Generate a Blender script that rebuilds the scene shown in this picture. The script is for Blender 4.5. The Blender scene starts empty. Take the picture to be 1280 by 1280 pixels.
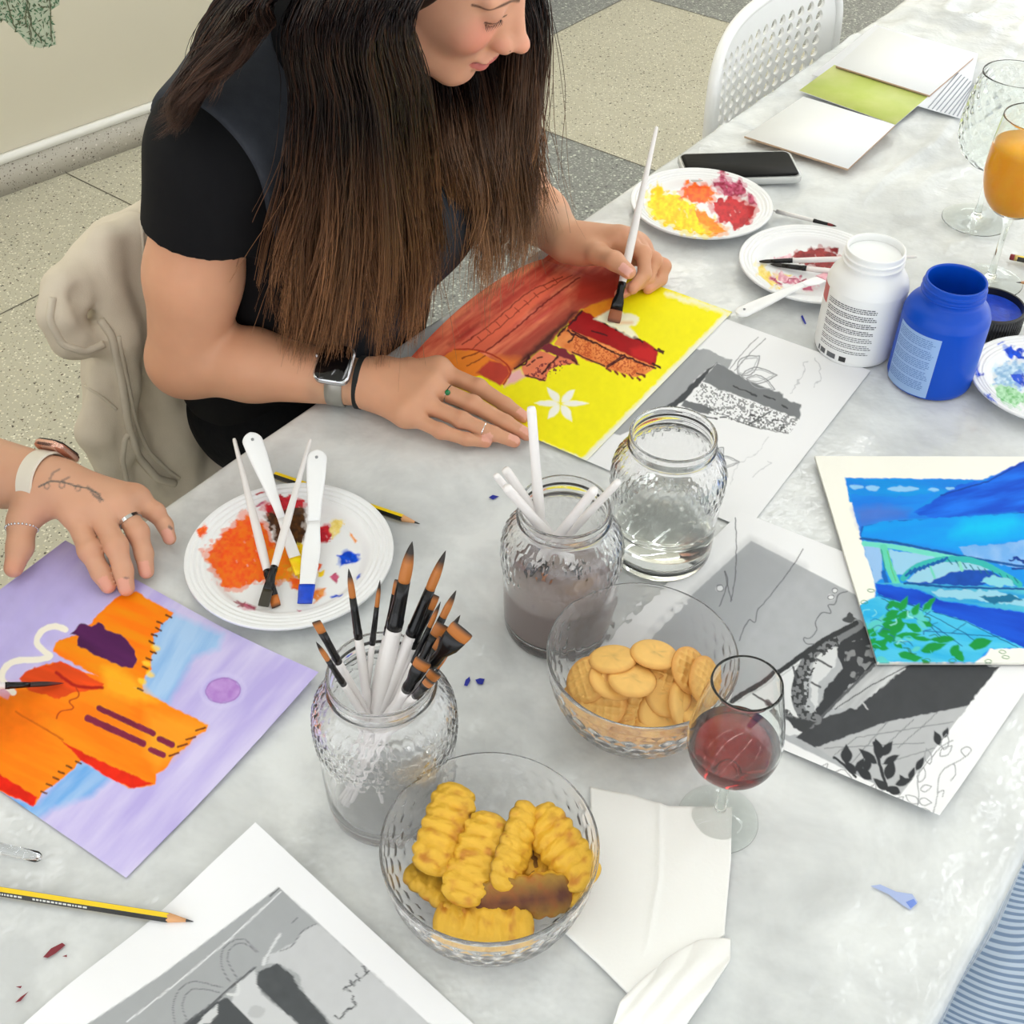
import bpy, bmesh, math, random
import numpy as np
from mathutils import Vector, Matrix
R = math.radians
random.seed(7); RNG = np.random.default_rng(7)
scn = bpy.context.scene
COL = scn.collection
TZ = 0.745          # table top height above the floor (m)
# ---------------------------------------------------------------- camera
CF, CP, CR, CH = 1550.0, 0.746, 0.0144, 0.8891      # focal px, pitch, roll, height above table
_fw = np.array([0, math.cos(CP), -math.sin(CP)]); _up0 = np.array([0, math.sin(CP), math.cos(CP)]); _rt0 = np.array([1., 0, 0])
_rt = math.cos(CR)*_rt0+math.sin(CR)*_up0; _up = -math.sin(CR)*_rt0+math.cos(CR)*_up0
CAM = np.array([0, 0, CH+TZ])
def G(x, y, h=0.0):
    """world point at height h above the table whose picture position was measured at x, y"""
    d = _fw+_rt*(x-640)/CF-_up*(y-640)/CF
    t = (h+TZ-CAM[2])/d[2]
    return CAM+d*t
def GF(x, y, z=0.0): return G(x, y, z-TZ)
def project(P):
    d = np.asarray(P)-CAM; z = d@_fw
    return np.stack([640+CF*(d@_rt)/z, 640-CF*(d@_up)/z], -1)
cd = bpy.data.cameras.new('camera'); cam = bpy.data.objects.new('camera', cd); COL.objects.link(cam)
cd.sensor_width = 36; cd.lens = CF/1280*36; cd.clip_start = .05
M3 = Matrix(((_rt[0], _up[0], -_fw[0]), (_rt[1], _up[1], -_fw[1]), (_rt[2], _up[2], -_fw[2])))
cam.matrix_world = Matrix.Translation(CAM) @ M3.to_4x4()
scn.camera = cam
# ---------------------------------------------------------------- objects
def tag(o, label=None, cat=None, group=None, kind=None):
    if label: o['label'] = label
    if cat: o['category'] = cat
    if group: o['group'] = group
    if kind: o['kind'] = kind
    return o
def empty(name, loc, label=None, cat=None, group=None, rz=0):
    o = bpy.data.objects.new(name, None); COL.objects.link(o); o.location = Vector(loc); o.rotation_euler = (0, 0, rz)
    o.empty_display_size = .02
    return tag(o, label, cat, group)
def link(name, me, mat=None, parent=None, smooth=True, world=True):
    """world=True: the mesh was made in world coordinates; keep it there under a moved parent"""
    o = bpy.data.objects.new(name, me); COL.objects.link(o)
    if mat is not None:
        for m in (mat if isinstance(mat, (list, tuple)) else [mat]): me.materials.append(m)
    if smooth:
        me.polygons.foreach_set('use_smooth', np.ones(len(me.polygons), bool))
    if parent is not None:
        o.parent = parent
        if world:
            mw = Matrix.Translation(parent.location) @ parent.rotation_euler.to_matrix().to_4x4()
            p = parent.parent
            while p is not None:
                mw = (Matrix.Translation(p.location) @ p.rotation_euler.to_matrix().to_4x4()) @ mw; p = p.parent
            me.transform(mw.inverted())
    return o
def np_mesh(name, V, F):
    me = bpy.data.meshes.new(name)
    V = np.asarray(V, dtype=np.float32)
    me.from_pydata(V.tolist() if len(V) < 5000 else [], [], []) if False else None
    me.vertices.add(len(V)); me.vertices.foreach_set('co', V.ravel())
    if isinstance(F, np.ndarray):
        n, k = F.shape
        me.loops.add(n*k); me.loops.foreach_set('vertex_index', F.astype(np.int32).ravel())
        me.polygons.add(n); me.polygons.foreach_set('loop_start', (np.arange(n)*k).astype(np.int32))
        me.polygons.foreach_set('loop_total', np.full(n, k, np.int32))
    else:
        tot = [len(f) for f in F]; li = [i for f in F for i in f]
        me.loops.add(len(li)); me.loops.foreach_set('vertex_index', np.array(li, np.int32))
        me.polygons.add(len(F)); me.polygons.foreach_set('loop_start', np.array([0]+list(np.cumsum(tot)[:-1]), np.int32))
        me.polygons.foreach_set('loop_total', np.array(tot, np.int32))
    me.update(calc_edges=True); me.validate(); return me
class MB:
    """collects shapes into one mesh"""
    def __init__(s): s.V = []; s.F = []; s.M = []; s.n = 0
    def add(s, V, F, m=0):
        V = [tuple(map(float, v)) for v in V]
        s.F += [tuple(i+s.n for i in f) for f in F]; s.M += [m]*len(F); s.V += V; s.n += len(V); return s
    def box(s, c, sz, rz=0, m=0, bev=0):
        bm = bmesh.new(); bmesh.ops.create_cube(bm, size=1)
        bmesh.ops.scale(bm, vec=sz, verts=bm.verts)
        if bev: bmesh.ops.bevel(bm, geom=list(bm.edges), offset=bev, segments=3, affect='EDGES', profile=.5)
        bmesh.ops.transform(bm, matrix=Matrix.Translation(Vector(c)) @ Matrix.Rotation(rz, 4, 'Z'), verts=bm.verts)
        return s.bm(bm, m)
    def bm(s, bm, m=0):
        bm.verts.index_update()
        s.add([v.co for v in bm.verts], [[v.index for v in f.verts] for f in bm.faces], m); bm.free(); return s
    def rings(s, rings, m=0, cap0=True, cap1=True, closed=True):
        k = len(rings[0]); V = [p for r in rings for p in r]; F = []
        for i in range(len(rings)-1):
            for j in range(k if closed else k-1):
                a = i*k+j; b = i*k+(j+1) % k; F.append((a, b, b+k, a+k))
        if cap0: F.append(tuple(range(k))[::-1])
        if cap1: F.append(tuple(range((len(rings)-1)*k, len(rings)*k)))
        return s.add(V, F, m)
    def lathe(s, prof, c=(0, 0, 0), seg=48, m=0, close=False):
        """prof: (r, z) list"""
        V = []; F = []; k = len(prof)
        for j in range(seg):
            a = 2*math.pi*j/seg
            for r, z in prof: V.append((c[0]+r*math.cos(a), c[1]+r*math.sin(a), c[2]+z))
        for j in range(seg):
            for i in range(k-1 if not close else k):
                a = j*k+i; b = j*k+(i+1) % k; d = ((j+1) % seg)*k+i; e = ((j+1) % seg)*k+(i+1) % k
                F.append((a, d, e, b))
        return s.add(V, F, m)
    def tube(s, pts, rad, seg=10, m=0, flat=None, up=(0, 0, 1)):
        """pts polyline, rad scalar or list; flat=(a,b) list of cross-section scales"""
        pts = [Vector(p) for p in pts]; n = len(pts)
        if not hasattr(rad, '__len__'): rad = [rad]*n
        rings = []
        N = None
        for i, p in enumerate(pts):
            t = (pts[min(i+1, n-1)]-pts[max(i-1, 0)]).normalized()
            if N is None:
                N = Vector(up).cross(t)
                if N.length < 1e-3: N = Vector((1, 0, 0)).cross(t)
                N.normalize()
            N = (N-t*N.dot(t)).normalized(); B = t.cross(N)
            fa, fb = (1, 1) if flat is None else flat[i]
            rings.append([p+N*(rad[i]*fa*math.cos(2*math.pi*j/seg))+B*(rad[i]*fb*math.sin(2*math.pi*j/seg)) for j in range(seg)])
        return s.rings(rings, m)
    def build(s, name, mat, parent=None, smooth=True, auto=None, world=True):
        me = np_mesh(name, s.V, s.F)
        if any(s.M) : me.polygons.foreach_set('material_index', np.array(s.M, np.int32))
        o = link(name, me, mat, parent, smooth, world)
        if auto is not None and smooth:
            me.set_sharp_from_angle(angle=R(auto))
        return o
def dedupe(me, d=1e-5):
    bm = bmesh.new(); bm.from_mesh(me); bmesh.ops.remove_doubles(bm, verts=bm.verts, dist=d)
    bmesh.ops.recalc_face_normals(bm, faces=bm.faces); bm.to_mesh(me); bm.free()
def fixn(o):
    dedupe(o.data); return o
def copy_tree(o, parent=None):
    c = o.copy(); COL.objects.link(c); c.parent = parent
    for ch in list(o.children): copy_tree(ch, c)
    return c
# ---------------------------------------------------------------- materials
def srgb(c):
    """0-255 sRGB -> linear tuple"""
    return tuple(((v/255)/12.92 if v/255 <= .04045 else ((v/255+.055)/1.055)**2.4) for v in c)
def mat(name, col=(200, 200, 200), rough=.5, metal=0, spec=.5, noise=None, bump=None, attr=None, **kw):
    """noise=(scale, amount, col2[, detail]); bump=(scale, strength, distance); attr: colour attribute"""
    m = bpy.data.materials.new(name); m.use_nodes = True; nt = m.node_tree; b = nt.nodes['Principled BSDF']
    c = (*srgb(col), 1)
    b.inputs['Base Color'].default_value = c; b.inputs['Roughness'].default_value = rough
    b.inputs['Metallic'].default_value = metal; b.inputs['Specular IOR Level'].default_value = spec
    for k, v in kw.items(): b.inputs[k.replace('_', ' ')].default_value = v
    tc = nt.nodes.new('ShaderNodeTexCoord')
    out = None
    if attr:
        a = nt.nodes.new('ShaderNodeAttribute'); a.attribute_name = attr; out = a.outputs['Color']
        nt.links.new(out, b.inputs['Base Color'])
    if noise:
        n = nt.nodes.new('ShaderNodeTexNoise'); n.inputs['Scale'].default_value = noise[0]
        n.inputs['Detail'].default_value = noise[3] if len(noise) > 3 else 5
        nt.links.new(tc.outputs['Object'], n.inputs['Vector'])
        mr = nt.nodes.new('ShaderNodeMapRange'); mr.inputs['From Min'].default_value = .35; mr.inputs['From Max'].default_value = .65
        mr.inputs['To Max'].default_value = noise[1]
        nt.links.new(n.outputs['Fac'], mr.inputs['Value'])
        mx = nt.nodes.new('ShaderNodeMix'); mx.data_type = 'RGBA'
        nt.links.new(mr.outputs['Result'], mx.inputs['Factor'])
        if out is not None: nt.links.new(out, mx.inputs['A'])
        else: mx.inputs['A'].default_value = c
        mx.inputs['B'].default_value = (*srgb(noise[2]), 1)
        nt.links.new(mx.outputs['Result'], b.inputs['Base Color'])
    if bump:
        n = nt.nodes.new('ShaderNodeTexNoise'); n.inputs['Scale'].default_value = bump[0]; n.inputs['Detail'].default_value = 4
        nt.links.new(tc.outputs['Object'], n.inputs['Vector'])
        bp = nt.nodes.new('ShaderNodeBump'); bp.inputs['Strength'].default_value = bump[1]; bp.inputs['Distance'].default_value = bump[2]
        nt.links.new(n.outputs['Fac'], bp.inputs['Height']); nt.links.new(bp.outputs['Normal'], b.inputs['Normal'])
    return m
def glass_mat(name, col=(255, 255, 255), rough=0.0, ior=1.45, bump=None, voronoi=None):
    m = bpy.data.materials.new(name); m.use_nodes = True; nt = m.node_tree; b = nt.nodes['Principled BSDF']
    b.inputs['Base Color'].default_value = (*srgb(col), 1); b.inputs['Roughness'].default_value = rough
    b.inputs['Transmission Weight'].default_value = 1; b.inputs['IOR'].default_value = ior
    tc = nt.nodes.new('ShaderNodeTexCoord')
    if voronoi:
        v = nt.nodes.new('ShaderNodeTexVoronoi'); v.inputs['Scale'].default_value = voronoi[0]; v.feature = voronoi[3] if len(voronoi) > 3 else 'F1'
        v.inputs['Randomness'].default_value = voronoi[4] if len(voronoi) > 4 else .3
        nt.links.new(tc.outputs['Object'], v.inputs['Vector'])
        bp = nt.nodes.new('ShaderNodeBump'); bp.inputs['Strength'].default_value = voronoi[1]; bp.inputs['Distance'].default_value = voronoi[2]
        nt.links.new(v.outputs['Distance'], bp.inputs['Height']); nt.links.new(bp.outputs['Normal'], b.inputs['Normal'])
    return m
def set_attr(me, name, C, domain='POINT'):
    a = me.color_attributes.new(name, 'FLOAT_COLOR', domain)
    C = np.asarray(C, dtype=np.float32)
    if C.shape[1] == 3: C = np.concatenate([C, np.ones((len(C), 1), np.float32)], 1)
    a.data.foreach_set('color', C.ravel())
def vnoise(P, scale, seed=0, octaves=3):
    """smooth value noise in 2-D or 3-D, 0..1"""
    P = np.asarray(P, float)*scale
    if P.shape[-1] == 2: P = np.concatenate([P, np.zeros(P.shape[:-1]+(1,))], -1)
    rng = np.random.default_rng(seed); T = rng.random((32, 32, 32)); out = 0; amp = 1; tot = 0
    for o in range(octaves):
        Q = P*(2**o)+o*7.3; i = np.floor(Q).astype(int); f = Q-i; f = f*f*(3-2*f)
        r = 0
        for dx in (0, 1):
            for dy in (0, 1):
                for dz in (0, 1):
                    w = (f[..., 0] if dx else 1-f[..., 0])*(f[..., 1] if dy else 1-f[..., 1])*(f[..., 2] if dz else 1-f[..., 2])
                    r = r+w*T[(i[..., 0]+dx) % 32, (i[..., 1]+dy) % 32, (i[..., 2]+dz) % 32]
        out = out+r*amp; tot += amp; amp *= .5
    return out/tot
def SL(c): return np.array(srgb(c))
# ================================================================ setting
def uv2w(u, v, ang=52.2, z=0.0):
    c, s = math.cos(R(ang)), math.sin(R(ang)); return (u*c-v*s, u*s+v*c, z)
def terrazzo(name, base, chips, dark_chips, scale, rough=.35, cloud=None):
    m = bpy.data.materials.new(name); m.use_nodes = True; nt = m.node_tree; b = nt.nodes['Principled BSDF']; N = nt.nodes.new; Lk = nt.links.new
    b.inputs['Roughness'].default_value = rough
    tc = N('ShaderNodeTexCoord'); n0 = N('ShaderNodeTexNoise'); n0.inputs['Scale'].default_value = 3
    n0.inputs['Detail'].default_value = 6
    Lk(tc.outputs['Object'], n0.inputs['Vector'])
    mx0 = N('ShaderNodeMix'); mx0.data_type = 'RGBA'; mx0.inputs['A'].default_value = (*srgb(base), 1); mx0.inputs['B'].default_value = (*srgb(cloud or base), 1)
    Lk(n0.outputs['Fac'], mx0.inputs['Factor']); prev = mx0.outputs['Result']
    for (sc, thr, keep, cols) in chips:
        v = N('ShaderNodeTexVoronoi'); v.inputs['Scale'].default_value = sc; v.inputs['Randomness'].default_value = 1
        nz = N('ShaderNodeTexNoise'); nz.inputs['Scale'].default_value = sc*1.7; Lk(tc.outputs['Object'], nz.inputs['Vector'])
        ad = N('ShaderNodeVectorMath'); ad.operation = 'MULTIPLY_ADD'; Lk(nz.outputs['Color'], ad.inputs[0]); ad.inputs[1].default_value = (.8/sc, .8/sc, .8/sc)
        Lk(tc.outputs['Object'], ad.inputs[2]); Lk(ad.outputs[0], v.inputs['Vector'])
        lt = N('ShaderNodeMath'); lt.operation = 'LESS_THAN'; Lk(v.outputs['Distance'], lt.inputs[0]); lt.inputs[1].default_value = thr
        sp = N('ShaderNodeSeparateColor'); Lk(v.outputs['Color'], sp.inputs[0])
        k = N('ShaderNodeMath'); k.operation = 'LESS_THAN'; Lk(sp.outputs[0], k.inputs[0]); k.inputs[1].default_value = keep
        mu = N('ShaderNodeMath'); mu.operation = 'MULTIPLY'; Lk(lt.outputs[0], mu.inputs[0]); Lk(k.outputs[0], mu.inputs[1])
        cr = N('ShaderNodeValToRGB'); cr.color_ramp.interpolation = 'CONSTANT'
        e = cr.color_ramp.elements; e[0].color = (*srgb(cols[0]), 1); e[0].position = 0; e[1].color = (*srgb(cols[-1]), 1); e[1].position = 1-1/len(cols)
        for i, c in enumerate(cols[1:-1]):
            q = e.new((i+1)/len(cols)); q.color = (*srgb(c), 1)
        Lk(sp.outputs[1], cr.inputs[0])
        mx = N('ShaderNodeMix'); mx.data_type = 'RGBA'; Lk(mu.outputs[0], mx.inputs['Factor']); Lk(prev, mx.inputs['A']); Lk(cr.outputs[0], mx.inputs['B']); prev = mx.outputs['Result']
    Lk(prev, b.inputs['Base Color']); return m
M_cream = terrazzo('terrazzo_cream', (194, 189, 168), [(140, .34, .6, [(228, 224, 206), (196, 190, 162), (220, 215, 194)]), (75, .22, .42, [(60, 56, 48), (98, 92, 78), (82, 62, 48)]), (160, .26, .30, [(84, 78, 66), (120, 112, 92)])], None, 1, cloud=(172, 168, 148))
M_dark = terrazzo('terrazzo_grey', (136, 138, 134), [(150, .42, .75, [(176, 180, 172), (108, 110, 108), (158, 162, 154)]), (85, .34, .4, [(204, 208, 196), (88, 90, 90)])], None, 1, cloud=(118, 120, 117))
M_joint = mat('joint', (92, 86, 74), .6)
M_skirt = terrazzo('terrazzo_skirting', (186, 180, 166), [(95, .24, .5, [(110, 100, 92), (92, 80, 72), (212, 206, 196)]), (190, .25, .35, [(120, 112, 100), (90, 84, 74)])], None, 1, cloud=(168, 162, 148))
WA = 45.5   # wall direction
w0 = np.array(GF(0, 247)); wdir = np.array([math.cos(R(WA)), math.sin(R(WA)), 0]); wn = np.array([wdir[1], -wdir[0], 0])   # wn points into the room
# floor: big terrazzo slabs
fl = MB(); U = [-6, -.4, .65, 1.7, 2.74, 3.785, 4.83, 9]; Vv = [-6, -.71, .335, 1.38, 2.43, 3.47, 8]
def is_dark(u, v):
    if v < 2.43: return (1.7 < u < 2.74) or (3.785 < u < 4.83)
    return 2.74 < u < 3.785 or u > 4.83
for i in range(len(U)-1):
    for j in range(len(Vv)-1):
        q = [uv2w(U[i], Vv[j]), uv2w(U[i+1], Vv[j]), uv2w(U[i+1], Vv[j+1]), uv2w(U[i], Vv[j+1])]
        if (np.mean(np.array(q), 0)-w0)@wn < -6: continue
        fl.add(q, [(0, 1, 2, 3)], 1 if is_dark((U[i]+U[i+1])/2, (Vv[j]+Vv[j+1])/2) else 0)
g = .002
for v in Vv[1:-1]:
    fl.add([uv2w(-6, v-g, z=.0006), uv2w(9, v-g, z=.0006), uv2w(9, v+g, z=.0006), uv2w(-6, v+g, z=.0006)], [(0, 1, 2, 3)], 2)
for u in U[1:-1]:
    if u < 1.7: continue
    fl.add([uv2w(u-g, -6, z=.0006), uv2w(u+g, -6, z=.0006), uv2w(u+g, 8, z=.0006), uv2w(u-g, 8, z=.0006)], [(0, 1, 2, 3)], 2)
floor = fl.build('floor', [M_cream, M_dark, M_joint], smooth=False); tag(floor, 'speckled terrazzo floor of cream and grey slabs', kind='structure')
# wall on the left with terrazzo skirting and a white strip on top of it
M_wall = mat('wall_paint', (250, 243, 222), .6, noise=(1.6, .35, (243, 234, 212), 3), bump=(9, .05, .01))
M_white = mat('white_trim', (232, 230, 222), .45)
def wallbox(name, off, th, z0, z1, m, label, L0=-4, L1=7):
    c = w0+wdir*(L0+L1)/2+wn*(off-th/2); o = MB().box((c[0], c[1], (z0+z1)/2), (L1-L0, th, z1-z0), R(WA)).build(name, m, smooth=False)
    return tag(o, label, kind='structure')
wallbox('wall_left', -.012, .12, 0, 3.0, M_wall, 'plain cream painted wall behind the woman')
wallbox('baseboard_left', 0, .012, 0, .085, M_skirt, 'speckled terrazzo skirting along the foot of the wall')
wallbox('trim_1', .003, .015, .085, .107, M_white, 'thin white strip on top of the skirting')
# foliage picture printed on the wall
wh = w0+wn*(-.012)
def wallpt(px, py):
    d = _fw+_rt*(px-640)/CF-_up*(py-640)/CF
    t = ((wh-CAM)@wn)/(d@wn); return CAM+d*t
rr = random.Random(5)
M_lf1 = mat('leaf_print_green', (86, 128, 92), .6, noise=(40, .8, (50, 86, 60))); M_lf2 = mat('leaf_print_pale', (176, 184, 160), .6); M_lf3 = mat('branch_print', (88, 92, 66), .6)
fo = MB(); outl = [(-60, -60), (75, -60), (74, 6), (62, 14), (66, 30), (70, 56), (50, 60), (36, 56), (22, 40), (18, 38), (6, 26), (-60, 20)]
C0 = [wallpt(*p)+wn*.0006 for p in outl]; fo.add(C0, [tuple(range(len(C0)))], 1)
def inpoly(x, y, P):
    c = False; n = len(P)
    for i in range(n):
        x1, y1 = P[i]; x2, y2 = P[i-1]
        if (y1 > y) != (y2 > y) and x < (x2-x1)*(y-y1)/(y2-y1)+x1: c = not c
    return c
for k in range(1300):
    x, y = rr.uniform(-60, 76), rr.uniform(-60, 60)
    if not inpoly(x, y, outl): continue
    if y > 30 and rr.random() < .35: continue
    if x > 58 and y < 14 and rr.random() < .4: continue
    a = rr.uniform(0, 6.28); l = rr.uniform(1.6, 4.2); w = rr.uniform(.5, 1.2); m = 0 if rr.random() < .72 else 2
    ca, sa = math.cos(a), math.sin(a)
    Q = [(x-ca*l, y-sa*l), (x-sa*w, y+ca*w), (x+ca*l, y+sa*l), (x+sa*w, y-ca*w)]
    fo.add([wallpt(*q)+wn*(.0009+k*1e-6) for q in Q], [(0, 1, 2, 3)], m)
for (a, b) in [((30, -30), (34, 34)), ((34, 0), (40, 55)), ((34, 20), (52, 54)), ((8, 0), (20, 40)), ((60, -20), (66, 52))]:
    p = np.array(a, float); q = np.array(b, float); n = 8; last = p
    for i in range(1, n+1):
        c = p+(q-p)*i/n+np.array([rr.uniform(-2, 2), 0]); d = (c-last)/np.linalg.norm(c-last); e = np.array([-d[1], d[0]])*.7
        fo.add([wallpt(*w)+wn*.0024 for w in (last-e, c-e, c+e, last+e)], [(0, 1, 2, 3)], 2); last = c
tag(fo.build('wall_picture', [M_lf1, M_lf2, M_lf3], smooth=False), 'green leafy tree picture printed on the cream wall', 'wall picture')
# ceiling with light panels
ZC = 2.95
ce = MB().box((0.6, 2.0, ZC+.05), (11, 13, .1), R(52.2)).build('ceiling', mat('ceiling_white', (240, 240, 236), .8), smooth=False); tag(ce, 'plain white ceiling', kind='structure')
def emis(name, col, s):
    m = bpy.data.materials.new(name); m.use_nodes = True; b = m.node_tree.nodes['Principled BSDF']
    b.inputs['Emission Color'].default_value = (*col, 1); b.inputs['Emission Strength'].default_value = s; b.inputs['Base Color'].default_value = (.9, .9, .9, 1); return m
M_em = emis('light_panel', (.965, .985, 1), 8.8); M_fr = mat('lamp_frame', (235, 235, 235), .4)
for (u, v) in [(u, v) for u in (-1.6, .5, 2.3, 3.3, 4.4) for v in (-1.6, -.1, 1.2, 2.5)]:
    p = uv2w(u, v, z=ZC-.02)
    e = empty('ceiling_light', p, 'long narrow ceiling light, one of the rows on the white ceiling', 'ceiling light', 'long ceiling lights', rz=R(52.2))
    MB().box((0, 0, .003), (1.26, .16, .03)).build('housing', M_fr, e, smooth=False, world=False)
    MB().box((0, 0, -.018), (1.2, .10, .012)).build('tube', M_em, e, smooth=False, world=False)
w = bpy.data.worlds.new('world'); scn.world = w; w.use_nodes = True
w.node_tree.nodes['Background'].inputs[0].default_value = (.94, .965, 1, 1); w.node_tree.nodes['Background'].inputs[1].default_value = 2.35
scn.view_settings.view_transform = 'Standard'; scn.view_settings.look = 'None'; scn.view_settings.gamma = 1; scn.view_settings.exposure = -0.07
scn.view_settings.use_curve_mapping = False
# ================================================================ table and cloth
TA = 53.1; td = np.array([math.cos(R(TA)), math.sin(R(TA)), 0]); tn = np.array([-td[1], td[0], 0])     # along, across (to the left)
V0, V1, U0, U1 = .012, .862, -1.3, 3.6
def TW(u, v, h=0): p = td*u+tn*v; return np.array([p[0], p[1], TZ+h])
tb = empty('table', TW((U0+U1)/2, (V0+V1)/2, -TZ), 'long rectangular table hidden under the pale marbled plastic cloth', 'table', rz=R(TA))
M_tb = mat('table_board', (190, 186, 178), .5); M_leg = mat('table_leg_metal', (150, 150, 152), .35, .8)
MB().box((0, 0, TZ-.035), (U1-U0-.02, V1-V0-.02, .028)).build('tabletop', M_tb, tb, smooth=False, world=False)
for a in (-1, -.33, .33, 1):
    for s in (-1, 1):
        MB().box((a*(U1-U0-.3)/2, s*(.36), (TZ-.050)/2), (.04, .04, TZ-.051)).build('leg', M_leg, tb, smooth=False, world=False)
# cloth: one sheet over the top and down both long sides
def cloth_material():
    m = bpy.data.materials.new('marbled_vinyl'); m.use_nodes = True; nt = m.node_tree; b = nt.nodes['Principled BSDF']; N = nt.nodes.new; Lk = nt.links.new
    tc = N('ShaderNodeTexCoord')
    n1 = N('ShaderNodeTexNoise'); n1.inputs['Scale'].default_value = 9; n1.inputs['Detail'].default_value = 5; n1.inputs['Distortion'].default_value = .35; n1.inputs['Roughness'].default_value = .6
    Lk(tc.outputs['Object'], n1.inputs['Vector'])
    cr = N('ShaderNodeValToRGB'); e = cr.color_ramp.elements; e[0].position = .36; e[0].color = (*srgb((200, 203, 204)), 1); e[1].position = .62; e[1].color = (*srgb((228, 231, 231)), 1)
    Lk(n1.outputs['Fac'], cr.inputs[0]); Lk(cr.outputs[0], b.inputs['Base Color'])
    b.inputs['Roughness'].default_value = .12; b.inputs['Specular IOR Level'].default_value = .4
    n2 = N('ShaderNodeTexNoise'); n2.inputs['Scale'].default_value = 26; n2.inputs['Detail'].default_value = 3; Lk(tc.outputs['Object'], n2.inputs['Vector'])
    n3 = N('ShaderNodeTexVoronoi'); n3.inputs['Scale'].default_value = 150; Lk(tc.outputs['Object'], n3.inputs['Vector'])
    b1 = N('ShaderNodeBump'); b1.inputs['Strength'].default_value = .7; b1.inputs['Distance'].default_value = .005; Lk(n2.outputs['Fac'], b1.inputs['Height'])
    b2 = N('ShaderNodeBump'); b2.inputs['Strength'].default_value = .15; b2.inputs['Distance'].default_value = .0012; Lk(n3.outputs['Distance'], b2.inputs['Height']); Lk(b1.outputs['Normal'], b2.inputs['Normal'])
    Lk(b2.outputs['Normal'], b.inputs['Normal']); return m
M_cloth = cloth_material()
nu, nvt = 620, 130; drop = .13; rc = .012
us = np.linspace(U0, U1, nu)
prof = []   # (v, z)
for t in np.linspace(0, 1, 12): prof.append((V0-rc-.004-.004*(1-t), -drop+(drop-rc)*t))
for t in np.linspace(0, 1, 6)[1:]: prof.append((V0-.004-rc*math.cos(t*math.pi/2), -rc+rc*math.sin(t*math.pi/2)))
for t in np.linspace(0, 1, nvt)[1:-1]: prof.append((V0-.004+(V1-V0+.008)*t, 0))
for t in np.linspace(0, 1, 6)[:-1]: prof.append((V1+.004+rc*math.sin(t*math.pi/2), -rc+rc*math.cos(t*math.pi/2)))
for t in np.linspace(0, 1, 12): prof.append((V1+rc+.004+.012*t, -rc-(drop-rc)*t))
prof = np.array(prof); UU, PV = np.meshgrid(us, prof[:, 0], indexing='ij'); _, PZ = np.meshgrid(us, prof[:, 1], indexing='ij')
q = np.stack([UU, PV], -1)
# wrinkles: stronger towards the far end, nearly flat where papers and crockery stand
amp = np.clip((UU-1.15)/.9, .10, 1)
wr = np.abs(vnoise(q*np.array([1, 1.8]), 9, 3, 2)-.5)*2; wr2 = vnoise(q, 26, 5, 2)-.5; wr3 = vnoise(q*np.array([.5, 1.6]), 22, 8, 1)-.5
fold = np.exp(-(np.abs(vnoise(q*np.array([.45, 1.3])+3, 7, 31, 2)-.5)/.018)**2)*(vnoise(q, 4, 33, 1) > .45)
dz = amp*(-.010*wr+.0035*wr2+.006*wr3+.006*fold-.004)
hang = np.clip(-PZ/drop, 0, 1)
dz = dz*(1-np.clip(hang*8, 0, 1))-.0008
wv = hang*(vnoise(q*np.array([1, 0]), 9, 4, 2)-.5)*.03
PVv = PV+np.where(PV < .4, -1, 1)*np.abs(wv)+hang*0
V = td[None, None]*UU[..., None]+tn[None, None]*PVv[..., None]; V = V.copy(); V[..., 2] = TZ+PZ+dz
I = np.arange(nu*len(prof)).reshape(nu, len(prof)); F = np.stack([I[:-1, :-1], I[1:, :-1], I[1:, 1:], I[:-1, 1:]], -1).reshape(-1, 4)
cl = link('tablecloth', np_mesh('tablecloth', V.reshape(-1, 3), F), M_cloth); tag(cl, 'pale grey marbled plastic tablecloth covering the long table', 'tablecloth')

scn.cycles.max_bounces = 24; scn.cycles.transmission_bounces = 24; scn.cycles.transparent_max_bounces = 24
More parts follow.
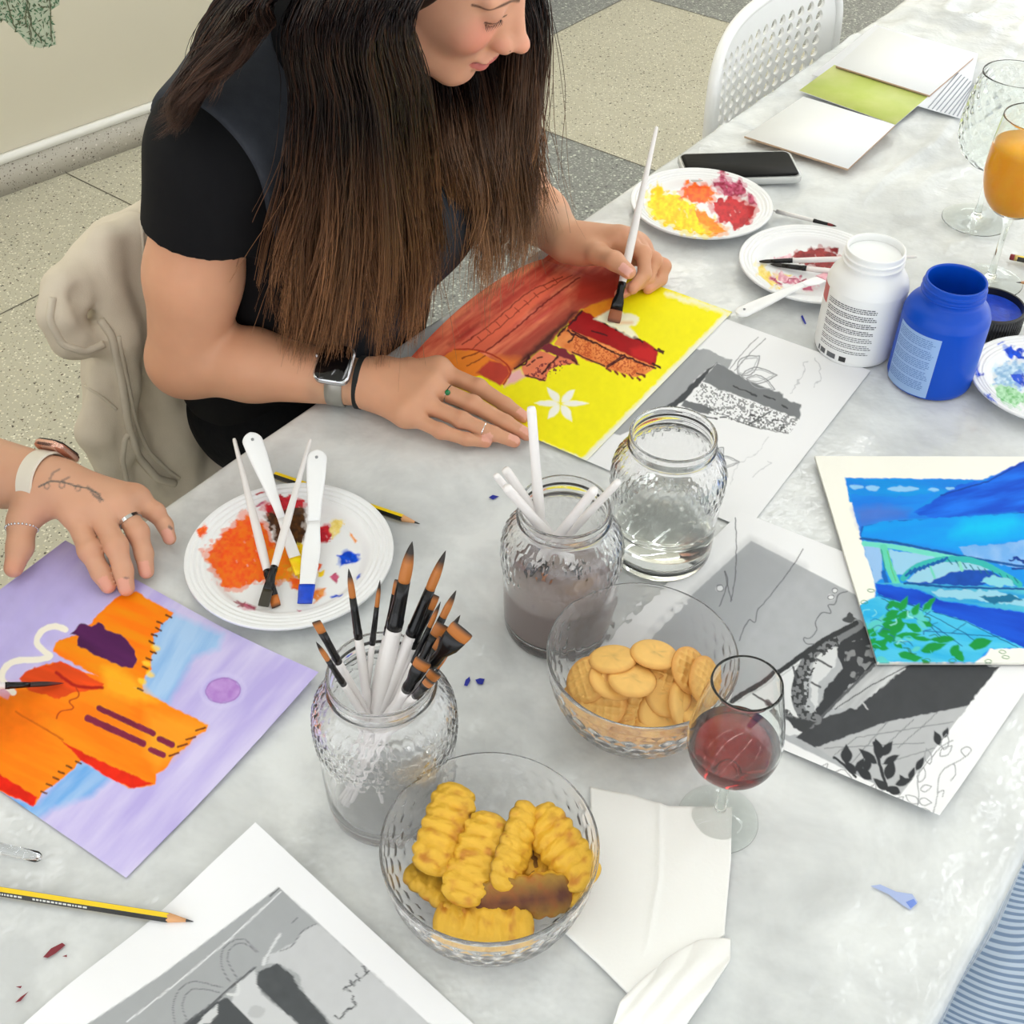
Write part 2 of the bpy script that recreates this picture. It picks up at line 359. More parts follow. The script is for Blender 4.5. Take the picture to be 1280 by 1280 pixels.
# ================================================================ painted and printed sheets
def seg_dist(P, a, b):
    ab = b-a; t = np.clip(((P-a)@ab)/max(ab@ab, 1e-9), 0, 1)
    return np.linalg.norm(P-(a+t[:, None]*ab), axis=1)
class Sheet:
    """rectangular sheet o + s*e1 + t*e2 (world vectors), fine grid, colour kept per vertex"""
    def __init__(s, o, e1, e2, step=.00085, lift=None, base=(246, 247, 248), h=.001, warp=None):
        s.o, s.e1, s.e2, s.h = np.array(o, float), np.array(e1, float), np.array(e2, float), h
        s.n1 = max(2, int(np.linalg.norm(e1)/step)); s.n2 = max(2, int(np.linalg.norm(e2)/step))
        a, b = np.meshgrid(np.linspace(0, 1, s.n1), np.linspace(0, 1, s.n2), indexing='ij'); s.a, s.b = a, b
        V = s.o+a[..., None]*s.e1+b[..., None]*s.e2; V[..., 2] = TZ+h
        if lift is not None: V[..., 2] += lift(a, b)
        s.V = V.reshape(-1, 3); s.P = project(s.V); s.C = np.tile(SL(base), (len(s.V), 1)); s.k = 0
    def m(s, ox, oy, sc): s.mo = np.array([ox, oy], float); s.ms = sc; return s
    def pt(s, p): return s.mo+np.array(p, float)*s.ms
    def _mix(s, idx, w, col, var=0, streak=None, vs=.03, col2=None):
        c = SL(col)[None]; s.k += 1
        if var or col2 is not None:
            Q = s.P[idx]
            if streak is not None:
                d = np.array([math.cos(R(streak)), math.sin(R(streak))]); Q = np.stack([Q@d*.16, Q@np.array([-d[1], d[0]])], -1)
            n = np.clip((vnoise(Q, vs*3, s.k, 4)-.5)*2.4, -1, 1)
        if col2 is not None: f = np.clip(.5+n, 0, 1)[:, None]; c = c*(1-f)+SL(col2)[None]*f
        if var: c = c*(1+var*n[:, None])
        s.C[idx] = s.C[idx]*(1-w[:, None])+np.clip(c, 0, 1)*w[:, None]
    def poly(s, pts, col, soft=.8, jit=1.2, alpha=1, raw=False, **kw):
        Q = np.array(pts, float) if raw else np.array([s.pt(p) for p in pts])
        lo, hi = Q.min(0)-5-soft, Q.max(0)+5+soft
        idx = np.nonzero((s.P[:, 0] > lo[0]) & (s.P[:, 0] < hi[0]) & (s.P[:, 1] > lo[1]) & (s.P[:, 1] < hi[1]))[0]
        if not len(idx): return s
        P = s.P[idx]
        if jit: P = P+np.stack([vnoise(P, .16, 90+s.k, 2)-.5, vnoise(P, .16, 50+s.k, 2)-.5], -1)*jit*3
        ins = np.zeros(len(P), bool); d = np.full(len(P), 1e9)
        for i in range(len(Q)):
            a, b = Q[i-1], Q[i]
            d = np.minimum(d, seg_dist(P, a, b))
            c = (a[1] > P[:, 1]) != (b[1] > P[:, 1])
            if a[1] != b[1]:
                ins ^= c & (P[:, 0] < (b[0]-a[0])*(P[:, 1]-a[1])/(b[1]-a[1])+a[0])
        sd = np.where(ins, d, -d); w = np.clip(.5+sd/(2*soft), 0, 1)*alpha
        s._mix(idx, w, col, **kw); return s
    def stroke(s, pts, width, col, soft=.6, alpha=1, jit=.5, raw=False, taper=False, sm=False, dash=None, **kw):
        Q = np.array(pts, float) if raw else np.array([s.pt(p) for p in pts])
        if sm and len(Q) > 2:
            n = len(Q); T = np.linspace(0, n-1, n*6); out = []
            for t in T:
                i = min(int(t), n-2); f = t-i; p0 = Q[max(i-1, 0)]; p1 = Q[i]; p2 = Q[i+1]; p3 = Q[min(i+2, n-1)]
                out.append(.5*((2*p1)+(-p0+p2)*f+(2*p0-5*p1+4*p2-p3)*f*f+(-p0+3*p1-3*p2+p3)*f**3))
            Q = np.array(out)
        width = width*(1 if raw else s.ms)/2
        lo, hi = Q.min(0)-4-width, Q.max(0)+4+width
        idx = np.nonzero((s.P[:, 0] > lo[0]) & (s.P[:, 0] < hi[0]) & (s.P[:, 1] > lo[1]) & (s.P[:, 1] < hi[1]))[0]
        if not len(idx): return s
        P = s.P[idx]
        if jit: P = P+np.stack([vnoise(P, .2, 70+s.k, 2)-.5, vnoise(P, .2, 30+s.k, 2)-.5], -1)*jit*3
        d = np.full(len(P), 1e9)
        for i in range(len(Q)-1):
            w_ = width*(1-.8*(i/(len(Q)-1))) if taper else width
            d = np.minimum(d, seg_dist(P, Q[i], Q[i+1])-w_)
        w = np.clip(.5-d/(2*soft), 0, 1)*alpha
        s._mix(idx, w, col, **kw); return s
    def ell(s, c, rx, ry, col, ang=0, outline=None, **kw):
        t = np.linspace(0, 2*math.pi, 22)[:-1]; ca, sa = math.cos(R(ang)), math.sin(R(ang))
        pts = [(c[0]+rx*math.cos(u)*ca-ry*math.sin(u)*sa, c[1]+rx*math.cos(u)*sa+ry*math.sin(u)*ca) for u in t]
        if outline: return s.stroke(pts+[pts[0]], outline, col, **kw)
        return s.poly(pts, col, **kw)
    def leaf(s, c, L, W, ang, col, outline=None, **kw):
        t = np.linspace(0, 1, 9); ca, sa = math.cos(R(ang)), math.sin(R(ang)); u = [(L*x, W*math.sin(math.pi*x**.8)) for x in t]+[(L*x, -W*math.sin(math.pi*x**.8)) for x in t[::-1][1:-1]]
        pts = [(c[0]+x*ca-y*sa, c[1]+x*sa+y*ca) for x, y in u]
        if outline: return s.stroke(pts+[pts[0]], outline, col, **kw)
        return s.poly(pts, col, **kw)
    def speck(s, pts, col, scale=.5, thr=.55, alpha=1, raw=False):
        """scribbled texture inside a polygon"""
        Q = np.array(pts, float) if raw else np.array([s.pt(p) for p in pts]); s.k += 1
        P = s.P; ins = np.zeros(len(P), bool)
        for i in range(len(Q)):
            a, b = Q[i-1], Q[i]; c = (a[1] > P[:, 1]) != (b[1] > P[:, 1])
            if a[1] != b[1]: ins ^= c & (P[:, 0] < (b[0]-a[0])*(P[:, 1]-a[1])/(b[1]-a[1])+a[0])
        idx = np.nonzero(ins)[0]
        if not len(idx): return s
        n = vnoise(s.P[idx], scale, 200+s.k, 2); w = np.clip((n-thr)*14, 0, 1)*alpha
        s.C[idx] = s.C[idx]*(1-w[:, None])+SL(col)[None]*w[:, None]; return s
    def build(s, name, mat_, th=.0004, edge=None, parent=None):
        I = np.arange(s.n1*s.n2).reshape(s.n1, s.n2)
        F = np.stack([I[:-1, :-1], I[1:, :-1], I[1:, 1:], I[:-1, 1:]], -1).reshape(-1, 4)
        z = np.cross(s.e1, s.e2)[2]
        if z < 0: F = F[:, ::-1]
        loop = np.concatenate([I[:, 0], I[-1, 1:], I[-2::-1, -1], I[0, -2:0:-1]]); n = len(s.V); k = len(loop)
        B = s.V[loop].copy(); B[:, 2] -= th
        V = np.concatenate([s.V, B]); j = np.arange(k); jn = (j+1) % k
        S = np.stack([loop[j], n+j, n+jn, loop[jn]], -1)
        if z < 0: S = S[:, ::-1]
        Fl = np.concatenate([F, S]); 
        # underside: coarse grid
        st1 = max(1, s.n1//12); 
        me = np_mesh(name, V, Fl)
        C = np.concatenate([s.C, np.tile(SL(edge) if edge else s.C[loop].mean(0)*0+s.C[loop], (1, 1)) if edge is None else np.tile(SL(edge), (k, 1))])
        set_attr(me, 'paint', C)
        o = link(name, me, mat_, parent, smooth=True); me.set_sharp_from_angle(angle=R(50)); return o
M_paper = mat('printed_paper', rough=.75, spec=.12, attr='paint'); M_gouache = mat('gouache_paper', rough=.6, spec=.15, attr='paint', bump=(260, .12, .0006)); M_card = mat('painted_card', rough=.6, spec=.15, attr='paint', bump=(200, .1, .0006))
def unit(v): v = np.array(v, float); return v/np.linalg.norm(v)
def flat(v): v = np.array(v, float); v[2] = 0; return v
# ---------------------------------------------------------------- purple castle painting
A, B, C_ = G(60, 694), G(400, 853), G(158, 1098)
e1 = flat(B-C_); e2 = unit([-e1[1], e1[0], 0])*np.linalg.norm(flat(A-B))      # C -> B and C -> left
if e2@flat(A-B) < 0: e2 = -e2
S = Sheet(C_, e1, e2, lift=lambda a, b: .0135*np.clip((a-.25)/.75, 0, 1)**1.6*np.clip(1-b*2.4, 0, 1)**1.5, base=(190, 180, 236), h=.0012)
S.m(0, 680, .328)
S.poly([(-400, -100), (1500, -100), (1500, 1500), (-400, 1500)], (186, 174, 232), col2=(214, 206, 244), streak=-48, vs=.02, jit=0)
S.poly([(-400, -100), (160, 30), (620, 300), (200, 420), (-400, 700)], (192, 182, 238), var=.08, vs=.02, soft=14, alpha=.8)
S.poly([(640, 255), (850, 345), (830, 400), (740, 430), (690, 520), (640, 610), (540, 570), (560, 300)], (138, 184, 236), soft=5, col2=(172, 206, 244), streak=-60)
S.poly([(-300, 900), (0, 940), (140, 990), (300, 820), (430, 880), (350, 960), (200, 1010), (80, 1090), (-300, 1000)], (112, 172, 236), soft=5, col2=(160, 196, 240), streak=-40)
S.poly([(-300, 930), (0, 950), (90, 1000), (60, 1075), (-300, 1000)], (64, 144, 230), soft=6, var=.2)
S.poly([(390, 250), (455, 195), (520, 180), (660, 262), (640, 292), (612, 304), (608, 330), (586, 345), (584, 398), (592, 412), (572, 440), (576, 480), (548, 512), (544, 556), (500, 548), (430, 520), (395, 520), (205, 412), (212, 375), (300, 338), (350, 300)], (255, 150, 14), col2=(250, 122, 8), var=.1, streak=20)
S.poly([(395, 510), (500, 540), (795, 690), (784, 712), (744, 730), (724, 762), (694, 786), (664, 810), (628, 862), (594, 880), (594, 920), (490, 930), (400, 880), (310, 820), (280, 860), (230, 900), (190, 930), (160, 950), (132, 998), (0, 945), (-300, 800), (-300, 500), (30, 590), (100, 490), (200, 450)], (255, 152, 22), col2=(250, 124, 12), var=.12, streak=25)
S.poly([(390, 470), (440, 470), (520, 520), (600, 600), (500, 600), (400, 560)], (255, 190, 40), soft=6, alpha=.7)
S.poly([(560, 640), (780, 695), (690, 780), (600, 860), (560, 800)], (255, 176, 44), soft=8, alpha=.6, streak=25, var=.1)
S.poly([(-300, 560), (60, 560), (200, 650), (100, 740), (-300, 800)], (246, 116, 10), soft=16, alpha=.8, var=.15)
S.poly([(75, 512), (100, 482), (230, 446), (300, 480), (396, 536), (370, 556), (320, 562), (270, 566), (226, 590), (110, 560)], (236, 78, 24), var=.25, streak=20)
S.stroke([(215, 490), (290, 540), (390, 548)], 12, (176, 28, 20), soft=1, sm=True)
S.stroke([(290, 545), (300, 580), (265, 600), (280, 625), (230, 640), (215, 665)], 5, (190, 60, 20), sm=True)
S.stroke([(60, 640), (240, 745)], 7, (214, 96, 10))
S.poly([(236, 752), (300, 786), (420, 842), (584, 914), (500, 932), (400, 884), (310, 826)], (228, 40, 16), var=.2)
S.poly([(-300, 730), (0, 878), (142, 965), (128, 1000), (0, 940), (-300, 830)], (226, 34, 14), var=.2)
for q, w in [([(378, 626), (585, 722)], 22), ([(335, 664), (545, 760)], 26), ([(610, 744), (655, 766)], 24), ([(575, 784), (622, 804)], 22)]: S.stroke(q, w, (126, 36, 66), var=.25)
S.poly([(268, 342), (310, 304), (350, 312), (375, 297), (412, 330), (462, 346), (502, 386), (522, 440), (505, 472), (470, 470), (400, 440), (292, 386), (300, 352)], (82, 30, 84), var=.25, streak=30)
S.ell((850, 558), 66, 47, (176, 128, 208), ang=-6, col2=(196, 156, 222)); S.ell((850, 558), 66, 47, (150, 104, 190), ang=-6, outline=5, alpha=.7); S.ell((850, 558), 84, 62, (214, 206, 246), ang=-6, outline=12, alpha=.5, soft=2)
S.stroke([(250, 326), (205, 314), (158, 334), (140, 374), (170, 410), (190, 428), (150, 440), (60, 446), (16, 476), (10, 520), (50, 566)], 24, (246, 240, 226), sm=True)
for q in [(645, 272), (612, 298), (606, 322), (590, 345), (580, 372), (586, 410), (570, 436), (556, 470), (536, 552), (300, 830), (266, 846), (236, 868), (214, 890), (190, 915), (168, 944)]: S.stroke([(q[0]-12, q[1]-2), (q[0]+8, q[1]+7)], 7, (96, 48, 20))
for q in [(770, 703), (732, 738), (700, 766), (668, 800)]: S.stroke([(q[0]-22, q[1]+8), (q[0]+12, q[1]-4)], 7, (110, 44, 24))
for q in [(590, 395), (560, 455), (570, 495), (540, 525)]: S.ell(q, 18, 10, (255, 214, 60), ang=30, soft=1.5, alpha=.8)
tag(S.build('painting', M_gouache), 'unfinished painting of an orange castle on a lilac and blue sky', 'painting')
# ---------------------------------------------------------------- reference print with the grey castle (lies under the yellow painting)
Rr, Bo, Lf = G(1088, 464), G(934, 663), G(687, 570)
e1 = flat(Rr-Bo); u2 = unit([-e1[1], e1[0], 0]); L2 = .36; e2 = u2*L2
if e2@flat(Lf-Bo) < 0: e2 = -e2
S = Sheet(Bo, e1, e2, base=(240, 241, 243), h=.0010).m(800, 380, .2344)
S.poly([(340, 236), (490, 300), (470, 352), (410, 316), (300, 400), (180, 556), (-100, 700), (-500, 600), (-500, 400)], (166, 169, 172), var=.06, streak=-60)
S.poly([(412, 313), (330, 412), (240, 512), (178, 556), (100, 640), (60, 610), (215, 490), (300, 396)], (76, 79, 82))
S.poly([(412, 313), (490, 358), (560, 400), (720, 462), (765, 478), (765, 500), (858, 540), (850, 612), (700, 560), (560, 500), (440, 462), (330, 412)], (126, 129, 132), var=.04)
S.poly([(240, 510), (310, 530), (400, 560), (360, 588), (215, 545)], (116, 119, 122))
S.speck([(330, 420), (440, 465), (700, 560), (850, 612), (800, 690), (600, 655), (350, 575), (285, 492)], (110, 112, 114), .55, .5, .8)
S.speck([(520, 580), (760, 620), (780, 690), (580, 650)], (60, 60, 62), .35, .58, .8)
for q in [[(500, 440), (580, 470), (620, 490)], [(660, 490), (720, 510)], [(755, 540), (785, 552)], [(590, 590), (615, 598)], [(430, 602), (460, 608)], [(330, 596), (410, 612)]]: S.stroke(q, 8, (70, 72, 74), jit=1)
S.stroke([(580, 642), (690, 575)], 9, (96, 98, 100)); S.stroke([(360, 560), (600, 655), (790, 690)], 4, (90, 92, 94), jit=1)
for q in [[(480, 345), (570, 235), (630, 178)], [(505, 355), (600, 250), (668, 185)]]: S.stroke(q, 3.5, (120, 122, 126))
for c, L, W, an in [((520, 370), 150, 38, -38), ((540, 385), 190, 34, -2), ((570, 395), 160, 30, 22), ((385, 838), 95, 26, -52), ((390, 842), 140, 24, 0), ((388, 846), 110, 24, 44)]: S.leaf(c, L, W*1.3, an, (128, 130, 134), outline=5); S.leaf((c[0]+8*math.cos(R(an)), c[1]+8*math.sin(R(an))), L-22, W*.95, an, (168, 170, 174), outline=4)
S.stroke([(800, 480), (850, 400), (880, 350), (870, 320), (890, 300)], 4, (196, 198, 202), jit=2); S.stroke([(930, 290), (960, 340), (970, 400), (930, 440)], 4, (196, 198, 202), jit=2)
S.stroke([(480, 960), (500, 880), (560, 830), (640, 780), (690, 710)], 4, (206, 208, 211), jit=2); S.stroke([(600, 920), (650, 880), (700, 850), (680, 840)], 4, (200, 202, 206), jit=1)
tag(S.build('reference_print', M_paper), 'grey printed castle drawing lying half under the yellow painting', 'printed sheet')
# ---------------------------------------------------------------- yellow painting
Cc, Bb = G(733, 578), G(915, 392)
e1 = flat(Bb-Cc); e2 = unit([-e1[1], e1[0], 0])*.268
S = Sheet(Cc, e1, e2, base=(250, 242, 20), h=.0026, lift=lambda a, b: .026*np.clip((b-.55)/.45, 0, 1)**1.5*np.sin(np.clip(a*1.1, 0, 1)*math.pi)**.8).m(540, 320, .3125)
S.poly([(-600, -600), (2000, -600), (2000, 2000), (-600, 2000)], (250, 240, 14), var=.04, vs=.05, jit=0)
Pe = project(np.array([Cc, Bb])) 
S.stroke([Pe[0]+np.array([-4, -1]), Pe[1]+np.array([-8, 4])], 7, (244, 244, 226), raw=True, soft=2, jit=1.2)
S.stroke([Pe[0]+np.array([4, 1]), Pe[0]+np.array([-60, -24])], 6, (244, 244, 226), raw=True, soft=2, jit=1.2); S.stroke([Pe[1], Pe[1]+np.array([-80, -24])], 5, (246, 244, 210), raw=True, soft=3, jit=2)
S.poly([(540, -60), (600, -60), (760, -20), (760, 150), (712, 185), (640, 195), (600, 215), (520, 290), (470, 352), (330, 452), (285, 515), (180, 465), (-200, 500), (-200, 100), (100, 100), (200, 0), (300, -60), (440, -80)], (206, 78, 60), col2=(228, 128, 92), var=.16, streak=-38, vs=.06)
rs_ = random.Random(8)
for i in range(70):
    x = rs_.uniform(60, 620); y = rs_.uniform(-20, 30)+(560-x)*.62+rs_.uniform(-30, 150); l = rs_.uniform(40, 130); cl_ = rs_.choice([(168, 40, 36), (240, 150, 110), (232, 120, 84), (140, 40, 34), (222, 96, 90), (246, 140, 70)])
    if y > 560-.72*x+150 or x > 560 and y > 180: continue
    S.stroke([(x, y), (x+l*.5, y-l*.36), (x+l, y-l*.72)], rs_.uniform(4, 14), cl_, soft=2.2, alpha=.45, jit=1)
S.poly([(600, 60), (750, 60), (745, 170), (640, 195), (560, 190)], (188, 60, 44), soft=6, var=.2, streak=-20)
S.poly([(60, 380), (160, 330), (340, 180), (470, 90), (540, 60), (560, 80), (420, 190), (220, 380)], (226, 104, 74), soft=3, var=.16, streak=-38)
S.poly([(330, 450), (250, 420), (420, 290), (560, 180), (620, 190), (520, 290)], (150, 62, 48), soft=8, alpha=.8, var=.3, streak=-38)
S.poly([(600, 218), (520, 290), (470, 350), (330, 452), (350, 415), (440, 330), (480, 300), (560, 225)], (84, 36, 30), soft=3, var=.3)
S.poly([(250, 400), (350, 410), (330, 450), (290, 450)], (226, 120, 50), soft=5)
S.poly([(600, 218), (640, 192), (745, 160), (745, 200), (655, 254)], (240, 152, 36), soft=1.5, col2=(226, 110, 40))
S.poly([(602, 218), (660, 248), (740, 290), (860, 345), (905, 380), (890, 442), (780, 400), (650, 350), (535, 298), (548, 262)], (176, 20, 26), col2=(150, 16, 20), var=.2)
S.poly([(790, 370), (870, 360), (900, 385), (888, 430), (800, 400)], (214, 34, 36), soft=3, alpha=.7)
S.poly([(535, 290), (640, 330), (760, 385), (900, 448), (850, 472), (812, 484), (700, 448), (560, 392), (490, 352), (510, 310)], (242, 152, 84), col2=(226, 124, 60))
S.speck([(560, 310), (760, 390), (890, 445), (800, 478), (700, 440), (570, 385)], (196, 78, 36), .6, .52, .8)
S.poly([(470, 350), (495, 356), (565, 392), (585, 432), (500, 402), (430, 376)], (124, 36, 52), jit=2)
S.poly([(432, 374), (500, 400), (545, 412), (575, 430), (510, 436), (468, 462), (452, 500), (400, 490), (368, 482), (358, 442)], (234, 128, 92), var=.12)
S.speck([(440, 430), (570, 410), (560, 430), (452, 500), (370, 482), (400, 460)], (120, 30, 50), .4, .53, .9)
S.poly([(310, 472), (350, 452), (372, 486), (290, 524)], (240, 182, 182), soft=2)
S.poly([(50, 400), (90, 374), (180, 380), (300, 440), (312, 470), (285, 515), (200, 480), (-100, 470)], (238, 134, 44), var=.15, streak=-30, jit=1)
S.poly([(176, 466), (232, 418), (300, 438), (312, 470), (272, 520)], (192, 66, 50), soft=1.5, var=.15)
S.stroke([(90, 374), (180, 376), (250, 400), (302, 438), (312, 472), (286, 515)], 6, (176, 46, 26), sm=True)
for q, w in [([(215, 382), (330, 292), (470, 172), (590, 86)], 6), ([(120, 356), (240, 270), (380, 150), (520, 84)], 4), ([(160, 372), (290, 268), (430, 150), (560, 78)], 3), ([(120, 410), (190, 385)], 4), ([(140, 440), (215, 400)], 4)]: S.stroke(q, w, (120, 26, 24), sm=True, jit=.8)
for i in range(9):
    x = 180+i*38; y = 330-i*29; S.stroke([(x, y-8), (x+16, y+8)], 3, (150, 40, 30))
for q in [[(380, 440), (392, 432)], [(400, 424), (412, 416)], [(420, 410), (440, 404)], [(375, 478), (450, 498)], [(560, 415), (580, 430)], [(890, 372), (925, 388)], [(880, 430), (912, 444)], [(820, 470), (850, 478)], [(700, 440), (770, 395)], [(560, 385), (690, 440)], [(330, 450), (390, 410)], [(620, 330), (560, 300)], [(640, 300), (700, 318)]]: S.stroke(q, 6, (70, 16, 24))
for q in [[(905, 374), (930, 386), (926, 392)], [(885, 432), (915, 446)], [(330, 452), (372, 432), (392, 402)], [(600, 222), (560, 262), (500, 320)], [(660, 252), (740, 294), (845, 345)], [(540, 300), (640, 344), (760, 398), (890, 448)], [(770, 400), (700, 445)], [(575, 312), (545, 345)], [(505, 405), (470, 440), (440, 470)]]: S.stroke(q, 8, (64, 14, 22), jit=1.4)
for q in [(700, 452), (730, 462), (760, 470), (790, 478), (820, 484), (840, 474)]: S.stroke([q, (q[0]+12, q[1]+10)], 8, (120, 20, 30), jit=1.5)
S.poly([(648, 252), (722, 214), (828, 244), (832, 262), (790, 285), (826, 322), (800, 326), (740, 292)], (250, 246, 214), soft=1.5, jit=1.5)
S.stroke([(740, 268), (800, 266)], 10, (236, 190, 130), soft=2, alpha=.8)
for an, L, W in [(181, 98, 12), (0, 104, 12), (-130, 78, 16), (-46, 72, 16), (130, 74, 16), (58, 78, 17)]: S.leaf((515+7*math.cos(R(an)), 590+7*math.sin(R(an))), L, W, an, (250, 250, 238), soft=1.0, jit=.6)
tag(S.build('painting', M_gouache), 'bright yellow painting with a red castle and a white flower', 'painting')
# ---------------------------------------------------------------- reference print of the arch bridge
T_, Bo = G(926, 641), G(1170, 1029)
u1 = unit(flat(G(1280, 866)-Bo)); u2 = unit(flat(G(906, 906)-Bo)); w_ = flat(T_-Bo)
M2 = np.array([[u1[0], u2[0]], [u1[1], u2[1]]]); ab = np.linalg.solve(M2, w_[:2]); e1 = u1*ab[0]; e2 = u2*ab[1]
S = Sheet(Bo, e1, e2, base=(241, 242, 244), h=.0018, lift=lambda a, b: .010*np.clip(1-a*3.2, 0, 1)**2*np.clip(1-b*2, 0, 1)).m(860, 640, .328)
S.poly([(240, 110), (605, 298), (900, 450), (1180, 598), (1062, 742), (806, 1082), (330, 850), (-200, 590), (-200, 540), (30, 302)], (178, 181, 185), var=.05, jit=.3)
S.poly([(30, 302), (240, 110), (440, 214), (300, 330), (150, 560), (20, 640), (-200, 540)], (160, 163, 167), soft=10, alpha=.7)
S.poly([(170, 712), (480, 520), (430, 600), (400, 700), (440, 850), (330, 850), (100, 740)], (226, 228, 230))
S.poly([(560, 520), (640, 420), (700, 440), (1180, 598), (900, 600), (700, 640), (600, 700), (505, 790), (480, 770), (540, 650), (590, 600)], (64, 66, 69), jit=2)
S.poly([(502, 528), (572, 512), (560, 590), (500, 650), (490, 760), (465, 700), (470, 600)], (214, 216, 218), jit=2)
S.speck([(600, 500), (700, 470), (715, 560), (640, 640), (590, 640)], (150, 152, 154), .12, .56, .8)
S.poly([(410, 860), (500, 790), (640, 742), (840, 590), (1190, 590), (1062, 742), (760, 802), (490, 897)], (72, 74, 77), var=.08)
S.poly([(548, 748), (600, 682), (720, 572), (850, 582), (700, 700), (640, 745)], (172, 174, 177), jit=2, col2=(210, 212, 214), streak=-45)
S.stroke([(500, 790), (600, 690), (710, 585)], 10, (96, 98, 101)); S.stroke([(560, 750), (700, 660), (830, 590)], 4, (70, 72, 74))
S.stroke([(660, 720), (685, 750)], 6, (190, 192, 194))
S.stroke([(490, 790), (440, 775), (414, 700), (430, 610), (480, 535), (570, 478), (650, 430)], 40, (128, 130, 133), sm=True)
S.speck([(490, 795), (430, 785), (390, 700), (410, 600), (470, 510), (560, 460), (580, 500), (500, 560), (460, 640), (460, 720)], (50, 52, 54), .3, .5, .9)
S.stroke([(165, 714), (300, 642), (400, 572), (520, 486), (640, 424)], 20, (62, 64, 66)); S.stroke([(190, 716), (310, 655), (420, 580)], 5, (190, 192, 194))
S.stroke([(310, 722), (380, 782), (470, 815)], 24, (120, 122, 125)); S.speck([(300, 715), (480, 800), (460, 830), (310, 740)], (60, 62, 64), .4, .5, .9); S.poly([(370, 780), (490, 800), (440, 840), (400, 820)], (70, 72, 74))
for q in [[(400, 590), (412, 640)], [(490, 560), (545, 590)], [(470, 650), (505, 668)], [(250, 690), (300, 720)]]: S.stroke(q, 8, (90, 92, 95))
S.poly([(486, 898), (620, 850), (760, 800), (1066, 740), (1000, 822), (806, 1080), (560, 942)], (186, 188, 191), var=.04)
for q in [[(560, 925), (640, 860)], [(620, 960), (760, 800)], [(700, 940), (860, 790)], [(800, 900), (950, 765)], [(520, 900), (900, 880)], [(640, 860), (1010, 800)], [(740, 960), (940, 900)]]: S.stroke(q, 3, (130, 132, 135))
for c, L, W, an in [((605, 960), 75, 22, -92), ((640, 1000), 70, 16, -130), ((640, 990), 60, 16, -60), ((680, 990), 60, 18, -85), ((700, 1020), 80, 18, -140), ((735, 940), 80, 20, -105), ((720, 960), 90, 17, -140), ((740, 930), 70, 17, -55), ((745, 960), 70, 14, -30), ((760, 1020), 80, 22, -75), ((790, 1040), 70, 15, -20), ((760, 1060), 70, 16, -140), ((810, 1070), 60, 18, -160), ((845, 1020), 50, 12, -70), ((870, 985), 60, 14, -62), ((960, 890), 60, 16, -110), ((975, 862), 45, 12, -70), ((830, 1040), 45, 12, -120)]: S.leaf(c, L, W, an, (58, 60, 63), jit=.4)
S.stroke([(760, 1060), (730, 960), (710, 880)], 12, (58, 60, 63), sm=True); S.stroke([(640, 1010), (590, 960), (555, 935)], 9, (58, 60, 63), sm=True)
GR = (150, 152, 156)
for q in [[(500, 975), (530, 960), (525, 985), (508, 980)], [(510, 985), (560, 1000), (620, 1030), (650, 1080)], [(560, 990), (600, 985), (640, 1040), (690, 1080)], [(740, 1060), (735, 1130), (770, 1150)], [(870, 1150), (880, 1080), (880, 1000), (960, 900), (1010, 870)], [(935, 1150), (950, 1080), (960, 1000), (1010, 960), (1020, 1000), (1000, 1025)], [(1010, 960), (1060, 930), (1080, 905), (1060, 895), (1040, 910), (1055, 930)], [(950, 1070), (975, 1060), (970, 1085)], [(690, 1090), (720, 1110), (700, 1130)]]: S.stroke(q, 3.5, GR, sm=True)
for c, L, W, an in [((885, 1060), 45, 12, -20), ((880, 1100), 50, 14, 10), ((875, 1140), 50, 14, 5), ((880, 1030), 60, 14, -70), ((920, 960), 60, 14, -100), ((960, 930), 60, 15, -40), ((975, 905), 60, 15, -80), ((880, 1110), 60, 14, -150), ((640, 1060), 55, 12, 40), ((690, 1080), 50, 12, -60), ((780, 1120), 55, 14, -40), ((800, 1130), 55, 14, 10), ((600, 1020), 45, 10, 60)]: S.leaf(c, L, W, an, GR, outline=3.5)
LG = (96, 98, 102)
for q in [[(180, 20), (184, 120), (180, 240), (164, 340)], [(140, 225), (150, 280), (166, 335)], [(140, 225), (150, 270), (120, 360)], [(438, 140), (400, 205), (300, 335), (265, 375), (255, 420), (235, 410), (215, 440), (195, 490)], [(608, 304), (575, 315), (560, 350), (535, 355), (545, 385), (510, 385), (485, 420), (490, 450), (465, 480), (442, 480), (450, 500), (480, 505)]]: S.stroke(q, 3.5, LG, sm=True)
S.ell((122, 290), 14, 12, (220, 222, 224)); S.ell((122, 290), 14, 12, LG, outline=3)
for c in [(560, 300), (545, 326)]: S.ell(c, 11, 9, (226, 228, 230)); S.ell(c, 11, 9, LG, outline=3)
S.ell((615, 405), 22, 16, (80, 82, 84), jit=3)
tag(S.build('reference_print', M_paper), 'grey printed arch bridge picture with drawn leaves in its corner', 'printed sheet')
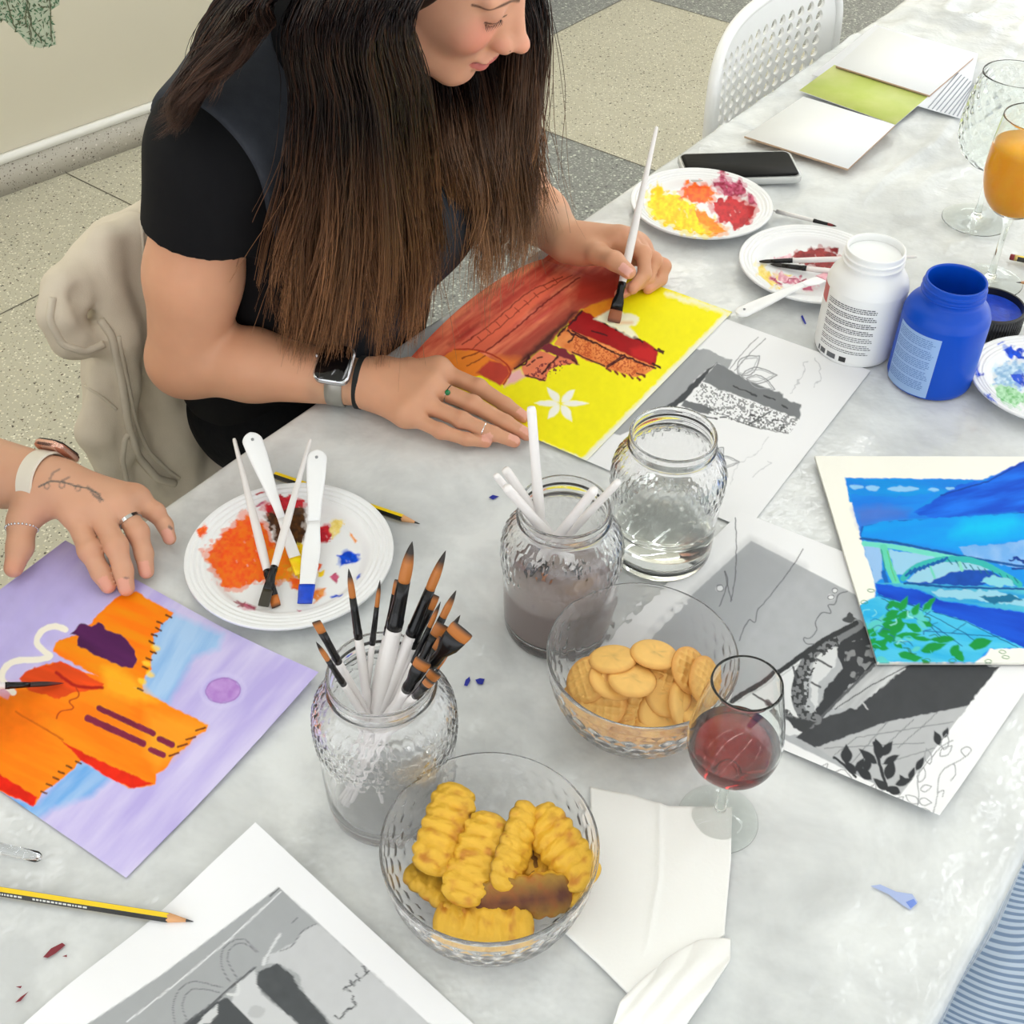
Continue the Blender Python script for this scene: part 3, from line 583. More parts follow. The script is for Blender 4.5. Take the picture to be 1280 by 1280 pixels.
# ---------------------------------------------------------------- blue bridge painting on thick card
TL, BL = G(1018, 573, .004), G(1096, 831, .004)
e1 = flat(BL-TL); e2 = unit(flat(G(1280, 575)-G(1018, 573)))*.40
perp = unit([-e1[1], e1[0], 0]); perp = perp if perp@e2 > 0 else -perp; e2 = unit(e2*.5/np.linalg.norm(e2)+perp*.5)*.40
S = Sheet(TL, e1, e2, base=(245, 244, 234), h=.0075, step=.0009).m(1010, 560, .2188)
X = 2300
S.poly([(215, 170), (1000, 182), (1100, 138), (1234, 76), (X, -300), (X, 1150), (1040, 1145), (1020, 1180), (950, 1225), (390, 1220), (300, 960), (280, 900), (385, 855), (385, 770), (330, 610), (300, 500), (255, 330)], (14, 140, 228), jit=1)
S.poly([(215, 172), (1000, 182), (780, 262), (500, 292), (240, 310)], (10, 150, 228), col2=(20, 128, 224), streak=5)
S.poly([(240, 262), (500, 280), (740, 252), (600, 370), (720, 402), (430, 416), (297, 458), (262, 350)], (24, 112, 224), col2=(20, 136, 232), streak=-5)
S.poly([(262, 350), (400, 330), (580, 350), (560, 400), (430, 415), (297, 455)], (88, 112, 200), soft=6, alpha=.75, col2=(60, 110, 206), streak=-5)
S.poly([(1020, 184), (1100, 138), (1234, 76), (X, -300), (X, 330), (1234, 372), (720, 404), (600, 372), (700, 310), (860, 210)], (10, 82, 214), col2=(20, 112, 228), var=.15, streak=-12, vs=.05)
S.stroke([(760, 270), (1030, 190), (1234, 80)], 8, (10, 60, 160)); S.stroke([(300, 500), (310, 450), (500, 420), (900, 405), (1234, 368)], 9, (12, 84, 190))
S.poly([(302, 500), (320, 450), (430, 422), (720, 404), (1234, 372), (X, 340), (X, 560), (1234, 532), (900, 572), (860, 602), (600, 562), (400, 520)], (0, 164, 238), col2=(10, 146, 236), streak=-4)
S.poly([(900, 420), (1180, 390), (1234, 440), (1060, 500), (820, 500)], (0, 196, 240), soft=8, alpha=.8)
S.poly([(340, 520), (860, 600), (600, 590), (400, 540)], (30, 120, 226), soft=5)
S.poly([(868, 568), (1234, 528), (X, 500), (X, 700), (1234, 690), (900, 622)], (134, 182, 234), jit=2, col2=(110, 170, 232))
for c, rx, ry in [((278, 222), 44, 13), ((370, 230), 38, 14), ((542, 233), 92, 15), ((715, 239), 30, 9), ((812, 230), 24, 9)]: S.ell(c, rx, ry, (140, 196, 238), jit=1)
S.poly([(318, 552), (420, 566), (424, 745), (384, 772), (330, 610)], (150, 192, 236)); S.poly([(456, 582), (640, 600), (780, 622), (620, 660), (545, 720), (500, 720)], (150, 202, 232)); 
S.stroke([(320, 545), (500, 565), (800, 622), (900, 632)], 30, (110, 214, 196)); S.stroke([(300, 516), (500, 541), (800, 602), (1000, 640), (1300, 690)], 14, (14, 84, 160))
S.stroke([(432, 570), (462, 680), (505, 772)], 44, (96, 208, 178)); S.stroke([(420, 580), (440, 700)], 5, (20, 120, 120)); S.stroke([(455, 590), (480, 700), (500, 760)], 6, (90, 190, 110)); S.stroke([(430, 710), (450, 770)], 24, (12, 100, 190))
S.poly([(560, 760), (640, 690), (780, 650), (930, 650), (1040, 690), (900, 760), (700, 785)], (150, 204, 226))
S.poly([(590, 770), (700, 765), (800, 716), (900, 700), (1050, 700), (1100, 740), (980, 790), (720, 800)], (14, 76, 176), var=.2)
S.stroke([(545, 745), (600, 690), (690, 655), (800, 634), (950, 646), (1080, 700), (1210, 780)], 34, (50, 180, 176), sm=True)
for i in range(9): S.stroke([(560+i*26, 728-i*10), (585+i*26, 700-i*9)], 14, (10, 90, 170))
for i in range(10): S.stroke([(800+i*42, 632+i*12), (822+i*42, 664+i*12)], 6, (14, 110, 130))
S.stroke([(700, 680), (722, 740)], 14, (110, 210, 190)); S.stroke([(865, 655), (880, 700)], 16, (130, 214, 190))
S.poly([(980, 760), (1060, 725), (1140, 740), (1190, 786), (1080, 795)], (130, 206, 222), jit=2)
S.poly([(390, 770), (560, 775), (1300, 800), (X, 820), (X, 1000), (1234, 940), (760, 870), (640, 812)], (30, 150, 214), col2=(90, 196, 210), streak=4)
S.poly([(700, 810), (1080, 818), (1180, 850), (1300, 880), (1234, 900), (980, 872), (740, 850)], (146, 204, 226), jit=2); S.poly([(980, 850), (1160, 835), (1220, 870), (1060, 885)], (20, 110, 150), jit=2)
S.stroke([(550, 772), (800, 795), (1300, 806)], 12, (10, 80, 150))
S.stroke([(1155, 640), (1190, 630), (1234, 645)], 14, (10, 60, 150), jit=2); S.stroke([(1170, 690), (1234, 690)], 10, (10, 60, 150))
S.poly([(385, 772), (640, 812), (760, 872), (1234, 940), (X, 1090), (X, 1150), (1234, 1142), (900, 992), (640, 912), (398, 840)], (6, 62, 192), col2=(12, 84, 214), streak=14)
S.poly([(392, 846), (640, 910), (900, 990), (1234, 1142), (1040, 1146), (950, 1225), (390, 1220), (285, 905)], (34, 172, 226), col2=(80, 196, 232), streak=10)
for q in [[(400, 840), (900, 990), (1200, 1140)], [(420, 860), (640, 960), (880, 1130)], [(560, 880), (900, 1060), (960, 1110)], [(480, 900), (700, 1020), (760, 1080)], [(600, 1040), (1100, 1080)], [(700, 930), (640, 990)], [(900, 1000), (820, 1060)]]: S.stroke(q, 5, (14, 90, 150))
rl = random.Random(3)
for k in range(46):
    x = rl.uniform(300, 700); y = rl.uniform(900, 1210)
    if x-285 < (y-905)*.33: x += 60
    S.leaf((x, y), rl.uniform(60, 120), rl.uniform(12, 26), rl.choice([-30, -15, 20, 150, -60, 200, 35])+rl.uniform(-12, 12), (18, 150, 66) if rl.random() < .75 else (90, 200, 200), jit=.8)
for c, L, W, an in [((560, 1000), 160, 36, 160), ((840, 1090), 150, 22, 178), ((920, 1130), 140, 34, -12), ((820, 1190), 80, 30, -60), ((850, 1160), 70, 26, 60), ((640, 1160), 160, 26, -15)]: S.leaf(c, L, W, an, (16, 146, 62), jit=1)
for k in range(26):
    x = rl.uniform(310, 720); y = rl.uniform(910, 1200); a0_ = rl.uniform(0, 6.28); S.stroke([(x, y), (x+30*math.cos(a0_), y+22*math.sin(a0_)), (x+60*math.cos(a0_+.6), y+40*math.sin(a0_+.6))], rl.uniform(4, 9), rl.choice([(150, 226, 226), (30, 110, 60), (60, 190, 214), (20, 90, 150)]), sm=True, alpha=.8)
for c in [(360, 815), (1110, 1165), (1130, 1195), (825, 1215), (320, 880), (680, 1215), (1030, 1218)]: S.ell(c, 20, 9, (60, 130, 70), outline=4)
tag(S.build('painting', M_card, th=.0035, edge=(214, 212, 202)), 'blue painting of an arch bridge with green leaves on thick cream card', 'painting')
# ---------------------------------------------------------------- reference print at the near edge
Ap = G(322, 1040); rE = G(594, 1283); lE = G(20, 1258)
u1 = unit(flat(rE-Ap)); u2 = unit([u1[1], -u1[0], 0]); u2 = u2 if u2@flat(lE-Ap) > 0 else -u2
S = Sheet(Ap, u1*.30, u2*.40, base=(240, 241, 244), h=.001, step=.0011, lift=lambda a, b: .012*np.clip(1-b*4.0, 0, 1)**2*np.clip(1-a*1.2, 0, 1)+.004*np.sin(b*9+.6)**2*np.clip(1-a*3, 0, 1)).m(100, 1080, .3125)
S.poly([(795, 92), (1280, 535), (2000, 1190), (900, 1800), (-900, 1300), (30, 640), (330, 440)], (166, 169, 172), var=.03, jit=.3)
S.poly([(948, 236), (1280, 535), (2000, 1190), (1400, 1400), (1010, 640), (900, 520), (872, 440), (800, 400), (745, 400), (760, 362), (850, 320), (890, 270)], (198, 200, 203), var=.03)
S.stroke([(803, 110), (600, 300), (370, 490), (190, 630)], 6, (226, 228, 230)); S.stroke([(795, 96), (760, 130)], 6, (110, 112, 114))
S.poly([(640, 462), (700, 425), (722, 520), (880, 640), (1000, 800), (800, 800), (600, 560)], (204, 206, 209)); S.ell((705, 590), 34, 26, (188, 190, 193))
S.poly([(712, 432), (790, 400), (850, 442), (872, 490), (1000, 640), (1300, 1000), (1100, 1000), (880, 645), (760, 540), (704, 482)], (84, 87, 90), jit=1.5, var=.1)
S.poly([(530, 560), (582, 530), (700, 645), (900, 900), (300, 900), (420, 640)], (82, 85, 88)); S.poly([(470, 640), (500, 600), (552, 560), (552, 600), (520, 640)], (204, 206, 208))
S.stroke([(420, 640), (530, 560), (600, 495), (700, 415)], 9, (96, 98, 101)); S.stroke([(590, 520), (630, 520), (632, 480)], 12, (214, 216, 218), sm=True); S.stroke([(735, 400), (740, 380), (800, 280)], 16, (214, 216, 218), taper=True)
for q in [[(380, 640), (372, 570), (400, 500), (460, 470), (570, 495)], [(425, 620), (410, 560), (440, 505), (490, 500), (560, 515)], [(600, 475), (565, 400), (580, 330), (650, 300), (715, 350)], [(630, 460), (590, 380), (610, 330), (660, 318), (705, 350)], [(850, 235), (868, 215)], [(800, 350), (850, 325), (890, 270), (948, 238)]]: S.stroke(q, 3.5, (116, 118, 121), sm=True)
for q in [[(1060, 490), (1080, 510)], [(1080, 465), (1100, 490)], [(1105, 440), (1120, 465)], [(1130, 410), (1150, 440)], [(1055, 500), (1160, 430)], [(1020, 610), (1040, 620), (1060, 590), (1100, 570), (1090, 530)]]: S.stroke(q, 7, (96, 98, 101), jit=1.5)
tag(S.build('reference_print', M_paper), 'grey printed sheet with a curled white corner at the near table edge', 'printed sheet')
def pxm(p): return CF/((np.asarray(p)-CAM)@_fw)
# ================================================================ plates
M_plate = mat('plastic_plate', (240, 241, 242), .32); M_plate.node_tree.nodes['Principled BSDF'].inputs['Subsurface Weight'].default_value = .0
RP = .1065
def plate_prof(r):
    """height of the plate's upper face at radius r (fraction of the rim)"""
    x = np.asarray(r)
    z = np.where(x < .66, .0025, 0.0)
    t = np.clip((x-.66)/.13, 0, 1); w = .0025+.0095*(t*t*(3-2*t))
    t2 = np.clip((x-.79)/.18, 0, 1); w = w+.0045*t2+.0007*np.sin(np.clip((x-.8)/.16, 0, 1)*math.pi*6)
    return np.where(x < .66, .0025, w)
def paint(name, col, col2=None, rough=.28, sc=120):
    return mat('paint_'+name, col, rough, noise=(sc, .9, col2 or col, 5), bump=(220, .35, .001))
PT = dict(orange=paint('orange', (250, 120, 24), (238, 84, 30)), yellow=paint('yellow', (252, 200, 8), (255, 228, 20)), red=paint('red', (176, 18, 38), (206, 30, 44)), crimson=paint('crimson', (150, 28, 62), (214, 120, 150), sc=200),
          darkred=paint('darkred', (122, 22, 28), (160, 40, 40), sc=180), blue=paint('blue', (10, 62, 190), (16, 76, 214)), brown=paint('brown', (64, 40, 20), (92, 56, 26)), ochre=paint('ochre', (244, 158, 20), (250, 130, 20)), paleyellow=paint('pale_yellow', (244, 214, 90), (246, 226, 130)), pink=paint('pink', (226, 150, 168), (240, 190, 200)), green=paint('green', (120, 196, 120), (170, 220, 190)), sky=paint('sky', (140, 190, 226), (190, 220, 240)), lightorange=paint('light_orange', (246, 160, 80), (240, 120, 40)))
PCOL = dict(orange=((252, 126, 26), (240, 84, 30)), yellow=((252, 204, 10), (255, 228, 30)), red=((180, 20, 40), (206, 34, 46)), crimson=((152, 30, 62), (206, 96, 130)), darkred=((126, 24, 30), (160, 44, 44)), blue=((10, 62, 190), (16, 84, 220)), brown=((62, 40, 22), (96, 60, 28)), ochre=((246, 160, 22), (250, 130, 20)), paleyellow=((246, 216, 92), (248, 228, 150)), pink=((228, 156, 176), (242, 206, 214)), green=((122, 198, 124), (186, 226, 190)), sky=((146, 192, 228), (206, 228, 242)), lightorange=((248, 164, 84), (242, 124, 44)))
M_dish = mat('painted_plate', rough=.4, spec=.25, attr='paint')
class Dish(Sheet):
    def __init__(s, c, RPx):
        rs = np.concatenate([np.linspace(0.003, .64, 70), np.linspace(.66, .80, 18), np.linspace(.81, .985, 34)]); seg = 300
        prof = [(r*RPx, float(plate_prof(r))) for r in rs]; zt = prof[-1][1]
        prof += [(RPx*.994, zt+.0004), (RPx, zt-.0006), (RPx, zt-.003), (RPx*.99, zt-.003)]
        prof += [(r*RPx, float(plate_prof(r))-.0012) for r in (.96, .9, .82, .79)]+[(.74*RPx, .0055), (.68*RPx, .0006), (.62*RPx, .0), (.55*RPx, .0008), (0.001, .0008)]
        prof = np.array(prof); s.nu = len(prof); s.ntop = len(rs)
        T = np.linspace(0, 2*math.pi, seg, endpoint=False)[:, None]
        V = np.stack([c[0]+prof[None, :, 0]*np.cos(T), c[1]+prof[None, :, 0]*np.sin(T), c[2]+prof[None, :, 1]+0*T], -1)
        s.seg = seg; s.V = V.reshape(-1, 3); s.P = project(s.V); s.C = np.tile(SL((240, 241, 242)), (len(s.V), 1)); s.k = int(c[0]*1000) % 97; s.mo = np.zeros(2); s.ms = 1
    def finish(s, name, m, e):
        I = np.arange(s.seg*s.nu).reshape(s.seg, s.nu); J = np.roll(I, -1, 0); F = np.stack([I[:, :-1], J[:, :-1], J[:, 1:], I[:, 1:]], -1).reshape(-1, 4)
        under = (np.tile(np.arange(s.nu), s.seg) > s.ntop+2); s.C[under] = SL((240, 241, 242))
        me = np_mesh(name, s.V, F); set_attr(me, 'paint', s.C); return link(name, me, m, e)
def make_plate(px, py, label, dab, w):
    c = G(px, py, .016); c[2] = TZ+.0006; RPx = w/2/pxm(c+[0, 0, .016]); pe = empty('paper_plate', c, label, 'plate'); D = Dish(c, RPx)
    for i, (kind, pts) in enumerate(dab):
        a, b_ = PCOL[kind]; P = np.array(pts); ctr = P.mean(0); size = np.ptp(P, 0).max()
        j = 4.2 if size > 25 else 1.8
        if size > 14:      # thin scraped edge, then the body of the paint, then thicker ridges
            D.poly(ctr+(P-ctr)*1.10, tuple(int(v*.7+70) for v in b_), raw=True, jit=j*1.5, soft=1.5, alpha=.6)
            D.poly(P, a, raw=True, jit=j, soft=.8, col2=b_, vs=.09, var=.12)
            rg = random.Random(i)
            for q in range(int(size/4)):
                x, y = ctr+(P[rg.randrange(len(P))]-ctr)*rg.uniform(.1, 1.08); l = rg.uniform(2, 8); an = rg.uniform(0, 6.28)
                D.stroke([(x, y), (x+l*math.cos(an), y+l*.7*math.sin(an))], rg.uniform(1, 2.6), b_ if rg.random() < .6 else a, raw=True, jit=1.2, alpha=.8)
                if rg.random() < .3: D.stroke([(x, y), (x+1, y+2)], 1.4, (240, 240, 240), raw=True, alpha=.3, jit=.5)
        else: D.poly(P, a, raw=True, jit=j, soft=.7, col2=b_)
    D.finish('dish', M_dish, pe); return pe
def cc(ox, oy, s, L): return [(ox+x*s, oy+y*s) for x, y in L]
f = lambda L: cc(220, 530, .25, L)
dab = [('orange', f([(150, 640), (230, 560), (300, 500), (350, 450), (400, 480), (440, 500), (480, 590), (560, 640), (575, 760), (480, 790), (400, 780), (330, 820), (240, 810), (200, 740)])),
       ('ochre', f([(470, 640), (560, 600), (600, 700), (580, 770), (500, 800), (450, 760)])), ('red', f([(440, 410), (520, 360), (600, 370), (640, 380), (630, 420), (560, 450), (470, 470)])),
       ('brown', f([(460, 450), (540, 440), (640, 420), (640, 560), (600, 610), (500, 580)])), ('yellow', f([(600, 600), (640, 610), (645, 720), (610, 770), (570, 730)])),
       ('red', f([(715, 520), (760, 500), (785, 540), (760, 590), (720, 595)])), ('paleyellow', f([(770, 490), (830, 480), (820, 540), (780, 570)])), ('blue', f([(815, 660), (860, 636), (900, 650), (912, 680), (870, 700), (820, 705)])),
       ('crimson', f([(765, 770), (800, 740), (812, 770), (800, 795)])), ('yellow', f([(705, 735), (740, 730), (735, 760), (705, 760)])), ('lightorange', f([(690, 830), (750, 820), (740, 850), (700, 890), (680, 870)])), ('orange', f([(570, 770), (620, 780), (615, 830), (580, 820)])), ('orange', f([(705, 690), (730, 700), (712, 730)])),
       ('lightorange', f([(870, 545), (905, 590), (895, 600), (868, 560)])), ('crimson', f([(300, 885), (340, 900), (400, 915), (395, 928), (330, 915)])), ('orange', f([(105, 540), (140, 505), (155, 520), (120, 575)])), ('crimson', f([(395, 405), (440, 385), (445, 398), (400, 418)])), ('red', f([(395, 350), (440, 338), (435, 348), (400, 358)])),
       ('blue', f([(902, 770), (930, 755), (925, 770), (905, 780)])), ('blue', f([(775, 862), (830, 850), (826, 862), (780, 872)])), ('crimson', f([(600, 930), (622, 928), (615, 942)]))]
plateA = make_plate(362, 690, 'white disposable plate of mostly orange paint holding brushes and palette knives', dab, 259.5)
g = lambda L: cc(780, 180, .2656, L)
dab = [('yellow', g([(110, 250), (170, 180), (180, 230), (260, 250), (330, 290), (400, 350), (440, 400), (410, 430), (330, 425), (220, 390), (130, 340)])), ('ochre', g([(330, 300), (440, 370), (500, 405), (430, 425), (370, 380)])),
       ('orange', g([(270, 210), (330, 182), (400, 190), (440, 235), (410, 270), (330, 270), (285, 250)])), ('crimson', g([(420, 175), (480, 165), (560, 185), (575, 240), (520, 250), (450, 220)])), ('crimson', g([(450, 120), (470, 118), (475, 170), (455, 180)])),
       ('red', g([(415, 280), (480, 255), (560, 270), (620, 300), (600, 360), (540, 395), (460, 365), (425, 330)])), ('crimson', g([(580, 230), (610, 250), (625, 290), (590, 285)])), ('orange', g([(290, 165), (310, 160), (312, 185), (292, 190)])), ('lightorange', g([(185, 100), (235, 95), (225, 105), (190, 112)]))]
plateB = make_plate(877, 252.5, 'white disposable plate with yellow, orange and crimson paint beside the phone', dab, 177)
dab = [('darkred', g([(790, 530), (880, 490), (960, 500), (1010, 540), (980, 590), (920, 585), (860, 570)])), ('darkred', g([(960, 490), (1010, 495), (1005, 520), (975, 510)])), ('paleyellow', g([(628, 560), (660, 580), (700, 640), (740, 670), (700, 672), (640, 620)])), ('paleyellow', g([(700, 610), (790, 620), (760, 640), (720, 640)])),
       ('pink', g([(720, 600), (850, 640), (920, 650), (880, 690), (800, 660), (730, 640)])), ('crimson', g([(750, 640), (850, 632), (840, 645), (760, 652)])), ('crimson', g([(690, 625), (745, 665), (735, 672), (685, 635)])), ('crimson', g([(840, 680), (880, 665), (890, 685), (850, 692)])), ('pink', g([(700, 540), (790, 520), (780, 540), (710, 552)])),
       ('red', g([(1040, 388), (1092, 408), (1085, 416), (1035, 396)])), ('crimson', g([(785, 354), (835, 356), (830, 362), (785, 360)]))]
plateC = make_plate(1016, 328, 'white disposable plate with dark red and pale yellow paint behind the white bottle', dab, 183)
h_ = lambda L: cc(1000, 270, .21875, L)
dab = [('blue', h_([(1160, 770), (1200, 750), (1270, 770), (1300, 830), (1240, 820), (1190, 805)])), ('blue', h_([(1125, 735), (1165, 712), (1160, 722), (1130, 745)])), ('sky', h_([(1100, 880), (1200, 830), (1330, 850), (1360, 960), (1250, 990), (1130, 960)])), ('green', h_([(1110, 980), (1180, 960), (1260, 1000), (1290, 1060), (1240, 1090), (1150, 1060)])),
       ('blue', h_([(1200, 920), (1280, 900), (1330, 950), (1270, 970)])), ('blue', h_([(1000, 870), (1016, 830), (1018, 920), (1006, 910)])), ('blue', h_([(1055, 1010), (1110, 1050), (1120, 1060), (1070, 1035)])), ('sky', h_([(1340, 800), (1420, 820), (1440, 900), (1380, 920)])), ('green', h_([(1330, 1000), (1420, 1010), (1400, 1060), (1340, 1070)]))]
plateD = make_plate(1309, 474, 'white disposable plate with blue and green paint at the right edge', dab, 188)
# ================================================================ glass vessels
M_glass = glass_mat('clear_glass'); M_glass2 = glass_mat('thin_glass', (252, 255, 253), ior=1.24); M_bowlg = glass_mat('bowl_glass', (255, 255, 255), ior=1.22); M_bowlg.node_tree.nodes['Principled BSDF'].inputs['Transmission Weight'].default_value = .94; M_glass2.node_tree.nodes['Principled BSDF'].inputs['Transmission Weight'].default_value = .985; M_glass.node_tree.nodes['Principled BSDF'].inputs['Transmission Weight'].default_value = .975
def hexdist(u, v):
    """distance to the nearest hexagon border, 0 at the border .. ~.5 centre (unit cells)"""
    s3 = math.sqrt(3); out = np.full(np.shape(u), 9.); A = []
    for du, dv in ((0, 0), (.5, s3/2)):
        uu = (u-du)-np.round(u-du); vv = (v-dv)-np.round((v-dv)/s3)*s3; A.append((uu, vv, np.hypot(uu, vv)))
    pick = A[0][2] < A[1][2]; x = np.abs(np.where(pick, A[0][0], A[1][0])); y = np.abs(np.where(pick, A[0][1], A[1][1]))
    return .5-np.maximum(x, x*.5+y*s3/2)
def glass_shell(name, outer, inner, c, mat_, parent, seg=192, disp=None):
    """outer & inner profiles, both bottom centre -> rim; disp(theta, r, z, k) adds to outer radius"""
    def dens(p, step=.0016):
        o = [p[0]]
        for a, b in zip(p[:-1], p[1:]):
            n = max(1, int(math.hypot(b[0]-a[0], b[1]-a[1])/step))
            for i in range(1, n+1): o.append((a[0]+(b[0]-a[0])*i/n, a[1]+(b[1]-a[1])*i/n))
        return o
    O = np.array(dens(outer) if disp else outer); Iv = np.array(inner[::-1]); n = len(O)
    th = np.linspace(0, 2*math.pi, seg, endpoint=False); T = th[:, None]
    Rr = np.broadcast_to(O[:, 0], (seg, n)).copy(); Z = np.broadcast_to(O[:, 1], (seg, n)).copy()
    if disp:
        tz = np.gradient(O[:, 1]); tr = np.gradient(O[:, 0]); L = np.hypot(tz, tr)+1e-9
        d = disp(np.broadcast_to(T, Rr.shape), Rr, Z, np.cumsum(np.r_[0, np.hypot(np.diff(O[:, 0]), np.diff(O[:, 1]))])[None]+0*Rr)
        Rr = Rr+d*(tz/L)[None]; Z = Z-d*(tr/L)[None]
    Rr = np.concatenate([Rr, np.broadcast_to(Iv[:, 0], (seg, len(Iv)))], 1); Z = np.concatenate([Z, np.broadcast_to(Iv[:, 1], (seg, len(Iv)))], 1)
    V = np.stack([c[0]+Rr*np.cos(T), c[1]+Rr*np.sin(T), c[2]+Z], -1); k = V.shape[1]
    I = np.arange(seg*k).reshape(seg, k); J = np.roll(I, -1, 0)
    F = np.stack([I[:, :-1], J[:, :-1], J[:, 1:], I[:, 1:]], -1).reshape(-1, 4)
    o = link(name, np_mesh(name, V.reshape(-1, 3), F), mat_, parent); dedupe(o.data, 2e-5); return o
def smoothprof(P, n=8):
    """Catmull-Rom through profile points"""
    P = np.array(P, float); out = []
    for i in range(len(P)-1):
        p0 = P[max(i-1, 0)]; p1 = P[i]; p2 = P[i+1]; p3 = P[min(i+2, len(P)-1)]
        for f in np.linspace(0, 1, n, endpoint=False): out.append(tuple(.5*((2*p1)+(-p0+p2)*f+(2*p0-5*p1+4*p2-p3)*f*f+(-p0+3*p1-3*p2+p3)*f**3)))
    out.append(tuple(P[-1])); return [(max(r, 1e-4), z) for r, z in out]
def find_h(base, py, lo=0, hi=.3):
    for _ in range(40):
        m = (lo+hi)/2; y = project(base+np.array([0, 0, m]))[1]
        if y > py: lo = m
        else: hi = m
    return lo
def make_jar(bx, by, rimy, rimw, bodyw, label, h0=.0006):
    c = G(bx, by, h0); H = find_h(c, rimy); rr_ = rimw/2/pxm(c+[0, 0, H]); rb = bodyw/2/pxm(c+[0, 0, H*.62])
    e = empty('honey_jar', c, label, 'jar'); W = .0030
    out = smoothprof([(.001, .002), (rb*.6, .0025), (rb*.84, .0), (rb*.93, .006), (rb*.955, .03*H/.13), (rb*.965, H*.40), (rb*.99, H*.55), (rb*1.0, H*.66), (rb*.95, H*.76), (rr_*1.02, H*.845), (rr_*.955, H*.875), (rr_*.965, H*.895), (rr_*1.0, H*.912), (rr_*.975, H*.935), (rr_*.955, H*.95), (rr_*.97, H*.985), (rr_*.95, H)], 5)
    inn = smoothprof([(.001, .007), (rb*.6, .007), (rb*.84-W, .009), (rb*.93-W, .018), (rb*.955-W, .04), (rb*.965-W, H*.40), (rb*.99-W, H*.55), (rb-W, H*.66), (rb*.95-W, H*.76), (rr_*.95-W*.6, H*.86), (rr_*.93-W*.4, H*.93), (rr_*.93-W*.4, H*.98), (rr_*.95-W*.2, H)], 4)
    n = round(2*math.pi*rb/.0105)
    def disp(t, r, z, s):
        zz = z/H; m = np.clip((zz-.50)/.04, 0, 1)*np.clip((.86-zz)/.04, 0, 1)
        # scalloped lower border of the band
        hd = hexdist(t*n/(2*math.pi), z/.0105); return m*(.0011*np.clip(1-hd/.16, 0, 1)+.0004*np.clip((hd-.2)/.3, 0, 1))
    glass_shell('glass_body', out, inn, c, M_glass, e, 240, disp)
    return e, c, H, rr_, rb, W
def liquid(name, prof_r, c, z0, z1, mat_, parent, seg=72, gap=.0):
    """solid of revolution filling radius function prof_r(z)"""
    zs = np.linspace(z0, z1, 14); P = [(1e-4, z0)]+[(prof_r(z), z) for z in zs]+[(1e-4, z1)]
    o = MB().lathe(P, c, seg).build(name, mat_, parent); dedupe(o.data, 2e-5); return o
M_water = glass_mat('water', (244, 248, 244), ior=1.33)
M_murky = mat('murky_water', (152, 134, 130), .15); M_murky.node_tree.nodes['Principled BSDF'].inputs['Subsurface Weight'].default_value = .35; M_murky.node_tree.nodes['Principled BSDF'].inputs['Subsurface Radius'].default_value = (.01, .008, .008)
jarW = make_jar(824, 684, 541, 114, 143, 'glass honeycomb jar of nearly clear water beside the yellow painting', .0028)
jarG = make_jar(698, 777, 631, 121, 153, 'glass honeycomb jar of murky grey water with upturned brush handles')
jarB = make_jar(490, 994, 840, 142, 180, 'glass honeycomb jar packed with clean brushes, bristles up')
for (e, c, H, rr_, rb, W), m, lv in ((jarW, M_water, .36), (jarG, M_murky, .40)):
    rf = lambda z, H=H, rb=rb, W=W: float(np.interp(z, [.0075, .018, .04, H*.4, H*.55, H*.66, H*.76], [rb*.84-W, rb*.93-W, rb*.955-W, rb*.965-W, rb*.99-W, rb-W, rb*.95-W]))+.0005
    liquid('water' if m is M_water else 'murky_water', rf, c, .0078, H*lv, m, e)
# ---------------------------------------------------------------- bowls
def make_bowl(px, py, rimw, boty, label, Hb=.088):
    c = G(px, py, Hb); c[2] = TZ+.0006; rr_ = rimw/2/pxm(c+[0, 0, Hb]); e = empty('glass_bowl', c, label, 'bowl'); rbase = rr_*.42
    out = smoothprof([(.001, .0015), (rbase*.8, .0015), (rbase, 0), (rbase*1.08, .002), (rr_*.66, Hb*.13), (rr_*.86, Hb*.38), (rr_*.965, Hb*.68), (rr_*.995, Hb*.93), (rr_*1.0, Hb*.975), (rr_*.992, Hb)], 6)
    W = .0026; inn = smoothprof([(.001, .006), (rbase*.8, .006), (rr_*.60, Hb*.16), (rr_*.86-W*1.2, Hb*.42), (rr_*.965-W, Hb*.69), (rr_-W, Hb*.93), (rr_*.992-W*.6, Hb)], 6)
    n = 34
    def disp(t, r, z, s):
        m = np.clip((z/Hb-.03)/.05, 0, 1)*np.clip((.90-z/Hb)/.06, 0, 1)
        hd = hexdist(t*n/(2*math.pi), s/(2*math.pi*rr_/n)*1.0); return m*(-.0017*np.clip(hd/.5, 0, 1)**.8)
    glass_shell('glass_body', out, inn, c, M_bowlg, e, 272, disp)
    rf = lambda z: float(np.interp(z, [.006, Hb*.16, Hb*.42, Hb*.69, Hb*.93], [rbase*.8, rr_*.60, rr_*.86-W*1.2, rr_*.965-W, rr_-W]))
    return e, c, rr_, Hb, rf
bowl1 = make_bowl(803.5, 815, 241, 947, 'clear dimpled glass bowl heaped with small round crackers')
bowl2 = make_bowl(612, 1053, 276, 1201, 'clear dimpled glass bowl of ridged yellow biscuits by the napkin')
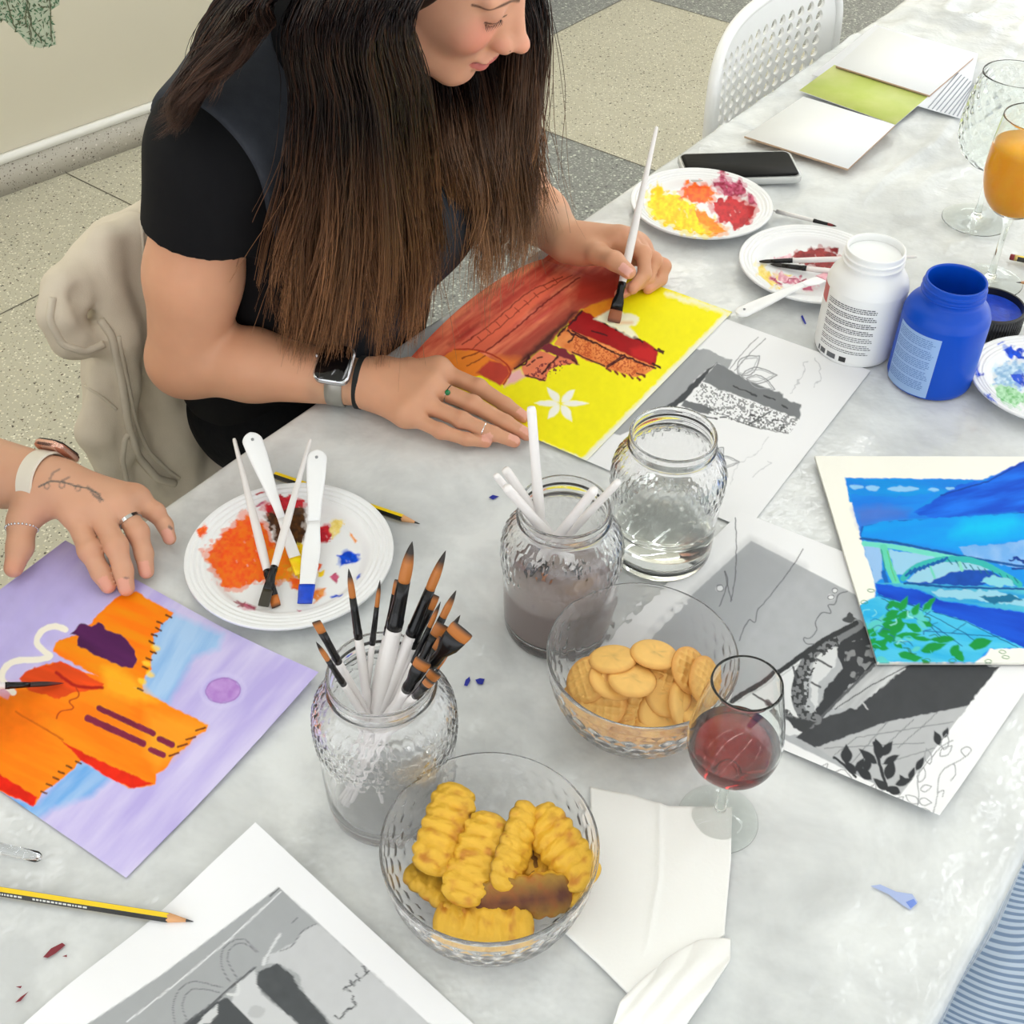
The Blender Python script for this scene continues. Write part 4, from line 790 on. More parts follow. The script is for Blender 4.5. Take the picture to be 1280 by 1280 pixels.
# ---------------------------------------------------------------- stemmed glasses
def stem_glass(name, bx, by, rimy, foot_w, prof, label, liq=None, lm=None, texture=False, rimhalf=None, lname='drink'):
    """prof: list (radius px-half at that picture height, fraction of total height) for the bowl"""
    c = G(bx, by, 0); c[2] = TZ+.0006; H = find_h(c, rimy, 0, .4); e = empty(name, c, label, 'glass')
    fr = foot_w/2/pxm(c); z0 = prof[0][1]*H
    bo = [(w/pxm(c+[0, 0, f*H]), f*H) for w, f in prof]
    out = smoothprof([(.001, .0012), (fr*.8, .0008), (fr, .0006), (fr*.995, .0022), (fr*.6, .004), (fr*.2, .008), (.0050, .016), (.0040, z0*.45), (.0042, z0*.8), (.0075, z0*.985)]+bo[0:], 6)
    W = .0013; inn = smoothprof([(.0008, bo[0][1]+.006)]+[(max(r-W, .001), z+(.004 if i == 0 else 0)) for i, (r, z) in enumerate(bo[1:], 1)], 6)
    if texture:
        def disp(t, r, z, s):
            m = np.clip((z/H-prof[1][1])/.06, 0, 1)*np.clip((.97-z/H)/.03, 0, 1)
            return m*(.0012*(np.abs(np.sin(t*9+z*150))+np.abs(np.sin(t*9-z*150)))-.001)
        glass_shell('glass_body', out, inn, c, M_glass2, e, 200, disp)
    else: glass_shell('glass_body', out, inn, c, M_glass2, e, 96)
    if liq:
        zi = [p[1] for p in inn]; ri = [p[0] for p in inn]
        o = liquid(lname, lambda z: max(1e-4, float(np.interp(z, zi, ri))+.0003), c, inn[0][1]+.0008, liq*H, lm, e)
    return e, c, H
M_wine = bpy.data.materials.new('red_wine'); M_wine.use_nodes = True; _b = M_wine.node_tree.nodes['Principled BSDF']
_b.inputs['Base Color'].default_value = (*srgb((206, 96, 92)), 1); _b.inputs['Transmission Weight'].default_value = 1; _b.inputs['Roughness'].default_value = 0; _b.inputs['IOR'].default_value = 1.34
_v = M_wine.node_tree.nodes.new('ShaderNodeVolumeAbsorption'); _v.inputs['Color'].default_value = (*srgb((200, 66, 62)), 1); _v.inputs['Density'].default_value = 46
M_wine.node_tree.links.new(_v.outputs[0], M_wine.node_tree.nodes['Material Output'].inputs['Volume'])
M_juice = mat('orange_juice', (255, 168, 0), .3, spec=.2, noise=(60, .6, (255, 184, 6), 4)); M_juice.node_tree.nodes['Principled BSDF'].inputs['Subsurface Weight'].default_value = .25; M_juice.node_tree.nodes['Principled BSDF'].inputs['Subsurface Radius'].default_value = (.01, .006, .002)
stem_glass('wine_glass', 897, 1025, 853, 97, [(8, .40), (34, .435), (52, .50), (59.5, .60), (58, .72), (52, .86), (45, 1.0)], 'small stemmed glass holding a little red wine beside the napkin', .60, M_wine, lname='red_wine')
stem_glass('juice_glass', 1236, 352, 147, 78, [(8, .42), (24, .46), (38, .54), (46, .66), (47, .78), (46, .90), (44, 1.0)], 'stemmed glass nearly full of orange juice behind the blue bottle', .84, M_juice, lname='orange_juice')
stem_glass('crystal_glass', 1219, 276, 92, 80, [(8, .36), (30, .42), (46, .52), (51, .66), (48, .85), (43, 1.0)], 'empty cut-glass goblet standing behind the orange juice', None, None, True)
# ================================================================ paint bottles
M_wp = mat('white_plastic', (236, 237, 236), .35); M_bp = mat('blue_plastic', (0, 72, 186), .35, spec=.3); M_blk = mat('black_plastic', (18, 18, 22), .3)
M_label = mat('label_white', (226, 230, 236), .5); M_ink = mat('label_ink', (92, 94, 98), .6); M_red = mat('label_red', (196, 96, 96), .5); M_lblue = mat('label_pale_blue', (150, 182, 226), .45); M_inkb = mat('label_ink_blue', (96, 130, 190), .6)
def make_bottle(name, bx, by, rimy, rimw, shw, basew, label, m, mpaint, lvl):
    c = G(bx, by, 0); c[2] = TZ+.0006; H = find_h(c, rimy); rr_ = rimw/2/pxm(c+[0, 0, H]); rs = shw/2/pxm(c+[0, 0, H*.62]); rb = basew/2/pxm(c); rs = (rs+rb)/2
    e = empty(name, c, label, 'bottle')
    out = smoothprof([(.001, .003), (rs*.8, .002), (rs*.93, 0), (rs*.99, .005), (rs, .014), (rs, H*.45), (rs, H*.64), (rs*.985, H*.69), (rs*.9, H*.76), (rr_*1.02, H*.82), (rr_*.97, H*.845), (rr_*.97, H*.87), (rr_*1.03, H*.88), (rr_*1.03, H*.89), (rr_*.97, H*.90), (rr_*.97, H*.925), (rr_*1.02, H*.935), (rr_*1.02, H*.945), (rr_*.97, H*.955), (rr_*.98, H*.99), (rr_*.965, H)], 5)
    inn = smoothprof([(.001, H*lvl-.002), (rr_*.5, H*lvl-.001), (rr_*.9, H*lvl-.002), (rr_*.9, H*.9), (rr_*.9, H*.99), (rr_*.965, H)], 4)
    o = MB().lathe(out+inn[::-1], c, 96).build('bottle_body', m, e); dedupe(o.data, 2e-5)
    MB().lathe([(1e-4, H*lvl+.0006), (rr_*.5, H*lvl+.0002), (rr_*.89, H*lvl+.0008)], c, 64).build('paint_surface', mpaint, e)
    return e, c, H, rs, rr_
def wrap(c, r, a0, a1, z0, z1, n=24, dr=.0003):
    """curved label patch"""
    return [[(c[0]+(r+dr)*math.cos(a), c[1]+(r+dr)*math.sin(a), c[2]+z) for a in np.linspace(a0, a1, n)] for z in (z0, z1)]
def add_wrap(b, c, r, a0, a1, z0, z1, m, dr=.0003, n=24):
    k = wrap(c, r, a0, a1, z0, z1, n, dr); b.rings(k, m, False, False, closed=False)
bw = make_bottle('paint_bottle', 1066, 433, 309.5, 75.5, 104, 94, 'open white paint bottle with printed label between the plate and blue bottle', M_wp, mat('white_paint', (244, 246, 246), .2), .93)
bb = make_bottle('paint_bottle', 1160, 472, 349, 78, 108, 102, 'open blue paint bottle beside the black lid', M_bp, mat('blue_paint', (0, 20, 140), .15), .66)
e, c, H, rs, _ = bw; b = MB(); ang = lambda px, py, hz: math.atan2(*(lambda q: (q[1]-c[1], q[0]-c[0]))(G(px, py, hz)))
A0, A1 = R(-90-84), R(-90+10)
rt = random.Random(4)
zt_, zb = H*.60, H*.13; rows = 26
for i in range(rows):
    z = zt_-(zt_-zb)*i/rows; dz_ = (zt_-zb)/rows*.55; a = A0+R(12)
    end = A1-R(2 if i % 4 else 8)-R(rt.uniform(0, 4))
    if i > 13: dz_ *= .8
    if i % 4 == 3: continue
    while a < end:
        w_ = R(rt.uniform(1.5, 6)); add_wrap(b, c, rs, a, min(a+w_, end), z-dz_, z, 1, .0002, 4); a += w_+R(.8)
for k, (a0_, a1_) in enumerate([(R(-90-74), R(-90-70)), (R(-90-68), R(-90-58)), (R(-90-54), R(-90-40)), (R(-90-34), R(-90-24))]):
    add_wrap(b, c, rs, a0_, a1_, H*.045, H*.095, 1 if k < 3 else 2, .0002, 5)
add_wrap(b, c, rs, R(-90-100), R(-90-78), H*.50, H*.66, 3, .0002, 8)
b.build('label', [M_label, M_ink, mat('label_black', (46, 46, 48), .6), M_red], e)
e, c, H, rs, _ = bb; b = MB()
A0, A1 = R(-90-88), R(-90-18); add_wrap(b, c, rs, A0, A1, H*.03, H*.62, 0, .0002, 24)
for i in range(30):
    z = H*.59-(H*.52)*i/30; a = A0+R(3); end = A1-R(5+rt.uniform(0, 6))
    if i % 6 == 5: continue
    while a < end:
        w_ = R(rt.uniform(2, 7)); add_wrap(b, c, rs, a, min(a+w_, end), z-.0011, z, 1, .00035, 4); a += w_+R(1)
b.build('label', [M_lblue, M_inkb], e)
# black lid lying upside down with blue paint inside
c = G(1232, 407, 0); c[2] = TZ+.0006; H = find_h(c, 380); r_ = 41/pxm(c+[0, 0, H]); e = empty('bottle_lid', c, 'upturned black screw lid with blue paint inside, behind the blue bottle', 'lid')
lb = [(1e-4, 0), (r_*.94, 0), (r_*.98, .002), (r_, .004), (r_, H*.97), (r_*.985, H), (r_*.93, H), (r_*.92, H*.96), (r_*.92, .004), (1e-4, .004)]
o = MB().lathe(lb, c, 72).build('cap', M_blk, e, auto=40); dedupe(o.data, 2e-5)
rg = MB()
for k in range(72):
    a = 2*math.pi*k/72; rg.box((c[0]+(r_+.0002)*math.cos(a), c[1]+(r_+.0002)*math.sin(a), c[2]+H*.5), (.0012, .0016, H*.8), a)
rg.build('grip_ridges', M_blk, e, smooth=False)
MB().lathe([(1e-4, H*.62), (r_*.5, H*.60), (r_*.8, H*.66), (r_*.915, H*.72)], c, 48).build('blue_paint', PT['blue'], e)
# ================================================================ brushes, knives, pencils
M_handle = mat('brush_handle', (232, 228, 226), .3); M_ferr = mat('brush_ferrule', (16, 16, 18), .25, .3); M_steel = mat('steel', (190, 192, 196), .2, 1)
def bristle_mat(name, c1, c2):
    return mat(name, rough=.5, attr='paint', bump=(900, .3, .0004))
M_bris = bristle_mat('bristles', None, None)
def raypt(px, py, B, L, s):
    d = _fw+_rt*(px-640)/CF-_up*(py-640)/CF; d = d/np.linalg.norm(d); t0 = (B-CAM)@d; r2 = L*L-np.sum((B-CAM-d*t0)**2)
    if r2 < 0: return CAM+d*t0
    return CAM+d*(t0+s*math.sqrt(r2))
def brush(T, E_, r, label, fl=.034, bl=.024, kind='round', group=None, name='paintbrush', tipcol=(30, 22, 18), bcol=(176, 106, 44), wid=None, blunt=0, wet=None):
    """T: bristle tip, E_: handle end (world)"""
    T = np.array(T, float); E_ = np.array(E_, float); d = unit(E_-T); L = np.linalg.norm(E_-T)
    e = empty(name, E_, label, 'paintbrush', group)
    P = lambda s: T+d*s
    ts = [bl+fl-.001, bl+fl+.004, bl+fl+.03, bl+fl+.055, L*.75, L-.004, L-.001, L]; rr_ = [r*.96, r, r*1.12, r*1.08, r*(.72+.2*blunt), r*(.5+.4*blunt), r*(.4+.35*blunt), r*.1]
    MB().tube([P(t) for t in ts], rr_, 14).build('handle', M_handle, e)
    fw = wid if wid else r
    side = np.cross(d, _fw); side = unit(side)
    flat_ = lambda a: None
    ft = [bl-.001, bl+fl*.3, bl+fl*.55, bl+fl*.8, bl+fl*.82, bl+fl]; 
    if kind == 'flat':
        fr_ = [1]*6; fl_ = [(fw, r*.45), (fw*.92, r*.6), (r*.98, r*.95), (r*.98, r*.98), (r*1.06, r*1.06), (r*1.0, r*1.0)]
        MB().tube([P(t) for t in ft], fr_, 16, flat=fl_, up=np.cross(side, d)).build('ferrule', M_ferr, e)
    else:
        MB().tube([P(t) for t in ft], [r*.78, r*.86, r*.93, r*.97, r*1.05, r*1.0], 16).build('ferrule', M_ferr, e)
    if kind == 'flat':
        bt = np.array([0, .0005, bl*.3, bl*.7, bl]); sc = [(fw*.92, r*.12), (fw*1.0, r*.2), (fw*1.05, r*.38), (fw*1.02, r*.46), (fw*.97, r*.42)]
        o = MB().tube([P(t) for t in bt], [1]*5, 20, flat=sc, up=np.cross(side, d)).build('bristles', M_bris, e)
    else:
        bt = np.linspace(0, bl, 9); f = bt/bl; rad = r*.8*np.clip(np.sin(np.clip(f*1.25, 0, 1)*math.pi/2)**.8*(1.06-.12*f), .04, 1.1)
        o = MB().tube([P(t) for t in bt], list(rad), 14).build('bristles', M_bris, e)
    V = np.empty(len(o.data.vertices)*3, np.float32); o.data.vertices.foreach_get('co', V); V = V.reshape(-1, 3)+E_
    s = np.clip((V-T)@d/bl, 0, 1)[:, None]; m = np.clip((.5-s)/.25, 0, 1) if kind == 'round' else np.clip((.12-s)/.1, 0, 1)
    C = SL(bcol)*(1-m)+SL(wet or tipcol)*m if wet is None else SL(bcol)*(1-np.clip((.75-s)/.2, 0, 1))+SL(wet)*np.clip((.75-s)/.2, 0, 1)
    set_attr(o.data, 'paint', C); return e
def seat_in_jar(jar, tippx, linepx, L=.2, seed=0, hrim=.93, rf=.86):
    """line through two picture points; find a line inside the jar that projects on it: returns tip, lower end"""
    e, c, H, rr_, rb, W = jar; a = np.array(tippx, float); b = np.array(linepx, float); d = unit(b-a); best = None
    for s in np.linspace(5, 200, 70):
        Q = G(*(a+d*s), c[2]-TZ+H*hrim)
        if np.linalg.norm((Q-c)[:2]) > rr_*rf-.006: continue
        for hb in (.012, .03, .05, .07):
            for s2 in np.linspace(s+10, s+300, 50):
                Bp = G(*(a+d*s2), c[2]-TZ+hb)
                if np.linalg.norm((Bp-c)[:2]) > rb*.90-.006: continue
                v = unit(Q-Bp); lo, hi = 0, .6; tgt = (a-b)@(-d)
                if (project(Bp+v*hi)-b)@(-d) < tgt: continue
                for _ in range(22):
                    m = (lo+hi)/2
                    if (project(Bp+v*m)-b)@(-d) < tgt: lo = m
                    else: hi = m
                q = (lo-L)**2*60+(np.linalg.norm((Q-c)[:2])/rr_-.55)**2*.001+(hb-.012)*.3
                if best is None or q < best[0]: best = (q, Bp+v*lo, Bp)
    if best is None:
        print('fallback', tippx); Q = G(*b, H); return Q+np.array([0, 0, .08]), c+np.array([0, 0, .02])
    return best[1], best[2]
c4 = lambda x, y: (380+x*.1875, 660+y*.1875)
jb = [  # tip, a lower point on the handle, radius, kind, width, label
    ((297, 270), (430, 1190), .0034, 'round', None, 'slim round brush rising at the left of the jar, tip to the upper left'),
    ((507, 345), (440, 900), .0024, 'round', None, 'thin round brush standing upright beside the thick one in the jar'),
    ((722, 90), (490, 1205), .0062, 'round', None, 'thick round brush with the tallest pointed tip in the jar'),
    ((640, 350), (520, 900), .0040, 'flat', .0042, 'black-ended brush half hidden behind the thick round brush'),
    ((945, 150), (600, 1000), .0050, 'round', None, 'large round brush with a dark pointed tip right of the thick one'),
    ((862, 440), (560, 1180), .0042, 'flat', .0052, 'flat brush with a square orange end below the large round tip'),
    ((912, 490), (640, 1100), .0026, 'round', None, 'very thin dark-tipped brush in the middle of the cluster'),
    ((1015, 415), (650, 1150), .0038, 'round', None, 'round brush with a long dark tip leaning to the right'),
    ((925, 640), (620, 1180), .0040, 'flat', .0050, 'flat brush with orange bristles in the middle of the cluster'),
    ((1042, 580), (700, 1150), .0034, 'round', None, 'small round brush leaning right behind the wide flat one'),
    ((1062, 668), (610, 1190), .0046, 'flat', .0085, 'wide flat brush, furthest to the right in the jar'),
    ((935, 740), (680, 1160), .0036, 'flat', .0046, 'short flat brush leaning right, below the wide flat one'),
    ((985, 790), (740, 1120), .0034, 'round', None, 'short round brush at the right edge of the cluster'),
    ((800, 880), (640, 1150), .0042, 'flat', .0060, 'flat brush lying lowest over the jar rim'),
    ((880, 960), (740, 1130), .0036, 'flat', .0045, 'low flat brush just above the jar rim on the right'),
    ((80, 622), (370, 1150), .0030, 'flat', .0032, 'small flat brush leaning far left, the upper of two'),
    ((80, 758), (340, 1160), .0026, 'round', None, 'small brush leaning far left, the lower of two'),
    ((840, 1020), (690, 1170), .0030, 'flat', .0036, 'stubby dark flat brush resting on the right of the jar rim')]
jar_brush_info = []
for i, (a, b_, r, kind, wd, lab) in enumerate(jb):
    T, B = seat_in_jar(jarB, c4(*a), c4(*b_), L=.235 if r > .0045 else .215)
    jar_brush_info.append((np.linalg.norm(T-B)))
    brush(T, B, r, lab, fl=.042 if r > .0045 else .036, bl=.036 if r > .0045 and kind == 'round' else (.026 if kind == 'round' else .014), kind=kind, wid=wd, group='brushes in the honeycomb jar')

jh = [((631, 585.6), (676, 652), .0048, 'thick upturned brush handle at the left of the grey water jar, the rear one'), ((619, 593), (668, 652), .0036, 'thin upturned brush handle furthest left in the grey water jar'), ((632, 608), (684, 667), .0046, 'upturned brush handle at the left of the grey water jar, the front one'),
      ((664, 508), (674, 639), .0046, 'tallest upturned brush handle in the grey water jar'), ((744, 611), (700, 667), .0046, 'printed upturned brush handle leaning right in the grey water jar'), ((774, 601), (719, 659), .0038, 'slender upturned brush handle reaching over the clear jar')]
for (a, b_, r, lab) in jh:
    T, B = seat_in_jar(jarG, a, b_, L=.19, rf=.95)
    d = unit(T-B); brush(B, T, r, lab, fl=.03, bl=.02, kind='round', group='upturned brushes in the grey water', wet=(120, 90, 90), blunt=1)
# brushes and palette knives on the plates
f25 = lambda x, y: (220+x*.25, 530+y*.25)
brush(G(*f25(502, 915), .006), G(*f25(290, 72), .046), .0042, 'paintbrush with orange bristles lying on the orange paint plate', fl=.030, bl=.014, kind='flat', wid=.0046, bcol=(196, 110, 40))
brush(G(*f25(436, 912), .011), G(*f25(672, 75), .052), .0038, 'paintbrush with dark wet bristles crossing the other one on the plate', fl=.026, bl=.020, kind='flat', wid=.0052, bcol=(50, 46, 34), tipcol=(50, 46, 34), wet=(50, 46, 34))
M_kn = mat('knife_plastic', (244, 245, 246), .3)
def knife(pts, label, tipc=None, hole=True):
    """pts: (px,py,h) handle end, neck, blade shoulder, tip; widths in m"""
    P = [np.array(G(x, y, h)) for x, y, h, w in pts]; Wd = [w for *_, w in pts]
    e = empty('palette_knife', P[0], label, 'palette knife'); n = len(P)
    def ribbon(P, Wd, th, name, m, round0=False):
        d = unit(P[-1]-P[0]); side = unit(np.cross(d, [0, 0, 1])); up_ = np.cross(side, d)
        rings = []; k = 12
        sm = []
        for i in range(len(P)-1):
            for t in np.linspace(0, 1, 6, endpoint=False):
                tt = t*t*(3-2*t); sm.append((P[i]*(1-t)+P[i+1]*t, Wd[i]*(1-tt)+Wd[i+1]*tt, th[i]*(1-t)+th[i+1]*t))
        sm.append((P[-1], Wd[-1], th[-1]))
        if round0:
            w0_ = Wd[0]; r0 = [(P[0]-d*w0_/2*math.sin(a), w0_*math.cos(a), th[0]) for a in np.linspace(1.45, 0, 7)[:-1]]; sm = r0+sm
        for c, w, t in sm:
            rings.append([c+side*(w/2*math.copysign(abs(math.cos(a))**.6, math.cos(a)))+up_*(t/2*math.copysign(abs(math.sin(a))**.6, math.sin(a))) for a in np.linspace(0, 2*math.pi, k, endpoint=False)])
        return MB().rings(rings).build(name, m, e)
    ribbon(P[:2], Wd[:2], [.005, .004], 'handle', M_kn, True)
    ribbon(P[1:], Wd[1:], [.004]+[.0016]*(n-2), 'blade', M_kn)
    if hole:
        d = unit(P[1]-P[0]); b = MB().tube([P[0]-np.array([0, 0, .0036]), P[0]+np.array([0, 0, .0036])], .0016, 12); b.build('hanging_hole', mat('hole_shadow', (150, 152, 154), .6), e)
    if tipc is not None:
        d = unit(P[-1]-P[-2]); L = np.linalg.norm(P[-1]-P[-2]); f = min(.9, .022/L)
        ribbon([P[-1]-(P[-1]-P[-2])*f+np.array([0, 0, .0004]), P[-1]+d*.0006+np.array([0, 0, .0004])], [Wd[-2]*(f)+Wd[-1]*(1-f)+.001, Wd[-1]+.001], [.0024, .0022], 'paint_coat', tipc)
    return e
knife([(316, 552, .050, .0215), (352, 648, .019, .0085), (366, 690, .011, .012), (377, 717, .008, .0125)], 'white plastic palette knife with a yellow-stained blade, under the other one', PT['yellow'])
knife([(396, 574, .046, .0215), (392.5, 652, .024, .013), (389, 690, .016, .0185), (381, 754, .008, .0135)], 'white plastic palette knife with a blue-tipped blade lying on the plate', PT['blue'])
knife([(930, 389, .010, .0215), (1003, 356, .022, .010), (1018, 352, .020, .017), (1036, 344, .012, .015)], 'white plastic palette knife leaning on the rim of the dark red plate', PT['pink'])
brush(G(947, 327, .006), G(1146, 321, .026), .0034, 'thin paintbrush with a dark point lying across the dark red plate, the rear one', fl=.028, bl=.018, kind='round', bcol=(30, 26, 26))
brush(G(962, 330, .006), G(1118, 349, .024), .0036, 'thin paintbrush with a dark point lying across the dark red plate, the front one', fl=.032, bl=.018, kind='round', bcol=(30, 26, 26))
brush(G(1046, 283, .0045), G(966, 263, .0045), .0028, 'thin white brush poking out behind the dark red plate', fl=.02, bl=.014, kind='round', bcol=(120, 30, 36))
# acrylic stick at the left edge
e = empty('acrylic_stick', G(-50, 1048, .005), 'clear acrylic brush handle lying below the castle painting', 'brush handle'); MB().tube([G(-50, 1048, .005), G(46, 1071, .005), G(50, 1072, .005)], [.0045, .0045, .003], 16).build('rod', glass_mat('acrylic', (250, 252, 255), .05), e)
# ---------------------------------------------------------------- pencils
M_py = mat('pencil_yellow', (240, 204, 26), .3); M_pk = mat('pencil_black', (30, 28, 26), .3); M_wood = mat('pencil_wood', (214, 160, 112), .7); M_lead = mat('pencil_lead', (60, 60, 64), .4); M_gold = mat('ferrule_gold', (200, 176, 110), .3, .8); M_pr = mat('pencil_end_red', (130, 30, 40), .4)
M_foil = mat('silver_print', (206, 206, 198), .35)
def pencil(T, E_, label, r=.0041, text=False, sharp=True):
    T = np.array(T, float); E_ = np.array(E_, float); d = unit(E_-T); L = np.linalg.norm(E_-T); side = unit(np.cross(d, [0, 0, 1])); up_ = np.cross(side, d)
    e = empty('pencil', E_, label, 'pencil'); body = MB(); a0 = R(0)
    hexa = lambda s, rr_: [T+d*s+side*(rr_*math.cos(a0+k*math.pi/3))+up_*(rr_*math.sin(a0+k*math.pi/3)) for k in range(6)]
    s0 = .020 if sharp else 0
    A, B = hexa(s0, r), hexa(L-.006, r)
    for k in range(6): body.add([A[k], A[(k+1) % 6], B[(k+1) % 6], B[k]], [(0, 1, 2, 3)], 0 if k in (1, 4) else 1)
    # yellow on the flanks facing up, black between, a thin yellow edge line
    body.add(A, [tuple(range(6))], 1); body.add(B, [tuple(range(6))[::-1]], 1)
    for k in (0, 2):
        q0 = [A[k]*(1-t)+A[(k+1) % 6]*t for t in (.0, .22)]; q1 = [B[k]*(1-t)+B[(k+1) % 6]*t for t in (.0, .22)]
    body.build('shaft', [M_py, M_pk], e, smooth=False)
    if sharp:
        ring = lambda s, rr_: [T+d*s+side*(rr_*math.cos(k*math.pi/9))+up_*(rr_*math.sin(k*math.pi/9)) for k in range(18)]
        MB().rings([ring(s0+.002, r*.86), ring(s0, r*.9), ring(.006, r*.30)]).build('sharpened_wood', M_wood, e)
        MB().rings([ring(.0065, r*.31), ring(.001, r*.10), ring(0, r*.03)]).build('lead', M_lead, e)
    else:
        ring = lambda s, rr_: [T+d*s+side*(rr_*math.cos(k*math.pi/9))+up_*(rr_*math.sin(k*math.pi/9)) for k in range(18)]
        MB().rings([ring(-.006, r*.8), ring(-.005, r*1.02), ring(0, r*1.02)]).build('end_cap', M_pr, e); MB().rings([ring(0, r*1.03), ring(.004, r*1.03)]).build('end_band', M_gold, e)
    if text:
        k = 5 if (np.cross(side, d)@np.array([0, 0, 1]) > 0) else 5
        m = MB(); rg = random.Random(2)
        # face towards the viewer: choose the side face whose normal looks at the camera most
        best = max(range(6), key=lambda k: unit((A[k]+A[(k+1) % 6])/2-(T+d*s0))@unit(CAM-T)-(1 if k in (1, 4) else 0))
        P0, P1 = A[best], A[(best+1) % 6]; nrm = unit((P0+P1)/2-(T+d*s0))*.00012; w_ = P1-P0; s = .085
        while s < L-.02:
            l = rg.uniform(.0012, .0034)
            if not (.13 < s < .137): m.add([P0+w_*.3+d*(s-s0)+nrm, P0+w_*.3+d*(s-s0+l)+nrm, P0+w_*.68+d*(s-s0+l)+nrm, P0+w_*.68+d*(s-s0)+nrm], [(0, 1, 2, 3)])
            s += l+.0009
        m.build('lettering', M_foil, e, smooth=False)
    return e
pencil(G(242, 1152, .0037), G(-60, 1105, .0037), 'sharpened yellow and black pencil lying at the lower left over the printed sheet', text=True)
pencil(G(525, 655, .0037), G(338, 592, .0037), 'yellow and black pencil lying behind and under the orange paint plate')
pencil(G(1268, 322, .0037), G(1380, 345, .0037), 'pencil with a dark red end coming in at the right edge', sharp=False)
pencil(G(1270, 353, .0037), G(1380, 356, .0037), 'dark pencil point beside the juice glass foot at the right edge')
# ================================================================ phone
A, B, C_ = G(846, 191, .012), G(987, 187, .012), G(1000, 216, .012)
ex = flat(B-A); Lx = np.linalg.norm(ex); rz = math.atan2(ex[1], ex[0]); Ly = .086; ctr = (A+B)/2-unit([-ex[1], ex[0], 0])*Ly/2
ctr[2] = TZ+.0062; e = empty('mobile_phone', ctr, 'black smartphone in a clear case lying behind the plate of yellow and red paint', 'phone', rz=rz)
def rrect(w, h, r, n=6):
    out = []
    for cx, cy, a in ((w/2-r, h/2-r, 0), (-w/2+r, h/2-r, 90), (-w/2+r, -h/2+r, 180), (w/2-r, -h/2+r, 270)):
        out += [(cx+r*math.cos(R(a+t)), cy+r*math.sin(R(a+t))) for t in np.linspace(0, 90, n)]
    return out
def slab(w, h, r, z0, z1, ch=.0008): return [[(x, y, z) for x, y in rrect(w-2*i, h-2*i, r)] for z, i in ((z0, ch), (z0+ch, 0), (z1-ch, 0), (z1, ch))]
MB().rings(slab(Lx, Ly, .012, -.0055, .0045)).build('clear_case', mat('clear_case', (196, 198, 196), .15, .1), e, world=False, auto=50)
MB().rings(slab(Lx-.006, Ly-.006, .011, -.004, .0052)).build('frame', mat('phone_frame', (120, 122, 124), .2, .8), e, world=False, auto=50)
MB().rings(slab(Lx-.009, Ly-.009, .010, .004, .0056, .0003)).build('screen', mat('phone_screen', (3, 3, 4), .4, spec=.05), e, world=False, auto=50)
# ================================================================ boards and paper at the far end
M_bd = mat('board_white', (240, 242, 242), .5); M_tan = mat('board_edge_tan', (196, 166, 140), .7); M_gr = mat('green_gouache', (186, 202, 92), .5, noise=(14, .9, (206, 212, 130), 6), bump=(60, .2, .001)); M_pap = mat('plain_paper', (242, 244, 248), .6)
def quadslab(name, px, h, th, top, side, label, cat, group=None):
    P = [G(x, y, h) for x, y in px]; b = MB(); lo = [p-np.array([0, 0, th]) for p in P]
    b.add(P, [(0, 1, 2, 3)], 0); b.add(lo, [(3, 2, 1, 0)], 1)
    for i in range(4): j = (i+1) % 4; b.add([P[i], lo[i], lo[j], P[j]], [(0, 1, 2, 3)], 1)
    o = b.build(name, [top, side], smooth=False); dedupe(o.data); return tag(o, label, cat, group)
o = quadslab('paper_sheet', [(1015, 93), (1204, 149), (1223, 67), (1094, 31)], .0036, .0006, M_pap, M_pap, 'white paper with ruled lines under the far drawing board', 'paper')
ln = MB()
for k in range(9):
    t = .50+k*.055; a = G(1158+k*5.6, 136+k*1.2, .0039); b2 = G(1190+k*3.4, 96-k*2.5+k*1.2, .0039); b2 = G(1206+k*1.5, 92-k*.5+k*0, .0039) if k < 1 else b2
    a = G(1160+k*5.2, 135+k*1.5, .00395); b2 = G(min(1160+k*5.2+38-k*1.2, 1217), 135+k*1.5-44+k*1.0, .00395); w_ = unit(np.cross(b2-a, [0, 0, 1]))*.0011
    ln.add([a-w_, a+w_, b2+w_, b2-w_], [(0, 1, 2, 3)])
ln.build('ruled_lines', mat('ruled_ink', (150, 156, 166), .6), o, smooth=False)
quadslab('painting', [(999, 113), (1119, 156), (1162, 119), (1043, 81)], .0048, .0010, M_gr, M_pap, 'sheet brushed plain light green between two white boards', 'painting')
quadslab('drawing_board', [(1045, 82), (1162, 119), (1217, 72), (1099, 34)], .0088, .0032, M_bd, M_tan, 'blank white board on the ruled paper, the far one of two', 'board')
quadslab('drawing_board', [(930.5, 170), (1060, 211), (1119, 156), (1004, 120.5)], .0090, .0032, M_bd, M_tan, 'blank white board nearest the perforated chair, the near one of two', 'board')
